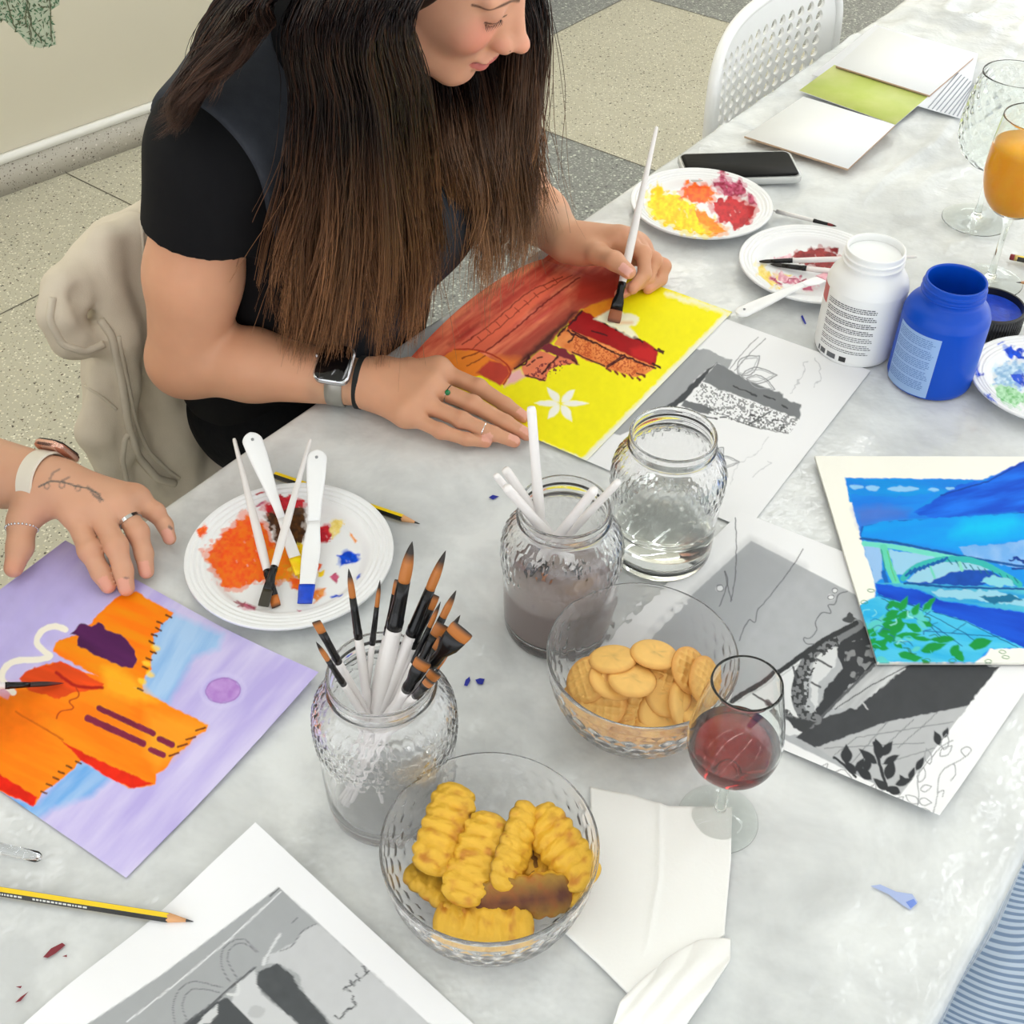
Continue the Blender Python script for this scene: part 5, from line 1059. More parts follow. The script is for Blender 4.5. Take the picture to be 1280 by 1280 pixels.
# ================================================================ napkin
def coons(edges, nx, ny, h, bumpf):
    top, right, bottom, left = [np.array(e_, float) for e_ in edges]
    def samp(P, t):
        s = np.r_[0, np.cumsum(np.linalg.norm(np.diff(P, axis=0), axis=1))]; s /= s[-1]
        return np.stack([np.interp(t, s, P[:, 0]), np.interp(t, s, P[:, 1])], -1)
    u = np.linspace(0, 1, nx); v = np.linspace(0, 1, ny); Tp, Bp, Lp, Rp = samp(top, u), samp(bottom, u), samp(left, v), samp(right, v)
    U_, V_ = np.meshgrid(u, v, indexing='ij'); U_, V_ = U_[..., None], V_[..., None]
    X = (1-V_)*Tp[:, None]+V_*Bp[:, None]+(1-U_)*Lp[None]+U_*Rp[None]-((1-U_)*(1-V_)*top[0]+U_*(1-V_)*top[-1]+(1-U_)*V_*bottom[0]+U_*V_*bottom[-1])
    P = np.array([[G(x, y, 0) for x, y in row] for row in X.reshape(nx, ny, 2)]); P[..., 2] = TZ+h+bumpf(U_[..., 0], V_[..., 0], P); return P
def sheetmesh(name, P, th, m, parent):
    nx, ny = P.shape[:2]; I = np.arange(nx*ny).reshape(nx, ny); F = np.stack([I[:-1, :-1], I[1:, :-1], I[1:, 1:], I[:-1, 1:]], -1).reshape(-1, 4)
    z = np.cross(P[1, 0]-P[0, 0], P[0, 1]-P[0, 0])[2]
    if z < 0: F = F[:, ::-1]
    Q = P.copy(); Q[..., 2] = np.maximum(Q[..., 2]-th, TZ+.0002); n = nx*ny; V = np.concatenate([P.reshape(-1, 3), Q.reshape(-1, 3)])
    lp = np.concatenate([I[:, 0], I[-1, 1:], I[-2::-1, -1], I[0, -2:0:-1]]); j = np.arange(len(lp)); S_ = np.stack([lp[j], lp[j]+n, lp[(j+1) % len(lp)]+n, lp[(j+1) % len(lp)]], -1)
    if z < 0: S_ = S_[:, ::-1]
    return link(name, np_mesh(name, V, np.concatenate([F, F[:, ::-1]+n, S_])), m, parent)
M_nap = mat('napkin_tissue', (246, 246, 243), .85, bump=(420, .35, .0008))
nap = empty('paper_napkin', G(820, 1100, 0), 'folded white paper napkin lying beside the biscuit bowl', 'napkin')
wrk = lambda U_, V_, P: .0016*vnoise(P, 26, 5, 3)+.0012*np.exp(-((U_-.50)/.02)**2)*(V_ < .8)+.002*np.clip(V_-.8, 0, 1)*5*vnoise(P, 50, 6, 2)
P = coons([[(737, 987), (790, 997), (835, 1011), (914, 1013)], [(914, 1013), (913, 1078), (905, 1165), (905, 1172)], [(702, 1166), (745, 1205), (786, 1246), (905, 1172)], [(737, 987), (740, 1060), (722, 1120), (702, 1166)]], 70, 70, .0035, wrk)
sheetmesh('folded_sheet', P, .003, M_nap, nap)
P = coons([[(784, 1246), (830, 1205), (870, 1180), (912, 1178)], [(912, 1178), (911, 1206), (886, 1246), (846, 1300)], [(760, 1300), (846, 1300)], [(784, 1246), (773, 1263), (768, 1280), (760, 1300)]], 50, 50, .005, lambda U_, V_, P: .008*np.sin(np.clip(V_*1.0, 0, 1)*math.pi)**.7*(.5+.5*vnoise(P, 30, 9, 2))+.003*np.abs(np.sin(U_*9+V_*4)))
sheetmesh('curled_corner', P, .006, M_nap, nap)
# ================================================================ paint stains on the cloth
M_sb = mat('stain_blue', (20, 36, 150), .4); M_slb = mat('stain_pale_blue', (168, 184, 226), .4); M_sr = mat('stain_red', (124, 26, 44), .4); M_sp = mat('stain_pale', (196, 206, 232), .4)
_ns = [0]
def stain(pts, m):
    _ns[0] += 1
    P = [G(x, y, .0) for x, y in pts]; 
    for p in P: p[2] = TZ+.0003+.00006*_ns[0]
    ctr = sum(P)/len(P); b = MB(); b.add(P+[ctr], [(i, (i+1) % len(P), len(P)) for i in range(len(P))]); b.build('paint_stain', m, cl, smooth=False)
for pts, m in [([(580, 857), (582, 850), (587, 846), (588, 851), (584, 858)], M_sb), ([(594, 850), (600, 848), (606, 849), (603, 856), (597, 855)], M_sb), ([(611, 622), (616, 619), (624, 621), (616, 625)], M_sb), ([(1001, 396), (1003, 394), (1008, 405), (1006, 406)], M_sb),
               ([(1088, 1108), (1100, 1106), (1120, 1115), (1140, 1118), (1147, 1128), (1138, 1138), (1128, 1132), (1110, 1118)], M_slb), ([(1132, 1128), (1142, 1124), (1146, 1130), (1138, 1136)], mat('stain_mid_blue', (110, 140, 220), .4)),
               ([(54, 1197), (64, 1186), (78, 1179), (82, 1182), (70, 1192), (60, 1198)], M_sr), ([(19, 1254), (26, 1247), (36, 1240), (26, 1252)], M_sr), ([(78, 1196), (84, 1194), (84, 1197)], M_sr), ([(20, 1234), (28, 1233), (26, 1236)], M_sr), ([(688, 1), (689, 1), (690, 2)], M_sr)]: stain(pts, m)
# ================================================================ white perforated chair at the far side
def perforated_chair():
    e = empty('plastic_chair', np.array([*(td*2.03+tn*1.13)[:2], 0]), 'white plastic chair with a perforated back at the far table side', 'chair')
    M_ch = mat('chair_plastic', (238, 239, 238), .3)
    def W(u, v, z): p = td*u+tn*v; return (p[0], p[1], z)
    u0, u1, zb, zt = 1.80, 2.275, .50, .825; vb = lambda u, z: .945+.035*(1-((u-2.04)/.24)**2)+.10*(zt-z)*-.35
    def inside_scale(cu, cz): return cu, cz
    # superellipse outline; cells with teardrop holes in the middle
    b = MB(); nc, nr = 13, 11; hu0, hu1, hz0, hz1 = u0+.045, u1-.045, zb+.03, zt-.045; k = 16
    def front(u, z): return W(u, vb(u, z), z)
    cw, ch = (hu1-hu0)/nc, (hz1-hz0)/nr
    def both(quads, th=.006):
        for q in quads:
            b.add([front(*p) for p in q], [tuple(range(len(q)))]); b.add([W(p[0], vb(*p)+th, p[1]) for p in q], [tuple(range(len(q)))[::-1]])
    for i in range(nc):
        for j in range(nr):
            cu, cz = hu0+cw*(i+.5), hz0+ch*(j+.5); A = [2*math.pi*t/k+math.pi/4 for t in range(k)]
            def sq(a):
                x, y = math.cos(a), math.sin(a); m = max(abs(x), abs(y)); return (cu+x/m*cw/2, cz+y/m*ch/2)
            def hole(a):
                x, y = math.cos(a), math.sin(a); return (cu+cw*.32*x*(1-.35*y), cz+ch*.42*y)
            both([[sq(A[t]), sq(A[(t+1) % k]), hole(A[(t+1) % k]), hole(A[t])] for t in range(k)])
            for t in range(k):
                p, q = hole(A[t]), hole(A[(t+1) % k]); b.add([front(*p), front(*q), W(q[0], vb(*q)+.006, q[1]), W(p[0], vb(*p)+.006, p[1])], [(0, 1, 2, 3)])
    # rim band around the holes: from the hole rectangle to a rounded outline
    n = 96; out = []; inn = []
    cu, cz = (u0+u1)/2, (zb+zt)/2
    for t in range(n):
        a = 2*math.pi*t/n; x, y = math.cos(a), math.sin(a); m = max(abs(x), abs(y)); inn.append((cu+x/m*(hu1-hu0)/2, cz+(hz0+hz1)/2-cz+y/m*(hz1-hz0)/2))
        s = (abs(x)**5+abs(y)**5)**(-1/5); out.append((cu+x*s*(u1-u0)/2, cz+y*s*(zt-zb)/2-(.018*(x*s)**2 if y > 0 else 0)))
    both([[inn[t], inn[(t+1) % n], out[(t+1) % n], out[t]] for t in range(n)])
    o = b.build('backrest', M_ch, e, smooth=False)
    MB().tube([W(p[0], vb(*p)+.003, p[1]) for p in out+[out[0]]], .010, 10).build('back_rim', M_ch, e)
    MB().box(W(2.04, .80, .44), (.44, .42, .03), R(TA), bev=.012).build('seat', M_ch, e)
    for (a, c_) in ((1.86, .64), (2.22, .64), (1.86, .97), (2.22, .97)): MB().tube([W(a, c_, .43), W(a+(.02 if a > 2 else -.02), c_+(.03 if c_ > .8 else -.03), 0)], [.018, .012], 12).build('leg', M_ch, e)
perforated_chair()
# ================================================================ crackers and biscuits
def cracker_mesh(waffle, seed):
    b = MB(); rg = random.Random(seed); n = 40; rings = []; Rk = .0215
    prof = [(0.05, .0034), (.3, .0036), (.55, .0035), (.8, .0029), (.93, .0018), (1.0, 0), (.93, -.0018), (.8, -.0027), (.5, -.0031), (.05, -.0031)]
    for r_, z in prof: rings.append([(Rk*r_*(1+.012*math.sin(3*2*math.pi*t/n+seed))*math.cos(2*math.pi*t/n), Rk*r_*.97*math.sin(2*math.pi*t/n), z) for t in range(n)])
    if waffle:
        N = 25; V = []; xs = np.linspace(-1, 1, N); b = MB(); rings = []
        for r_ in list(np.linspace(.02, .96, 13))+[1.0]:
            ring = []
            for t in range(n*2):
                a = math.pi*t/n; x, y = r_*math.cos(a), r_*math.sin(a)
                g_ = .0016*(max(0, 1-abs(((x*3.2) % 1)-.5)*5)+max(0, 1-abs(((y*3.2) % 1)-.5)*5)) if r_ < .93 else 0
                ring.append((Rk*x, Rk*y*.97, .0030+g_-.002*r_**4))
            rings.append(ring)
        for r_, z in ((1.0, -.0004), (.9, -.0026), (.02, -.003)): rings.append([(Rk*r_*math.cos(math.pi*t/n), Rk*r_*.97*math.sin(math.pi*t/n), z) for t in range(n*2)])
    b.rings(rings); me = np_mesh('cracker', b.V, b.F)
    V = np.array(b.V); t = np.clip((V[:, 2])/.004, -1, 1); e_ = np.clip((np.hypot(V[:, 0], V[:, 1])/Rk-.8)/.2, 0, 1)[:, None]
    nz = vnoise(V, 160, seed, 3)[:, None]
    C = SL((236, 188, 104))*(1-.0*e_)+0*nz; C = C*(1-.55*e_)+SL((200, 122, 48))*.55*e_; C = C*(.86+.28*nz)
    if waffle:
        low = np.clip((.0036-V[:, 2])/.001, 0, 1)[:, None]*(V[:, 2] > .0005)[:, None]; C = C*(1-.35*low)+SL((214, 146, 66))*.35*low
    else:
        for q in range(7):
            a = rg.uniform(0, 6.28); r_ = rg.uniform(0, .6)*Rk; d = np.hypot(V[:, 0]-r_*math.cos(a), V[:, 1]-r_*math.sin(a)); m = np.clip(1-d/.0016, 0, 1)[:, None]; C = C*(1-.3*m)
    set_attr(me, 'paint', np.clip(C, 0, 1)); me.polygons.foreach_set('use_smooth', np.ones(len(me.polygons), bool)); return me
M_crk = mat('cracker_crust', rough=.6, attr='paint', bump=(500, .3, .0006))
crm = [cracker_mesh(w_, s_) for w_, s_ in ((0, 1), (1, 2), (0, 3), (1, 4))]
for m_ in crm: m_.materials.append(M_crk)
toC = unit([0, -.73, .68])
# px, py, height, tilt about x (towards the camera +), tilt sideways, mesh
crl = [(766, 824, .066, -14, -6, 0, 'smooth round cracker at the upper left of the heap'), (818, 818, .068, -12, 6, 2, 'smooth round cracker at the top right of the heap'), (790, 850, .066, -4, 5, 0, 'smooth round cracker lying on top in the middle of the heap'), (765, 851, .059, 2, 14, 2, 'smooth cracker mostly covered by the middle one'),
       (804, 832, .058, -10, 0, 2, 'cracker peeping out below the top right one'), (735, 850, .054, 18, -38, 1, 'waffled cracker tilted at the left side of the heap'), (837, 842, .058, 22, 14, 1, 'waffled cracker standing right of the top right one'), (862, 838, .060, 22, 40, 3, 'waffled cracker standing on edge behind the wine glass rim'),
       (880, 850, .056, 30, 52, 1, 'waffled cracker against the bowl wall, furthest right'), (835, 868, .050, 26, 8, 0, 'pale speckled cracker facing forward right of the middle'), (753, 879, .046, 34, -10, 1, 'large waffled cracker at the lower left of the heap'), (779, 873, .044, 20, 0, 3, 'waffled cracker sunk behind the lower left one'),
       (800, 890, .040, 40, 10, 3, 'waffled cracker at the front of the heap'), (827, 891, .040, 40, 6, 2, 'smooth cracker at the front right of the heap'), (851, 880, .044, 24, 58, 0, 'cracker on edge at the right front of the heap'), (728, 872, .040, 10, -20, 2, 'small cracker end at the far left front')]
low = [(745, 905, .026, 20, -20, 0), (775, 915, .022, 24, 4, 1), (810, 922, .020, 20, 0, 2), (845, 912, .024, 24, 16, 3), (868, 890, .032, 16, 30, 0), (760, 893, .032, 14, -6, 3), (820, 905, .030, 18, 6, 0), (790, 865, .040, 5, 0, 2), (815, 850, .044, 0, 10, 1), (760, 860, .036, 0, -10, 0), (840, 885, .034, 8, 14, 2), (795, 900, .014, 6, 0, 0)]
def put(name, me, loc, eul, label, cat, group):
    o = bpy.data.objects.new(name, me); COL.objects.link(o); o.location = loc; o.rotation_euler = eul; return tag(o, label, cat, group)
rg = random.Random(11)
for i, (x, y, h, tx, ty, mi, lab) in enumerate(crl): put('cracker', crm[mi], G(x, y, h), (R(tx), R(ty), rg.uniform(-.3, .3)), lab, 'cracker', 'crackers in the glass bowl')
for i, (x, y, h, tx, ty, mi) in enumerate(low): put('cracker', crm[mi], G(x, y, h), (R(tx), R(ty), rg.uniform(0, 3)), 'cracker buried at the bottom of the heap, seen through the glass', 'cracker', 'crackers in the glass bowl')
def biscuit_mesh(seed, L=.088, W_=.036, H_=.017):
    rg = random.Random(seed); n, k = 90, 48; V = np.zeros((n, k, 3)); nb = 7
    for i in range(n):
        s = i/(n-1); x = (s-.5)*L; end = (1-abs(2*s-1)**6)**.5 if 0 < s < 1 else .02
        rib = abs(math.sin(s*math.pi*nb)); 
        for j in range(k):
            a = 2*math.pi*j/k; y = math.cos(a); z = math.sin(a)
            wy = W_/2*end*(.90+.12*rib); yy = wy*math.copysign(abs(y)**.8, y)
            if z > 0: zz = H_*.62*end*z**.8*(.80+.22*rib*(.6+.4*math.cos(y*5)))
            else: zz = -H_*.28*end*abs(z)**.5
            V[i, j] = (x, yy, zz)
    nz = vnoise(V, 230, seed, 3)-.5; V[..., 2] += .0055*nz*(V[..., 2] > 0); V[..., 1] *= 1+.14*nz
    b = MB().rings([list(map(tuple, V[i])) for i in range(n)]); me = np_mesh('biscuit', b.V, b.F); P = np.array(b.V)
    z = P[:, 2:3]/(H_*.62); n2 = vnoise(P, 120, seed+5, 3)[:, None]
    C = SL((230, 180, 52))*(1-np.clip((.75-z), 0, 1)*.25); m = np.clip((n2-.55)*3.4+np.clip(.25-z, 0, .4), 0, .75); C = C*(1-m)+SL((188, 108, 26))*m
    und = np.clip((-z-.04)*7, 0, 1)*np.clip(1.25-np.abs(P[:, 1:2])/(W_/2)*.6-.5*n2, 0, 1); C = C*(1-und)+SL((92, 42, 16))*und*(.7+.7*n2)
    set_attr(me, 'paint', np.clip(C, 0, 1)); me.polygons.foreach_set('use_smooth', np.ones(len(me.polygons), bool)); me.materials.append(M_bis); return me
M_bis = mat('biscuit_crust', rough=.55, attr='paint', bump=(380, .45, .0012))
bms = [biscuit_mesh(s_) for s_ in (1, 2, 3)]
# end A (px,py,h), end B, roll about own axis, mesh, label
bl_ = [((574, 982), .068, (536, 1092), .050, -14, 0, 'ridged biscuit furthest left, leaning on the bowl wall'), ((616, 1022), .066, (573, 1126), .046, -6, 1, 'long ridged biscuit right of the leftmost one'), ((657, 1022), .062, (630, 1098), .052, -62, 2, 'biscuit turned on its side in the middle of the bowl'),
       ((677, 1026), .060, (727, 1092), .052, 26, 0, 'ridged biscuit at the upper right of the bowl'), ((602, 1128), .042, (706, 1116), .044, -122, 1, 'biscuit showing its dark brown baked underside'), ((541, 1150), .030, (668, 1162), .030, 20, 2, 'ridged biscuit lying lowest at the front of the bowl'),
       ((526, 1096), .030, (590, 1140), .026, -30, 0, 'biscuit half buried under the long ridged one'), ((664, 1046), .040, (694, 1112), .034, 160, 1, 'brown-bottomed biscuit under the upper right one'), ((640, 1084), .034, (716, 1108), .036, 10, 2, 'biscuit buried behind the one showing its underside')]
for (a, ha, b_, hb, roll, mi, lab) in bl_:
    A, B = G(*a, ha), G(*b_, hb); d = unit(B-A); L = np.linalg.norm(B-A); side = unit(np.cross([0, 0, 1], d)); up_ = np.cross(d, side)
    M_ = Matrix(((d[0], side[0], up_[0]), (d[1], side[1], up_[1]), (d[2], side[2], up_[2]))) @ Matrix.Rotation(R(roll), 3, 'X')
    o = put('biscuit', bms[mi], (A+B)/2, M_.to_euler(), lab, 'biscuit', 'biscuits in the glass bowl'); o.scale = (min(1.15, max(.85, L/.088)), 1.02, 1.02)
# ================================================================ smooth bodies: distance fields turned into one continuous skin
class Field:
    def __init__(s, lo, hi, h):
        s.lo = np.array(lo, float); s.h = h; s.n = np.ceil((np.array(hi)-s.lo)/h).astype(int)+1; s.F = np.full(s.n, .05, np.float32)
    def _blk(s, lo, hi):
        a = np.clip(np.floor((lo-s.lo)/s.h).astype(int), 0, s.n-1); b = np.clip(np.ceil((hi-s.lo)/s.h).astype(int)+1, 0, s.n)
        if (b <= a).any(): return None
        ax = [s.lo[i]+s.h*np.arange(a[i], b[i]) for i in range(3)]
        return tuple(slice(a[i], b[i]) for i in range(3)), np.stack(np.meshgrid(*ax, indexing='ij'), -1)
    def put(s, sl, d, k, mode='u'):
        A = s.F[sl]; 
        if mode == 'u':
            if k > 0: h = np.maximum(k-np.abs(A-d), 0)/k; s.F[sl] = np.minimum(A, d)-h*h*k*.25
            else: s.F[sl] = np.minimum(A, d)
        else:
            B = -d
            if k > 0: h = np.maximum(k-np.abs(A-B), 0)/k; s.F[sl] = np.maximum(A, B)+h*h*k*.25
            else: s.F[sl] = np.maximum(A, B)
    def cap(s, a, b, r1, r2=None, k=.01, mode='u', sq=None):
        a, b = np.array(a, float), np.array(b, float); r2 = r1 if r2 is None else r2; m = max(r1, r2)+k+3*s.h
        q = s._blk(np.minimum(a, b)-m, np.maximum(a, b)+m)
        if q is None: return s
        sl, P = q; ab = b-a; t = np.clip(((P-a)@ab)/max(ab@ab, 1e-12), 0, 1); v = P-(a+t[..., None]*ab)
        if sq is not None:      # flatten along a direction
            n, f = unit(sq[0]), sq[1]; c = v@n; v = v+n*(c*(1/f-1))[..., None]
            d = np.linalg.norm(v, axis=-1)-(r1+(r2-r1)*t); d = np.where(d < 0, d*f, d*(.5+.5*f))
        else: d = np.linalg.norm(v, axis=-1)-(r1+(r2-r1)*t)
        s.put(sl, d.astype(np.float32), k, mode); return s
    def ell(s, c, r, axes=None, k=.01, mode='u'):
        c, r = np.array(c, float), np.array(r, float); m = r.max()+k+3*s.h; q = s._blk(c-m, c+m)
        if q is None: return s
        sl, P = q; v = P-c
        if axes is not None: v = np.stack([v@np.array(a) for a in axes], -1)
        k0 = np.linalg.norm(v/r, axis=-1); k1 = np.linalg.norm(v/(r*r), axis=-1)+1e-9; d = k0*(k0-1)/k1
        d = np.where(k0 < .15, -r.min(), d)
        s.put(sl, d.astype(np.float32), k, mode); return s
    def mesh(s, smooth=1):
        F = s.F; I = F < 0; n = F.shape
        c = np.zeros(tuple(x-1 for x in n), np.uint8)
        for dx in (0, 1):
            for dy in (0, 1):
                for dz in (0, 1): c += I[dx:n[0]-1+dx, dy:n[1]-1+dy, dz:n[2]-1+dz]
        act = np.argwhere((c > 0) & (c < 8)); idx = np.full(c.shape, -1, np.int32); idx[tuple(act.T)] = np.arange(len(act))
        S = np.zeros((len(act), 3)); W = np.zeros(len(act)); corner = [(0, 0, 0), (1, 0, 0), (0, 1, 0), (1, 1, 0), (0, 0, 1), (1, 0, 1), (0, 1, 1), (1, 1, 1)]
        val = [F[tuple((act+np.array(q)).T)] for q in corner]
        for i in range(8):
            for j in range(i+1, 8):
                a, b = np.array(corner[i]), np.array(corner[j])
                if abs(a-b).sum() != 1: continue
                x = (val[i] < 0) != (val[j] < 0); t = np.where(x, val[i]/np.where(x, val[i]-val[j], 1), 0)
                S += x[:, None]*(a+t[:, None]*(b-a)); W += x
        V = s.lo+s.h*(act+S/W[:, None]); Q = []
        for ax in range(3):
            o1, o2 = [(1, 2), (2, 0), (0, 1)][ax]; sl0 = [slice(None)]*3; sl1 = [slice(None)]*3; sl0[ax] = slice(0, -1); sl1[ax] = slice(1, None)
            A, B = I[tuple(sl0)], I[tuple(sl1)]; e = np.argwhere(A != B)
            ok = (e[:, o1] > 0) & (e[:, o2] > 0) & (e[:, o1] < c.shape[o1]) & (e[:, o2] < c.shape[o2]); e = e[ok]
            u, w = np.zeros(3, int), np.zeros(3, int); u[o1] = 1; w[o2] = 1
            q = np.stack([idx[tuple(e.T)], idx[tuple((e-u).T)], idx[tuple((e-u-w).T)], idx[tuple((e-w).T)]], -1); ins = A[tuple(e.T)]
            q[~ins] = q[~ins][:, ::-1]; Q.append(q)
        Q = np.concatenate(Q); Q = Q[(Q >= 0).all(1)]
        for _ in range(smooth):
            acc = np.zeros_like(V); cnt = np.zeros(len(V))
            for i in range(4):
                a, b = Q[:, i], Q[:, (i+1) % 4]; 
                for k_ in range(3): acc[:, k_] += np.bincount(a, V[b, k_], len(V))+np.bincount(b, V[a, k_], len(V))
                cnt += np.bincount(a, minlength=len(V))+np.bincount(b, minlength=len(V))
            V = V*.4+acc/np.maximum(cnt, 1)[:, None]*.6
        return V, Q
def merge(parts):
    Vs, Fs, n = [], [], 0
    for V, F in parts: Vs.append(V); Fs.append(F+n); n += len(V)
    return np.concatenate(Vs), np.concatenate(Fs)
def chain(f, pts, rad, k):
    for i in range(len(pts)-1): f.cap(pts[i], pts[i+1], rad[i], rad[i+1], k)
def hand(f, W_, mcps, fingers, thumb, palm_r=.0135, frad=(.0095, .0088, .0082, .0070), wr=.024, kp=.016, flatn=None, tr=(.0155, .013, .0112, .009), web=None):
    """W_ wrist, mcps 4 knuckles, fingers: 4 lists [pip, dip, tip]; palm blended, fingers kept apart"""
    base = f.F.copy()
    chain(f, [W_, thumb[0]], [wr*.8, tr[0]], kp)
    for m in mcps: f.cap(W_+(m-W_)*.12, m, wr*.72, palm_r, kp)
    for i in range(3):
        c = (mcps[i]+mcps[i+1])/2; f.cap(W_+(c-W_)*.35, W_+(c-W_)*.97, palm_r*1.08, palm_r*.98, kp)
    for m in mcps: f.ell(m+np.array([0, 0, palm_r*.25]), [palm_r*.75]*3, None, .010)
    palm = f.F.copy(); out = None
    for m, fg, sc in zip(mcps, fingers, (1, 1.02, .97, .86)):
        f.F = palm.copy(); pts = [m]+list(fg); r = [frad[0]*sc*1.08, frad[1]*sc*1.04, frad[2]*sc*1.0, frad[3]*sc]; 
        g = Field(f.lo, f.lo+f.h*(f.n-1), f.h) if False else None
        F0 = f.F; f.F = np.full_like(F0, .05); chain(f, pts, r, .004); f.ell(pts[1], [r[1]*1.06]*3, None, .004); Fi = f.F
        h = np.maximum(.009-np.abs(palm-Fi), 0)/.009; Fi = np.minimum(palm, Fi)-h*h*.009*.25
        out = Fi if out is None else np.minimum(out, Fi)
    f.F = np.full_like(palm, .05); chain(f, thumb, tr, .006); Ft = f.F; h = np.maximum(.014-np.abs(palm-Ft), 0)/.014; Ft = np.minimum(palm, Ft)-h*h*.014*.25
    # thumb and fingers: narrow seam
    h = np.maximum(.0015-np.abs(out-Ft), 0)/.0015; f.F = np.minimum(out, Ft)-h*h*.0015*.25
SKIN = SL((222, 166, 132))
def skin_colour(V, base=(212, 157, 124), seed=1):
    n = vnoise(V, 14, seed, 3)[:, None]-.5; C = np.tile(SL(base), (len(V), 1))*(1+.10*n); n2 = vnoise(V, 90, seed+1, 2)[:, None]-.5; return C*(1+.05*n2)
def tint(C, V, c, r, col, a=.5, pw=1.0):
    d = np.linalg.norm((V-np.array(c))/np.array(r), axis=1); w = (np.clip(1-d, 0, 1)**pw*a)[:, None]; C[:] = C*(1-w)+SL(col)*w
def nail(C, V, tip, dip, up_, r, col=(238, 182, 166)):
    d = unit(tip-dip); side = unit(np.cross(d, up_)); n = np.cross(side, d); c = tip-d*r*.15; v = V-c
    m = (np.abs(v@side) < r*.62) & (np.abs(v@d) < r*.95) & (v@n > r*.35) & (np.linalg.norm(v, axis=1) < r*2.2); w = m.astype(float)[:, None]*.75
    C[:] = C*(1-w)+SL(col)*w
def make_skin_mat():
    m = mat('skin', rough=.48, attr='paint', bump=(420, .10, .0006)); b = m.node_tree.nodes['Principled BSDF']
    b.inputs['Subsurface Weight'].default_value = .22; b.inputs['Subsurface Radius'].default_value = (.012, .005, .003); b.inputs['Subsurface Scale'].default_value = .5; b.inputs['Specular IOR Level'].default_value = .35
    return m
M_skin = make_skin_mat()
def skin_obj(name, parts, C, parent):
    V, F = parts; me = np_mesh(name, V, F); set_attr(me, 'paint', np.clip(C, 0, 1)); return link(name, me, M_skin, parent)
# ================================================================ the woman painting with her left hand
woman = empty('person', np.array([*(td*.95+tn*1.15)[:2], 0]), 'seated woman with long brown hair in a charcoal vest, painting with a held brush', 'person')
def Wp(u, v, h): p = td*u+tn*v; return np.array([p[0], p[1], TZ+h])
shR, shL = G(258, 196, .28), None
shR = G(262, 205, .275); shL = shR+td*.335+np.array([0, 0, -.005]); elR = G(236, 446, .036); elL = G(645, 238, .045); wR = G(448, 478, .030); wL = G(709, 304, .042)
neckb = (shR+shL)/2+np.array([0, 0, .035])-tn*.0
# head frame
yaw, pit, rol = R(-8), R(27), R(12); z_ = np.array([0, 0, 1.])
f0 = np.array([math.cos(yaw), math.sin(yaw), 0]); hF = math.cos(pit)*f0-math.sin(pit)*z_; hU = math.sin(pit)*f0+math.cos(pit)*z_; hR = np.cross(hF, hU)
hU, hR = math.cos(rol)*hU+math.sin(rol)*hR, math.cos(rol)*hR-math.sin(rol)*hU
hO = G(538, -62, .455); HS = 1.06
def Hd(f, r, u): return hO+HS*(f*hF+r*hR+u*hU)
hax = (hF, hR, hU)
# ---- right arm and hand (flat on the paper)
f = Field([-.56, .98, TZ-.06], [.06, 1.30, TZ+.34], .0023)
am = shR*.45+elR*.55+(G(238, 340, .14)-G(248, 340, .14))*.5; f.cap(shR, am, .056, .0515, .02); f.cap(am, elR, .0515, .046, .02); f.ell(elR+np.array([-.004, .0, -.004]), [.045, .045, .042], None, .012)
fm = elR*.62+wR*.38+np.array([0, 0, .002]); f.cap(elR, fm, .044, .041, .012); f.cap(fm, wR, .041, .0270, .015)
Vra, Fra = f.mesh(2)
f = Field([-.235, 1.03, TZ-.012], [.045, 1.24, TZ+.085], .0014)
f.cap(wR+(elR-wR)*.35, wR+(elR-wR)*.02, .0350, .0262, .012, sq=([0, 0, 1], .92))
mc = [G(548, 463, .030), G(537, 482, .033), G(523, 501, .031), G(507, 518, .026)]
fg = [[G(598, 484, .025), G(632, 506, .017), G(654, 521, .0115)], [G(591, 505, .027), G(632, 528, .018), G(658, 543, .0115)], [G(577, 525, .025), G(617, 542, .016), G(643, 552, .0110)], [G(551, 539, .020), G(583, 549, .014), G(608, 553, .0095)]]
th_ = [G(478, 462, .022), G(512, 459, .014), G(545, 466, .011), G(572, 476, .010)]
hand(f, wR+unit(mc[1]-wR)*.012, mc, fg, th_, palm_r=.0150, frad=(.0096, .0090, .0084, .0072), wr=.0275, kp=.018, tr=(.0135, .011, .0095, .008))
Vrh, Frh = f.mesh(2)
Crh = skin_colour(Vrh); 
for m_, g_ in zip(mc, fg):
    tint(Crh, Vrh, m_, [.016]*3, (214, 136, 108), .45); tint(Crh, Vrh, g_[0], [.012]*3, (206, 128, 104), .5); tint(Crh, Vrh, g_[1], [.010]*3, (208, 132, 110), .35); tint(Crh, Vrh, g_[2], [.013]*3, (226, 140, 120), .6)
for g_, r in zip(fg[1:], (.0073, .0070, .0062)): nail(Crh, Vrh, g_[2], g_[1], np.array([0, -.15, 1]), r, (236, 178, 160))
nail(Crh, Vrh, fg[0][2], fg[0][1], np.array([0, -.15, 1]), .0072, (236, 178, 160))
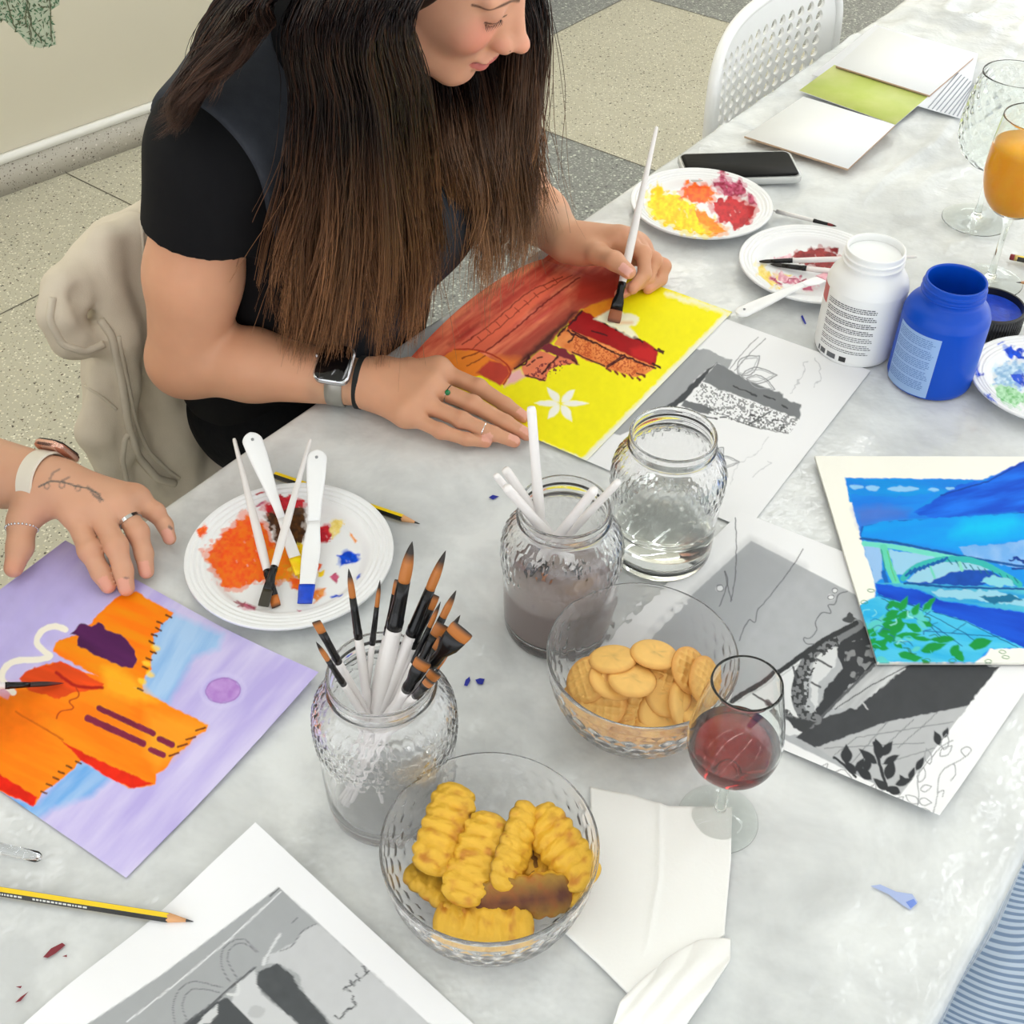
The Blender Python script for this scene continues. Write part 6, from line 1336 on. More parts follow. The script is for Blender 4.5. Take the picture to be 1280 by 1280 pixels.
# ---- left arm and hand (holding the brush)
f = Field([-.20, 1.28, TZ-.06], [.14, 1.74, TZ+.36], .0024)
f.cap(shL, elL, .055, .043, .02); f.cap(elL, elL*.5+wL*.5, .042, .037, .012); f.cap(elL*.5+wL*.5, wL, .037, .0265, .014)
Vla, Fla = f.mesh(2)
f = Field([.02, 1.28, TZ-.008], [.24, 1.52, TZ+.10], .0013)
f.cap(wL+(elL-wL)*.35, wL, .0335, .0262, .01)
mcl = [G(772, 299, .060), G(785, 304, .049), G(796, 309, .037), G(800, 316, .024)]
fgl = [[G(804, 317, .050), G(806, 342, .034), G(791, 361, .024)], [G(817, 325, .036), G(810, 348, .020), G(775, 368, .012)], [G(829, 333, .025), G(826, 349, .013), G(810, 361, .0095)], [G(822, 336, .014), G(816, 349, .0095), G(804, 356, .0085)]]
thl = [G(728, 312, .042), G(748, 318, .053), G(768, 326, .061), G(786, 340, .058)]
hand(f, wL+unit(mcl[1]-wL)*.012, mcl, fgl, thl, palm_r=.0150, frad=(.0100, .0094, .0086, .0074), wr=.0262, kp=.016, tr=(.0160, .0135, .0118, .0092))
Vlh, Flh = f.mesh(2); Clh = skin_colour(Vlh, seed=4)
for m_, g_ in zip(mcl, fgl): tint(Clh, Vlh, g_[0], [.013]*3, (208, 128, 104), .5); tint(Clh, Vlh, g_[2], [.013]*3, (226, 140, 118), .6)
tint(Clh, Vlh, thl[2], [.014]*3, (212, 136, 112), .4); tint(Clh, Vlh, thl[3], [.014]*3, (230, 146, 124), .6); nail(Clh, Vlh, thl[3], thl[2], CAM-thl[3], .0088, (240, 186, 176)); nail(Clh, Vlh, fgl[1][2], fgl[1][1], CAM-fgl[1][2], .0066, (246, 170, 170))
# ---- torso, neck
f = Field([-.62, .92, TZ-.36], [.16, 1.86, TZ+.42], .005)
def torso(f, g=0.0):
    c = (shR+shL)/2
    f.ell(c-z_*.10-tn*.01, [.150+g, .105+g, .165+g], (td, tn, z_), .04); f.cap(shR+td*.035+z_*.004, shL-td*.035+z_*.004, .046+g, .046+g, .04)
    f.cap(shR+tn*.03+z_*.008+td*.035, neckb+tn*.045+z_*.025-td*.02, .054+g, .060+g, .04); f.cap(shL+tn*.03+z_*.008-td*.035, neckb+tn*.045+z_*.025+td*.02, .054+g, .060+g, .04)
    f.ell(c-z_*.20+tn*.03, [.150+g, .115+g, .15+g], (td, tn, z_), .05); f.ell(c-z_*.36+tn*.10, [.165+g, .13+g, .12+g], (td, tn, z_), .05)
    f.ell(c-z_*.13-tn*.085+td*.07, [.062+g, .05+g, .062+g], (td, tn, z_), .04); f.ell(c-z_*.13-tn*.085-td*.07, [.062+g, .05+g, .062+g], (td, tn, z_), .04)
torso(f, -.010); nt_ = Hd(-.035, 0, -.085); f.cap(neckb-z_*.03, nt_, .056, .052, .02)
Vt, Ft_ = f.mesh(1)
# ---- head
f = Field(hO-.185, hO+.185, .0019)
f.ell(Hd(-.018, 0, .035), np.array([.097, .074, .095])*HS, hax, .01); f.ell(Hd(.028, 0, -.018), np.array([.062, .060, .082])*HS, hax, .03)
f.ell(Hd(.050, 0, -.068), np.array([.040, .036, .038])*HS, hax, .02); f.ell(Hd(.074, 0, -.098), np.array([.016, .017, .014])*HS, hax, .018)     # jaw, chin
f.cap(Hd(0, .050, -.060), Hd(.066, .018, -.096), .017, .013, .022); f.cap(Hd(0, -.050, -.060), Hd(.066, -.018, -.096), .017, .013, .022)
for s_ in (1, -1):
    f.ell(Hd(.062, s_*.036, -.030), np.array([.022, .022, .020])*HS, hax, .022)      # cheek
    f.cap(Hd(.086, s_*.012, .018), Hd(.070, s_*.046, .016), .0075, .007, .012)         # brow ridge
    f.ell(Hd(.0735, s_*.031, .0005), np.array([.0145, .0155, .0125])*HS, hax, .006)     # closed lid over the eyeball
    f.ell(Hd(.102, s_*.0120, -.043), np.array([.0105, .0066, .0080])*HS, hax, .006)    # nostril wing
f.ell(Hd(.080, 0, -.014), np.array([.020, .017, .034])*HS, hax, .014); f.cap(Hd(.084, .008, -.010), Hd(.098, .008, -.040), .008, .009, .010); f.cap(Hd(.084, -.008, -.010), Hd(.098, -.008, -.040), .008, .009, .010); f.cap(Hd(.090, 0, .006), Hd(.113, 0, -.034), .0072, .0080, .010); f.ell(Hd(.1165, 0, -.039), np.array([.0105, .0100, .0092])*HS, hax, .006)   # nose
f.cap(Hd(.092, 0, -.050), Hd(.096, 0, -.060), .008, .008, .012)
f.ell(Hd(.0900, 0, -.0665), np.array([.0125, .0215, .0062])*HS, hax, .006); f.ell(Hd(.0880, 0, -.0785), np.array([.0120, .0180, .0068])*HS, hax, .005)    # lips
f.ell(Hd(.104, .0075, -.0520), np.array([.006, .0026, .0030])*HS, hax, .002, 'd'); f.ell(Hd(.104, -.0075, -.0520), np.array([.006, .0026, .0030])*HS, hax, .002, 'd')
f.cap(Hd(.098, 0, -.0722), Hd(.084, .023, -.0728), .0016, .0012, .003, 'd'); f.cap(Hd(.098, 0, -.0722), Hd(.084, -.023, -.0728), .0016, .0012, .003, 'd')
for s_ in (1, -1): f.ell(Hd(-.012, s_*.074, -.012), np.array([.018, .006, .030])*HS, hax, .006)
f.cap(Hd(-.03, 0, -.06), nt_*.6+neckb*.4, .050, .052, .02)
Vh, Fh = f.mesh(2); Ch = skin_colour(Vh, (220, 162, 132), 7)
tc_ = lambda q, r, col, a, pw=1: tint(Ch, Vh, Hd(*q), r, col, a, pw)
for s_ in (1, -1):
    tc_((.072, s_*.040, -.028), [.034]*3, (226, 120, 106), .75); tc_((.076, s_*.034, -.004), [.020]*3, (170, 104, 84), .45); tc_((.100, s_*.013, -.042), [.013]*3, (226, 130, 112), .5)
tc_((.120, 0, -.040), [.016]*3, (228, 132, 112), .55); tc_((.085, 0, -.105), [.022]*3, (224, 156, 132), .5)
L_ = (Vh-hO)/HS; lf, lr, lu = L_@hF, L_@hR, L_@hU
def setc(m, col, a): 
    w = (m*a)[:, None]; Ch[:] = Ch*(1-w)+SL(col)*w
lip = (((lr/.0235)**2+((lu+.0725)/(.0118*(1-.25*np.abs(lr)/.0235)))**2) < 1) & (lf > .078); setc(lip.astype(float), (196, 100, 96), .85)
setc(((np.abs(lu+.0722) < .0012) & (np.abs(lr) < .022) & (lf > .078)).astype(float), (120, 50, 50), .8)
for s_ in (1, -1):
    x = lr*s_; br = np.clip((x-.012)/.042, 0, 1); yc = .0110+.006*np.sin(br*2.2)-.006*br**2; wd_ = .0044*(1-.55*br)
    m = np.clip(1-np.abs(lu-yc)/wd_, 0, 1)*((x > .010) & (x < .056) & (lf > .03)); setc(np.clip(m*1.6, 0, 1), (66, 42, 34), .85)
    yc = -.0055-.0022*np.sin(np.clip((x-.016)/.030, 0, 1)*math.pi); m = np.clip(1-np.abs(lu-yc)/.0016, 0, 1)*((x > .019) & (x < .047) & (lf > .05)); setc(np.clip(m*1.5, 0, 1), (40, 26, 24), .9)
setc(((np.linalg.norm(Vh-Hd(.112, .0165, -.0405), axis=1) < .0022)).astype(float), (96, 50, 46), .9)
tc_((.104, .0075, -.052), [.006]*3, (110, 50, 40), .9)
P_, Q_ = merge([(Vra, Fra), (Vrh, Frh), (Vla, Fla), (Vlh, Flh), (Vt, Ft_), (Vh, Fh)])
Cra = skin_colour(Vra); tint(Cra, Vra, elR+np.array([-.03, -.01, -.03]), [.05]*3, (212, 132, 104), .5)
skin_obj('body', (P_, Q_), np.concatenate([Cra, Crh, skin_colour(Vla, seed=4), Clh, skin_colour(Vt), Ch]), woman)
# lashes
M_lash = mat('lash', (40, 26, 22), .6)
for s_ in (1, -1):
    lsh = MB()
    for i in range(16):
        t = i/15; r_ = .017+.030*t; p = Hd(.0885-.010*abs(t-.35)-.006*t-(.006 if s_ < 0 else 0), s_*r_, -.0068-.0012*math.sin(t*math.pi)); q = p+HS*(hF*.0050-hU*.0046+hR*s_*(t-.3)*.004); lsh.tube([p, (p+q)/2-hU*.0008, q], [.0005, .0004, .0001], 4)
    lsh.build('eyelashes', M_lash, woman)
# ---- clothes
def cloth_field(h, build, name, m, lo, hi, col=None, sm=2):
    f = Field(lo, hi, h); build(f); V, F = f.mesh(sm); return link(name, np_mesh(name, V, F), m, woman)
M_black = mat('black_jersey', (9, 9, 12), .9, spec=.25, bump=(300, .15, .001)); M_vest = mat('charcoal_knit', (56, 59, 65), .9, noise=(60, .5, (45, 48, 54), 5), spec=.2, bump=(500, .4, .001)); M_trs = mat('black_trousers', (9, 10, 14), .9, spec=.2, bump=(80, .4, .004))
def plane_cut(f, p, n, k=.003):
    """remove the side n points to"""
    ax = [f.lo[i]+f.h*np.arange(f.n[i]) for i in range(3)]; P = np.stack(np.meshgrid(*ax, indexing='ij'), -1); d = (P-p)@unit(n); f.F = np.maximum(f.F, d.astype(np.float32))
def b_shirt(f):
    pass
    ar = unit(elR-shR); f.cap(shR, shR+ar*.15, .0665, .0640, .03); al = unit(elL-shL); f.cap(shL, shL+al*.16, .062, .058, .03)
    # hems: cut the sleeves across
    for s0, a_, L in ((shR, ar, .078), (shL, al, .125)):
        ax = [f.lo[i]+f.h*np.arange(f.n[i]) for i in range(3)]; P = np.stack(np.meshgrid(*ax, indexing='ij'), -1); v = P-s0; t = v@a_; rad = np.linalg.norm(v-t[..., None]*a_, axis=-1)
        m = (t > L-.02) & (rad < .13); f.F = np.where(m, np.maximum(f.F, (t-L).astype(np.float32)), f.F)
    torso(f, .006); f.cap(neckb-z_*.05, neckb*.72+nt_*.28, .066, .062, .03)
    f.F = np.maximum(f.F, (TZ-.30-(f.lo[2]+f.h*np.arange(f.n[2])))[None, None, :].astype(np.float32))
cloth_field(.0032, b_shirt, 'tshirt', M_black, [-.56, .98, TZ-.33], [.16, 1.80, TZ+.40], sm=3)
def b_vest(f):
    torso(f, .013); c = (shR+shL)/2; f.cap(shR+td*.015+z_*.004, c, .0735, .062, .03); f.cap(shL-td*.015+z_*.004, c, .070, .062, .03)
    al = unit(elL-shL); ar = unit(elR-shR)
    # armholes
    plane_cut(f, shR+td*.006, -td*.94-z_*.20); plane_cut(f, shL-td*.006, td*.94-z_*.20)
    f.cap(neckb-z_*.02-tn*.03, neckb+z_*.12-tn*.06, .066, .085, .01, 'd')
    f.F = np.maximum(f.F, (TZ-.04-(f.lo[2]+f.h*np.arange(f.n[2])))[None, None, :].astype(np.float32))
cloth_field(.0032, b_vest, 'vest', M_vest, [-.56, .94, TZ-.24], [.16, 1.80, TZ+.40], sm=3)
def b_tr(f):
    c = (shR+shL)/2; hip = c-z_*.42+tn*.12
    f.ell(hip+td*.02, [.17, .15, .12], (td, tn, z_), .04); f.ell(c-z_*.30+tn*.055+td*.03, [.145, .125, .10], (td, tn, z_), .04)
    for s_ in (-1, 1):
        a = hip+td*s_*.085-tn*.03; kn = a-tn*.40-z_*.02; f.cap(a, kn, .088, .062, .03); f.cap(kn, kn-z_*.40+tn*.02, .060, .045, .02)
cloth_field(.006, b_tr, 'trousers', M_trs, [-.75, .70, 0.02], [.45, 1.95, TZ+.12])
# a fold of shirt lying over the trousers at the table edge
# ---- watch, band, ring
M_wcase = mat('watch_case', (206, 208, 212), .2, .9); M_wband = mat('mesh_band', (170, 168, 160), .35, .7, bump=(900, .5, .0006)); M_hair_t = mat('hair_tie', (22, 24, 24), .8)
aR = unit(elR-wR)
def ring_tube(c, axis, rad, hw, th, name, m, parent, seg=48, sq=1.0):
    a = unit(axis); s1 = unit(np.cross(a, z_)); s2 = np.cross(s1, a); b = MB(); rings = []
    for k in range(seg):
        t = 2*math.pi*k/seg; o_ = s1*math.cos(t)+s2*math.sin(t)*sq; r_ = rad; rings.append([c+o_*(r_+dr)+a*dx for dr, dx in ((0, -hw), (th, -hw*.9), (th, hw*.9), (0, hw))])
    rings.append(rings[0]); b.rings(rings, cap0=False, cap1=False); o = b.build(name, m, parent, auto=60); dedupe(o.data, 1e-5); return o
wc = wR+aR*.022
wst = empty('wristwatch', wc-woman.location, None, None); wst.parent = woman; wst['label'] = 'smartwatch with a black screen on a metal mesh band'
ring_tube(wc, aR, .0292, .0105, .0016, 'strap', M_wband, wst)
# case sits on the back of the wrist, facing up towards the camera
cn = unit(np.array([-.02, -.42, .90])); cn = unit(cn-aR*(cn@aR)); cx = np.cross(aR, cn)
def oslab(c, ax, ay, az, w, h, r, z0, z1, ch): return [[c+ax*x+ay*y+az*z for x, y in rrect(w-2*i, h-2*i, r)] for z, i in ((z0, ch), (z0+ch, 0), (z1-ch, 0), (z1, ch))]
cc_ = wc+cn*.0300
MB().rings(oslab(cc_, aR, cx, cn, .042, .049, .011, 0, .0095, .002)).build('case', M_wcase, wst, auto=50); MB().rings(oslab(cc_, aR, cx, cn, .0385, .0455, .010, .0075, .0100, .0008)).build('screen', mat('watch_screen', (8, 8, 10), .08), wst, auto=50)
MB().tube([cc_+aR*.021+cx*.008+cn*.005, cc_+aR*.0235+cx*.008+cn*.005], .0032, 14).build('crown', M_wcase, wst)
ring_tube(wR+unit(mc[1]-wR)*.0035, aR, .0278, .0036, .0030, 'hair_tie', M_hair_t, woman)
M_silver = mat('silver_ring', (214, 214, 216), .15, 1); M_em2 = mat('emerald', (16, 120, 70), .1)
rp = mc[1]*.55+fg[1][0]*.45; ring_tube(rp, fg[1][0]-mc[1], .0098, .0006, .0010, 'finger_ring', M_silver, woman)
bm = bmesh.new(); bmesh.ops.create_icosphere(bm, subdivisions=2, radius=.0034); bmesh.ops.translate(bm, vec=Vector(rp+unit(np.array([-.1, -.75, .75]))*.0108), verts=bm.verts); MB().bm(bm).build('green_stone', M_em2, woman, smooth=False)
ring_tube(fg[2][0]*.3+fg[2][1]*.7, fg[2][1]-fg[2][0], .0082, .0005, .0008, 'thin_ring', M_silver, woman)
# ---- the brush in her hand
Bt = G(767, 403, .0035); Tt = raypt(821, 158, Bt, .262, 1)
brush(Bt, Tt, .0050, 'long white flat paintbrush held upright over the yellow painting', fl=.036, bl=.017, kind='flat', wid=.0080, bcol=(150, 84, 48), tipcol=(90, 50, 34))
# ---- hair
M_hair = bpy.data.materials.new('brown_hair'); M_hair.use_nodes = True; _nt = M_hair.node_tree; _b = _nt.nodes['Principled BSDF']; _a = _nt.nodes.new('ShaderNodeAttribute'); _a.attribute_name = 'paint'
_nt.links.new(_a.outputs['Color'], _b.inputs['Base Color']); _b.inputs['Roughness'].default_value = .42; _b.inputs['Specular IOR Level'].default_value = .35
def strands(name, guides, count, rad, seed, parent, spread=.012, rootc=(30, 20, 18), tipc=(146, 102, 68), stray=0.0, clump=24, tipstart=.46, lmin=.76):
    """guides: list of polylines (same number of world points); strands are blends of neighbouring guides"""
    rng = np.random.default_rng(seed); Gd = np.array(guides, float); ng, npt, _ = Gd.shape; nseg = 26; T = np.linspace(0, 1, nseg); src = np.linspace(0, 1, npt)
    # smooth resample (catmull-rom)
    R_ = []
    for g_ in Gd:
        out = []
        for t in T*(npt-1):
            i = min(int(t), npt-2); u = t-i; p0, p1, p2, p3 = g_[max(i-1, 0)], g_[i], g_[i+1], g_[min(i+2, npt-1)]
            out.append(.5*((2*p1)+(-p0+p2)*u+(2*p0-5*p1+4*p2-p3)*u*u+(-p0+3*p1-3*p2+p3)*u**3))
        R_.append(out)
    R_ = np.array(R_); Vs, Fs, Cs = [], [], []; n0 = 0
    ncl = max(6, count//clump); CX = rng.random(ncl)*(ng-1) if ng > 1 else np.zeros(ncl); CO = rng.normal(0, 1, (ncl, 3))*spread; CO2 = rng.normal(0, 1, (ncl, 3))*spread*1.1
    CL = lmin+(1.04-lmin)*rng.random(ncl); CP_ = rng.random(ncl)*6.28; CB = .55+.9*rng.random(ncl); CA = .003+.010*rng.random(ncl)
    for s in range(count):
        q_ = rng.integers(ncl); x = np.clip(CX[q_]+rng.normal(0, .10), 0, ng-1); i = min(int(x), ng-2) if ng > 1 else 0; w = x-i; c = R_[i]*(1-w)+(R_[i+1]*w if ng > 1 else 0)
        off = CO[q_]*.8+rng.normal(0, 1, 3)*spread*.45; off2 = CO2[q_]+rng.normal(0, 1, 3)*spread*.22; fr = 1.0+.25*math.sin(q_*1.7); ph = CP_[q_]+rng.normal(0, .25); L = CL[q_]-.16*rng.random()**2
        if rng.random() < stray: off2 = off2*2.2+rng.normal(0, 1, 3)*spread*1.6; ph = rng.random()*6.28; L = .85+.15*rng.random()
        t = T*min(L, 1.0); c = np.stack([np.interp(t, T, c[:, k]) for k in range(3)], -1)
        env = np.sin(np.clip(t*1.2, 0, 1)*math.pi/2)[:, None]; c = c+off*(.35+.65*env)+off2*(t[:, None]**2)+np.stack([np.sin(t*fr*8+ph), np.cos(t*fr*7+ph*2), 0*t], -1)*CA[q_]*env*(.4+t[:, None])
        r = rad*(.7+.6*rng.random())*np.clip(1.15-t**3, .12, 1); d = np.gradient(c, axis=0); d /= np.linalg.norm(d, axis=1)[:, None]+1e-9
        n1 = np.cross(d, [0.3, .2, 1.]); n1 /= np.linalg.norm(n1, axis=1)[:, None]+1e-9; n2 = np.cross(d, n1)
        ring = np.stack([c+n1*(r*math.cos(a))[:, None]+n2*(r*math.sin(a))[:, None] for a in (0, 2.094, 4.189)], 1); Vs.append(ring.reshape(-1, 3))
        I = np.arange(nseg*3).reshape(nseg, 3)+n0; J = np.roll(I, -1, 1); Fs.append(np.stack([I[:-1], J[:-1], J[1:], I[1:]], -1).reshape(-1, 4)); n0 += nseg*3
        f_ = np.clip((t-tipstart)/(1-tipstart), 0, 1)[:, None]; b_ = CB[q_]*(.7+.6*rng.random()); hl = rng.random() < .22; tc2 = SL(tipc)*(1.5 if hl else 1); col = (SL(rootc)*(1-f_)+tc2*f_)*b_
        if rng.random() < .18: col = col*.6+SL((96, 60, 40))*.4
        Cs.append(np.repeat(col[:, None], 3, 1).reshape(-1, 3))
    me = np_mesh(name, np.concatenate(Vs), np.concatenate(Fs)); set_attr(me, 'paint', np.clip(np.concatenate(Cs), 0, 1)); return link(name, me, M_hair, parent)
HH = lambda x, y, h: G(x, y, h)
# front mass over her right shoulder: (picture x, y, height above table)
top = lambda a: Hd(*a)
gf = []
for (x1, y1, h1), (x2, y2, h2), (x3, y3, h3), (x4, y4, h4), (x5, y5, h5), root in [
        ((380, 10, .46), (384, 120, .36), (386, 230, .275), (368, 330, .18), (346, 425, .085), (-.03, .075, .06)),
        ((396, 5, .49), (400, 120, .39), (398, 230, .285), (382, 330, .18), (362, 440, .07), (-.02, .082, .05)),
        ((415, 0, .51), (418, 120, .405), (410, 230, .29), (400, 330, .185), (392, 446, .062), (-.005, .085, .04)),
        ((445, 0, .52), (450, 115, .415), (446, 230, .29), (438, 330, .18), (430, 446, .06), (.01, .084, .04)),
        ((472, 0, .52), (480, 115, .41), (484, 230, .28), (482, 330, .165), (472, 440, .055), (.02, .082, .04)),
        ((495, 0, .51), (502, 110, .40), (512, 220, .27), (520, 320, .155), (506, 425, .055), (.03, .080, .04)),
        ((508, 0, .50), (514, 90, .41), (524, 200, .28), (536, 300, .16), (530, 410, .055), (.035, .078, .03))]:
    gf.append([Hd(root[0], root[1]*.6, root[2]+.075), HH(x1, y1, h1), HH(x2, y2, h2), HH(x3, y3, h3), HH(x4, y4, h4), HH(x5, y5, h5)])
strands('hair', gf, 5200, .00052, 1, woman, spread=.0095, stray=.03)
# dense under-layer so that no skin or cloth shows through the mass
def hair_sheet(name, guides, m, parent, th=.010, rng_=(0, 1)):
    Gd = np.array(guides, float); T = np.linspace(rng_[0], rng_[1], 26); npt = Gd.shape[1]
    P = np.array([[np.interp(T*(npt-1), np.arange(npt), g_[:, k]) for k in range(3)] for g_ in Gd]).transpose(0, 2, 1)
    ng = len(P); u = np.linspace(0, ng-1, ng*6); P = np.array([[np.interp(u, np.arange(ng), P[:, j, k]) for k in range(3)] for j in range(P.shape[1])]).transpose(2, 0, 1)
    back = P.copy(); b = MB(); nx, ny = P.shape[:2]; view = unit(CAM-P[nx//2, ny//2]); back = P-view*th
    edge = np.sin(np.linspace(0, 1, nx)*math.pi)[:, None, None]**.4; front = P-view*th*.35+view*.0*edge; back = front-view*(th*edge)
    I = np.arange(nx*ny).reshape(nx, ny); F = np.stack([I[:-1, :-1], I[1:, :-1], I[1:, 1:], I[:-1, 1:]], -1).reshape(-1, 4); n = nx*ny
    me = np_mesh(name, np.concatenate([front.reshape(-1, 3), back.reshape(-1, 3)]), np.concatenate([F, F[:, ::-1]+n])); set_attr(me, 'paint', np.tile(SL((34, 23, 20)), (2*n, 1))); return link(name, me, m, parent)
hair_sheet('hair_underlayer', gf, M_hair, woman, .02, (0, .80))
# hair on the far side of the face, falling over her left shoulder
gb = []
for (x1, y1, h1), (x2, y2, h2), (x3, y3, h3), (x4, y4, h4), root in [
        ((545, 100, .29), (552, 180, .25), (560, 240, .19), (560, 300, .12), (-.02, -.03, -.04)),
        ((570, 110, .285), (580, 190, .24), (588, 260, .17), (590, 320, .11), (-.0, -.05, -.03)),
        ((600, 85, .30), (606, 180, .24), (612, 270, .15), (606, 372, .06), (.01, -.07, 0)),
        ((632, 60, .31), (632, 170, .245), (636, 260, .16), (634, 350, .085), (.02, -.080, .02)),
        ((654, 40, .335), (650, 150, .26), (652, 240, .175), (650, 325, .095), (.03, -.084, .04)),
        ((669, 0, .365), (668, 100, .30), (664, 200, .205), (674, 290, .115), (.045, -.086, .06))]:
    gb.append([Hd(*root), Hd(root[0]+.01, root[1]-.012, root[2]-.03)*.5+HH(x1, y1, h1)*.5, HH(x1, y1, h1), HH(x2, y2, h2), HH(x3, y3, h3), HH(x4, y4, h4)])
strands('hair', gb, 3000, .00050, 2, woman, spread=.0085, stray=.07, tipc=(160, 116, 80))
hair_sheet('hair_underlayer', gb, M_hair, woman, .015, (0, .66))
# hair behind the right shoulder
gs = []
for (x1, y1, h1), (x2, y2, h2), (x3, y3, h3), root in [((352, -10, .50), (328, 30, .46), (296, 70, .41), (-.05, .07, .06)), ((334, -12, .49), (298, 50, .435), (256, 110, .385), (-.07, .06, .04)), ((318, -14, .48), (276, 58, .42), (230, 130, .37), (-.09, .05, .02)), ((304, -16, .46), (258, 66, .40), (212, 150, .355), (-.10, .04, .0)), ((290, -18, .44), (240, 76, .385), (196, 172, .335), (-.105, .03, -.01))]:
    gs.append([Hd(*root), HH(x1, y1, h1), HH(x2, y2, h2), HH(x3, y3, h3)])
strands('hair', gs, 1500, .0005, 3, woman, spread=.0030, stray=.03, lmin=1.12, tipc=(70, 48, 36)); hair_sheet('hair_underlayer', gs, M_hair, woman, .012, (0, .9))
# cap of hair over the skull
f = Field(hO-.22, hO+.22, .003); f.ell(Hd(-.026, 0, .042), np.array([.112, .087, .104])*HS, hax, .01); f.ell(Hd(-.05, 0, -.02), np.array([.075, .078, .09])*HS, hax, .03); f.ell(Hd(.088, 0, -.015), np.array([.085, .095, .118])*HS, hax, .008, 'd')
Vc, Fc = f.mesh(2); me = np_mesh('hair_cap', Vc, Fc); set_attr(me, 'paint', np.tile(SL((34, 23, 20)), (len(Vc), 1))*(0.7+.6*vnoise(Vc*np.array([1, 1, .2]), 120, 2, 2)[:, None])); link('hair_cap', me, M_hair, woman)
# ================================================================ chair behind the woman with a beige jacket hung over it
def onv(px, py, v):
    d = _fw+_rt*(px-640)/CF-_up*(py-640)/CF; t = (v-CAM@tn)/(d@tn); return CAM+d*t
ch = empty('chair', np.array([*(td*.96+tn*1.12)[:2], 0]), 'white chair the woman sits on, almost hidden under the beige jacket', 'chair')
M_chp = mat('seat_plastic', (236, 236, 234), .35)
def TP(u, v, z): p = td*u+tn*v; return np.array([p[0], p[1], z])
MB().box(TP(.97, 1.10, .40), (.42, .40, .03), R(TA), bev=.01).build('seat', M_chp, ch)
MB().box(TP(.985, 1.215, .66), (.40, .014, .40), R(TA), bev=.006).build('backrest', M_chp, ch)
for (a, b_) in ((.80, .96), (1.14, .96), (.80, 1.24), (1.14, 1.24)): MB().tube([TP(a, b_, .40), TP(a, b_+(.02 if b_ > 1.1 else -.02), 0)], [.014, .011], 12).build('leg', M_chp, ch)
M_jk = mat('beige_twill', (214, 203, 184), .9, noise=(30, .35, (200, 188, 168), 4), spec=.2, bump=(700, .35, .0008)); M_jk2 = mat('beige_seam', (206, 196, 178), .9, spec=.2, bump=(500, .5, .001))
jk = empty('jacket', TP(.97, 1.2, .40), 'beige cotton jacket hung over the back of the chair behind the woman', 'jacket')
f = Field([-.92, .88, .34], [-.10, 1.85, .93], .0042)
rg = random.Random(21); n = 15
for i in range(n):
    t = i/(n-1); u = .742+t*.44; r0 = .030+.006*math.sin(i*1.9); top_ = .865+.008*math.sin(t*3.1)-.012*(t < .05)
    lean = -.045*(1-t)**2; lo_ = .40+.03*math.sin(i*1.3)+.02*t
    f.cap(TP(u, 1.20, top_-r0), TP(u+lean+rg.uniform(-.008, .008), 1.185+.014*math.sin(i*2.3), .63), r0, r0*.85+.007*(i % 2), .016)
    f.cap(TP(u+lean, 1.185+.014*math.sin(i*2.3), .63), TP(u+lean*.7+rg.uniform(-.012, .012), 1.17+.02*math.sin(i*1.7), lo_), r0*.8+.006*(i % 2), .024+.008*(i % 3 == 0), .018)
# sleeve looped out to the left
pts = [(150, 305, 1.19), (118, 335, 1.185), (86, 362, 1.18), (76, 395, 1.17), (92, 425, 1.165), (128, 425, 1.16), (150, 400, 1.16)]
P = [onv(*p) for p in pts]
for a, b_, r1, r2 in zip(P[:-1], P[1:], (.030, .032, .028, .022, .022, .020), (.032, .028, .022, .022, .020, .018)): f.cap(a, b_, r1, r2, .014)
f.cap(onv(105, 375, 1.14), onv(125, 408, 1.13), .020, .014, .008, 'd')
# front panel hanging in deeper folds
for (a, b_, c_, r_) in [((135, 300), (150, 420), (150, 560), .026), ((165, 290), (190, 420), (215, 560), .030), ((128, 470), (120, 540), (150, 610), .024), ((200, 330), (215, 470), (235, 580), .026), ((160, 520), (180, 590), (215, 612), .026), ((222, 430), (218, 520), (232, 600), .030)]:
    v_ = 1.155; f.cap(onv(*a, v_+.01), onv(*b_, v_), r_*.8, r_, .014); f.cap(onv(*b_, v_), onv(*c_, v_-.005), r_, r_*.85, .014)
V, F = f.mesh(2); nn = np.zeros_like(V)
w_ = vnoise(V*np.array([1, 1, .55]), 24, 3, 3)-.5; dirn = -tn+0*V; V = V+(-tn)[None]*(w_*.016)[:, None]+td[None]*((vnoise(V*np.array([1, 1, .6]), 30, 8, 2)-.5)*.010)[:, None]
link('jacket_body', np_mesh('jacket_body', V, F), M_jk, jk)
def on_jacket(pts, dv=-.03):
    """drop picture points on the jacket surface"""
    from mathutils.bvhtree import BVHTree
    global _jb
    if '_jb' not in globals(): _jb = BVHTree.FromPolygons([tuple(v) for v in V], [tuple(q) for q in F])
    out = []
    for x, y in pts:
        d = _fw+_rt*(x-640)/CF-_up*(y-640)/CF; hit = _jb.ray_cast(Vector(CAM), Vector(d).normalized())
        if hit[0] is not None: out.append(np.array(hit[0]))
    return out
def dens2(P, n=7):
    P = np.array(P, float); o = []
    for i in range(len(P)-1):
        for t in range(n): o.append(P[i]+(P[i+1]-P[i])*t/n)
    return [tuple(q) for q in o]+[tuple(P[-1])]
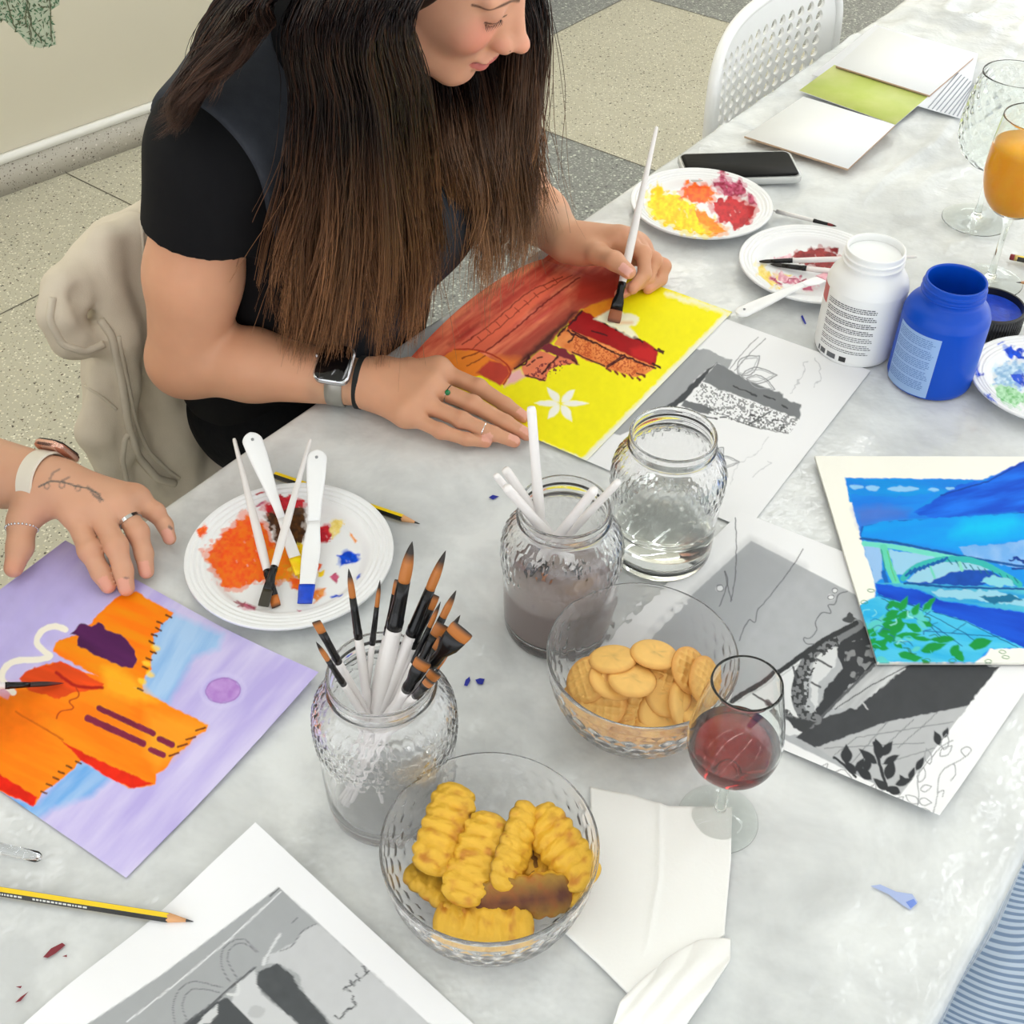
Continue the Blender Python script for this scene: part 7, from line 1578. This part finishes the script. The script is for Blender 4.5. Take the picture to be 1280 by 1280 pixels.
for nm, pts, r in [('button_placket', [(126, 400), (140, 420), (152, 470), (160, 530), (172, 570), (196, 598), (218, 604)], .0055), ('placket_edge', [(148, 420), (160, 480), (170, 530), (186, 565), (212, 590), (224, 598)], .0030),
                   ('hem', [(160, 610), (152, 575), (156, 548), (168, 535)], .0040), ('pocket_seam', [(106, 482), (130, 498), (146, 512)], .0022), ('shoulder_seam', [(176, 262), (178, 290), (180, 320)], .0022), ('cuff', [(66, 372), (62, 400), (78, 430), (106, 440), (130, 430)], .0050)]:
    q = on_jacket(dens2(pts))
    if len(q) > 3: 
        q = [q[0]]+[(q[i-1]+q[i]+q[i+1])/3 for i in range(1, len(q)-1)]+[q[-1]]; MB().tube(q, r, 8).build(nm, M_jk2, jk)
# ================================================================ second person at the left: tattooed arm, watch, both hands
p2 = empty('person', np.array([*(td*.10+tn*1.25)[:2], 0]), 'person at the left edge with a tattooed forearm and rings, holding down the castle painting', 'person')
def P2(u, v, h): p = td*u+tn*v; return np.array([p[0], p[1], TZ+h])
w2 = G(64, 604, .060); m2 = [G(92, 640, .050), G(121, 636, .054), G(149, 631, .051), G(170, 625, .042)]
fg2 = [[G(112, 688, .036), G(126, 716, .020), G(135, 732, .0105)], [G(145, 682, .038), G(154, 713, .021), G(158, 735, .0105)], [G(172, 665, .036), G(180, 692, .021), G(183, 714, .0105)], [G(194, 640, .034), G(206, 656, .022), G(212, 673, .013)]]
th2 = [G(46, 628, .050), G(28, 652, .038), G(25, 684, .026), G(17, 710, .0165)]
f = Field([-.60, .76, TZ-.03], [-.28, 1.08, TZ+.10], .0015)
el2 = G(-190, 560, .03); f.cap(w2+(el2-w2)*.30, w2, .037, .0275, .01)
hand(f, w2+unit(m2[1]-w2)*.010, m2, fg2, th2, palm_r=.0142, frad=(.0106, .0102, .0093, .0080), wr=.0280, kp=.013, tr=(.0175, .0145, .0125, .0095))
Vh2, Fh2 = f.mesh(2); C2 = skin_colour(Vh2, (208, 158, 128), 9)
for m_, g_ in zip(m2, fg2): tint(C2, Vh2, g_[0], [.014]*3, (196, 126, 100), .5); tint(C2, Vh2, g_[2], [.013]*3, (214, 138, 116), .45); tint(C2, Vh2, m_, [.014]*3, (216, 160, 132), .4); nail(C2, Vh2, g_[2], g_[1], np.array([0, -.5, .85]), .0082, (222, 160, 142))
tint(C2, Vh2, th2[3], [.016]*3, (226, 144, 122), .6); tint(C2, Vh2, fg2[1][2], [.008]*3, (236, 104, 50), .5)
Ph = project(Vh2); INK = SL((70, 78, 78))
def ink(C, Pp, pts, w, a=.85, nz=0):
    pts = np.array(pts, float); d = np.full(len(Pp), 1e9)
    for i in range(len(pts)-1): d = np.minimum(d, seg_dist(Pp, pts[i], pts[i+1]))
    m = np.clip((w-d)/.8+.5, 0, 1)*a; C[:] = C*(1-m[:, None])+INK*m[:, None]
cz = lambda x, y: (x*.1953, 540+y*.1953)
topm = Vh2[:, 2] > TZ+.045
Csave = C2.copy()
ink(C2, Ph, [cz(250, 350), cz(320, 315), cz(400, 318), cz(480, 345), cz(560, 360), cz(620, 390), cz(660, 440)], 1.1)
for c_ in ((300, 345), (395, 340), (500, 358)): ink(C2, Ph, [cz(c_[0]+18*math.cos(a), c_[1]+20*math.sin(a)) for a in np.linspace(0, 6.28, 9)], .8, .55)
for q in ([(560, 350), (600, 380), (640, 400)], [(580, 380), (610, 410), (650, 430)], [(600, 400), (630, 430), (640, 445)], [(320, 300), (340, 260), (380, 240)], [(400, 310), (440, 290)]): ink(C2, Ph, [cz(*t) for t in q], 1.4, .5)
C2[~topm] = Csave[~topm]
ink(C2, Ph, [cz(1082, 606), cz(1098, 618)], 1.6, .7); ink(C2, Ph, [cz(795, 932), cz(825, 936)], 1.0, .6)
# arm up to the shoulder, right arm, trunk and head out of the frame
sh2 = P2(.30, 1.12, .30); sh2r = P2(-.04, 1.16, .30)
f = Field([-1.25, .35, TZ-.45], [-.38, 1.25, TZ+.72], .0055)
f.cap(sh2, el2, .055, .046, .03); f.cap(el2, w2+(el2-w2)*.02, .046, .0275, .02)
el2r = G(-330, 960, .05); w2r = G(-75, 885, .045); f.cap(sh2r, el2r, .055, .046, .03); f.cap(el2r, w2r, .044, .027, .02)
c2_ = (sh2+sh2r)/2; f.ell(c2_-z_*.12, [.15, .11, .17], (td, tn, z_), .04); f.ell(c2_-z_*.34+tn*.06, [.16, .13, .18], (td, tn, z_), .05); f.cap(sh2, sh2r, .05, .05, .04)
f.cap(c2_, c2_+z_*.13-tn*.02, .056, .052, .03); f.ell(c2_+z_*.24-tn*.04, [.078, .098, .118], (td, tn, z_), .02); f.ell(c2_+z_*.22-tn*.145, [.014, .018, .022], (td, tn, z_), .015)
Va2, Fa2 = f.mesh(2); Ca2 = skin_colour(Va2, (204, 152, 122), 10); Pa = project(Va2)
n_ = vnoise(Va2, 34, 12, 3); m_ = ((Pa[:, 0] < 46) & (n_ > .46) & (Va2[:, 2] < TZ+.2)).astype(float)*np.clip((n_-.46)*9, 0, .65)
Ca2 = Ca2*(1-m_[:, None])+INK*m_[:, None]
f = Field([-.86, .60, TZ-.01], [-.50, .84, TZ+.10], .0016)
m2r = [G(-30, 862, .045), G(-28, 880, .040), G(-30, 896, .034), G(-34, 908, .026)]
fg2r = [[G(-12, 852, .040), G(2, 856, .028), G(4, 866, .018)], [G(-10, 876, .034), G(3, 882, .022), G(0, 893, .013)], [G(-14, 894, .026), G(-2, 900, .016), G(-6, 908, .010)], [G(-20, 908, .018), G(-10, 914, .011), G(-14, 918, .009)]]
th2r = [G(-60, 872, .045), G(-40, 850, .048), G(-18, 845, .044), G(0, 850, .036)]
f.cap(w2r+(el2r-w2r)*.12, w2r, .029, .027, .01); hand(f, w2r, m2r, fg2r, th2r, frad=(.0105, .0098, .009, .0078), wr=.027)
Vr2, Fr2 = f.mesh(2)
skin_obj('body', merge([(Vh2, Fh2), (Va2, Fa2), (Vr2, Fr2)]), np.concatenate([C2, Ca2, skin_colour(Vr2, (214, 160, 130), 13)]), p2)
f = Field([-1.25, .40, TZ-.45], [-.40, 1.30, TZ+.42], .006)
f.ell(c2_-z_*.12, [.165, .125, .185], (td, tn, z_), .04); f.ell(c2_-z_*.34+tn*.06, [.175, .145, .19], (td, tn, z_), .05); f.cap(sh2, sh2r, .062, .062, .04); f.cap(sh2, sh2*.62+el2*.38, .066, .062, .03); f.cap(sh2r, sh2r*.62+el2r*.38, .066, .062, .03)
V_, F_ = f.mesh(2); link('tshirt', np_mesh('tshirt', V_, F_), M_black, p2)
f = Field([-1.35, .35, 0.3], [-.45, 1.35, TZ-.10], .007)
hp = c2_-z_*.50+tn*.10
f.ell(hp, [.19, .16, .11], (td, tn, z_), .04)
for s_ in (-1, 1): f.cap(hp+td*s_*.09, hp+td*s_*.09-tn*.36, .085, .065, .03)
V_, F_ = f.mesh(1); link('trousers', np_mesh('trousers', V_, F_), M_trs, p2)
f = Field(c2_+z_*.24-.18, c2_+z_*.24+.18, .005); f.ell(c2_+z_*.262-tn*.02, [.088, .104, .118], (td, tn, z_), .01); f.ell(c2_+z_*.21-tn*.14, [.10, .09, .10], (td, tn, z_), .01, 'd')
V_, F_ = f.mesh(2); me = np_mesh('hair', V_, F_); set_attr(me, 'paint', np.tile(SL((40, 28, 22)), (len(V_), 1))); link('hair', me, M_hair, p2)
# watch and rings
a2 = unit(el2-w2); wc2 = w2+a2*.008
ws2 = empty('wristwatch', wc2-p2.location); ws2.parent = p2; ws2['label'] = 'rose gold smartwatch on a cream strap'
ring_tube(wc2, a2, .0300, .0095, .0022, 'strap', mat('cream_strap', (222, 214, 198), .5), ws2)
cn2 = unit(G(112, 556, .085)-wc2); cn2 = unit(cn2-a2*(cn2@a2)); cx2 = np.cross(a2, cn2); cc2 = wc2+cn2*.0305
MB().rings(oslab(cc2, a2, cx2, cn2, .034, .042, .009, 0, .0085, .002)).build('case', mat('rose_gold', (214, 168, 150), .25, .9), ws2, auto=50); MB().rings(oslab(cc2, a2, cx2, cn2, .031, .039, .008, .007, .0095, .0008)).build('screen', mat('watch_screen_dark', (8, 8, 10), .08), ws2, auto=50)
ring_tube(m2[2]*.42+fg2[2][0]*.58, fg2[2][0]-m2[2], .0112, .0019, .0010, 'finger_ring', M_silver, p2)
# beaded thumb ring
tc0 = th2[1]*.72+th2[2]*.28; ta = unit(th2[2]-th2[1]); s1 = unit(np.cross(ta, z_)); s2 = np.cross(s1, ta); b = MB()
for k in range(26):
    a = 2*math.pi*k/26; bm = bmesh.new(); bmesh.ops.create_icosphere(bm, subdivisions=1, radius=.0016); bmesh.ops.translate(bm, vec=Vector(tc0+(s1*math.cos(a)+s2*math.sin(a))*.0150), verts=bm.verts); b.bm(bm)
b.build('beaded_thumb_ring', M_silver, p2)
d = unit(G(80, 854, .003)-G(8, 857, .018)); brush(G(80, 854, .003), G(80, 854, .003)-d*.21, .0032, 'paintbrush dipped in red touching the castle painting at the left edge', fl=.020, bl=.030, kind='round', bcol=(40, 20, 20), tipcol=(90, 20, 20))
# ================================================================ third person: only a striped lap below the right table edge
p3 = empty('person', np.array([*(td*.55+tn*-.40)[:2], 0]), 'person in blue and white striped clothes sitting below the right table edge', 'person')
M_st = bpy.data.materials.new('striped_cotton'); M_st.use_nodes = True; nt = M_st.node_tree; b_ = nt.nodes['Principled BSDF']; b_.inputs['Roughness'].default_value = .9; b_.inputs['Specular IOR Level'].default_value = .2
at = nt.nodes.new('ShaderNodeAttribute'); at.attribute_name = 'stripe'; sn = nt.nodes.new('ShaderNodeMath'); sn.operation = 'SINE'; mu = nt.nodes.new('ShaderNodeMath'); mu.operation = 'MULTIPLY'; mu.inputs[1].default_value = 2*math.pi
nt.links.new(at.outputs['Fac'], mu.inputs[0]); nt.links.new(mu.outputs[0], sn.inputs[0]); cr = nt.nodes.new('ShaderNodeValToRGB'); e_ = cr.color_ramp.elements; e_[0].position = .30; e_[0].color = (*srgb((122, 142, 170)), 1); e_[1].position = .62; e_[1].color = (*srgb((184, 198, 214)), 1)
mr = nt.nodes.new('ShaderNodeMapRange'); mr.inputs['From Min'].default_value = -1; nt.links.new(sn.outputs[0], mr.inputs['Value']); nt.links.new(mr.outputs[0], cr.inputs[0]); nt.links.new(cr.outputs[0], b_.inputs['Base Color'])
def P3(u, v, h): return Wp(u, v, h)
def lap(f, g=0):
    hip = P3(.52, -.34, -.14); f.ell(hip+z_*.02, [.22+g, .27+g, .13+g], (td, tn, z_), .05); f.ell(hip+z_*.20-tn*.02, [.17+g, .13+g, .20+g], (td, tn, z_), .06)
    for s_, u0 in ((-1, .40), (1, .62)):
        f.cap(P3(u0, -.30, -.14), P3(u0-.02*s_, .12, -.17), .095+g, .075+g, .05); f.cap(P3(u0-.02*s_, .12, -.17), P3(u0-.02*s_, .10, -.66), .07+g, .05+g, .02)
f = Field([-.05, -.35, .02], [1.05, .95, TZ+.24], .0075); lap(f, -.01); V_, F_ = f.mesh(1); skin_obj('body', (V_, F_), skin_colour(V_, seed=15), p3)
f = Field([-.05, -.35, .02], [1.05, .95, TZ+.22], .0055); lap(f, .006)
f.cap(G(1262, 1110, -.10), G(1195, 1290, -.10), .035, .04, .05); f.cap(G(1190, 1240, -.09), G(1240, 1300, -.09), .02, .025, .02)
V_, F_ = f.mesh(2); V_ = V_+z_[None]*((vnoise(V_, 11, 31, 2)-.5)*.02)[:, None]
me = np_mesh('striped_garment', V_, F_); nrm = unit([.22, .52, .78]); st = (V_@nrm)/.0036+(vnoise(V_, 5, 17, 2)-.5)*5
a_ = me.attributes.new('stripe', 'FLOAT', 'POINT'); a_.data.foreach_set('value', st.astype(np.float32)); link('striped_garment', me, M_st, p3)
bpy.context.view_layer.update()
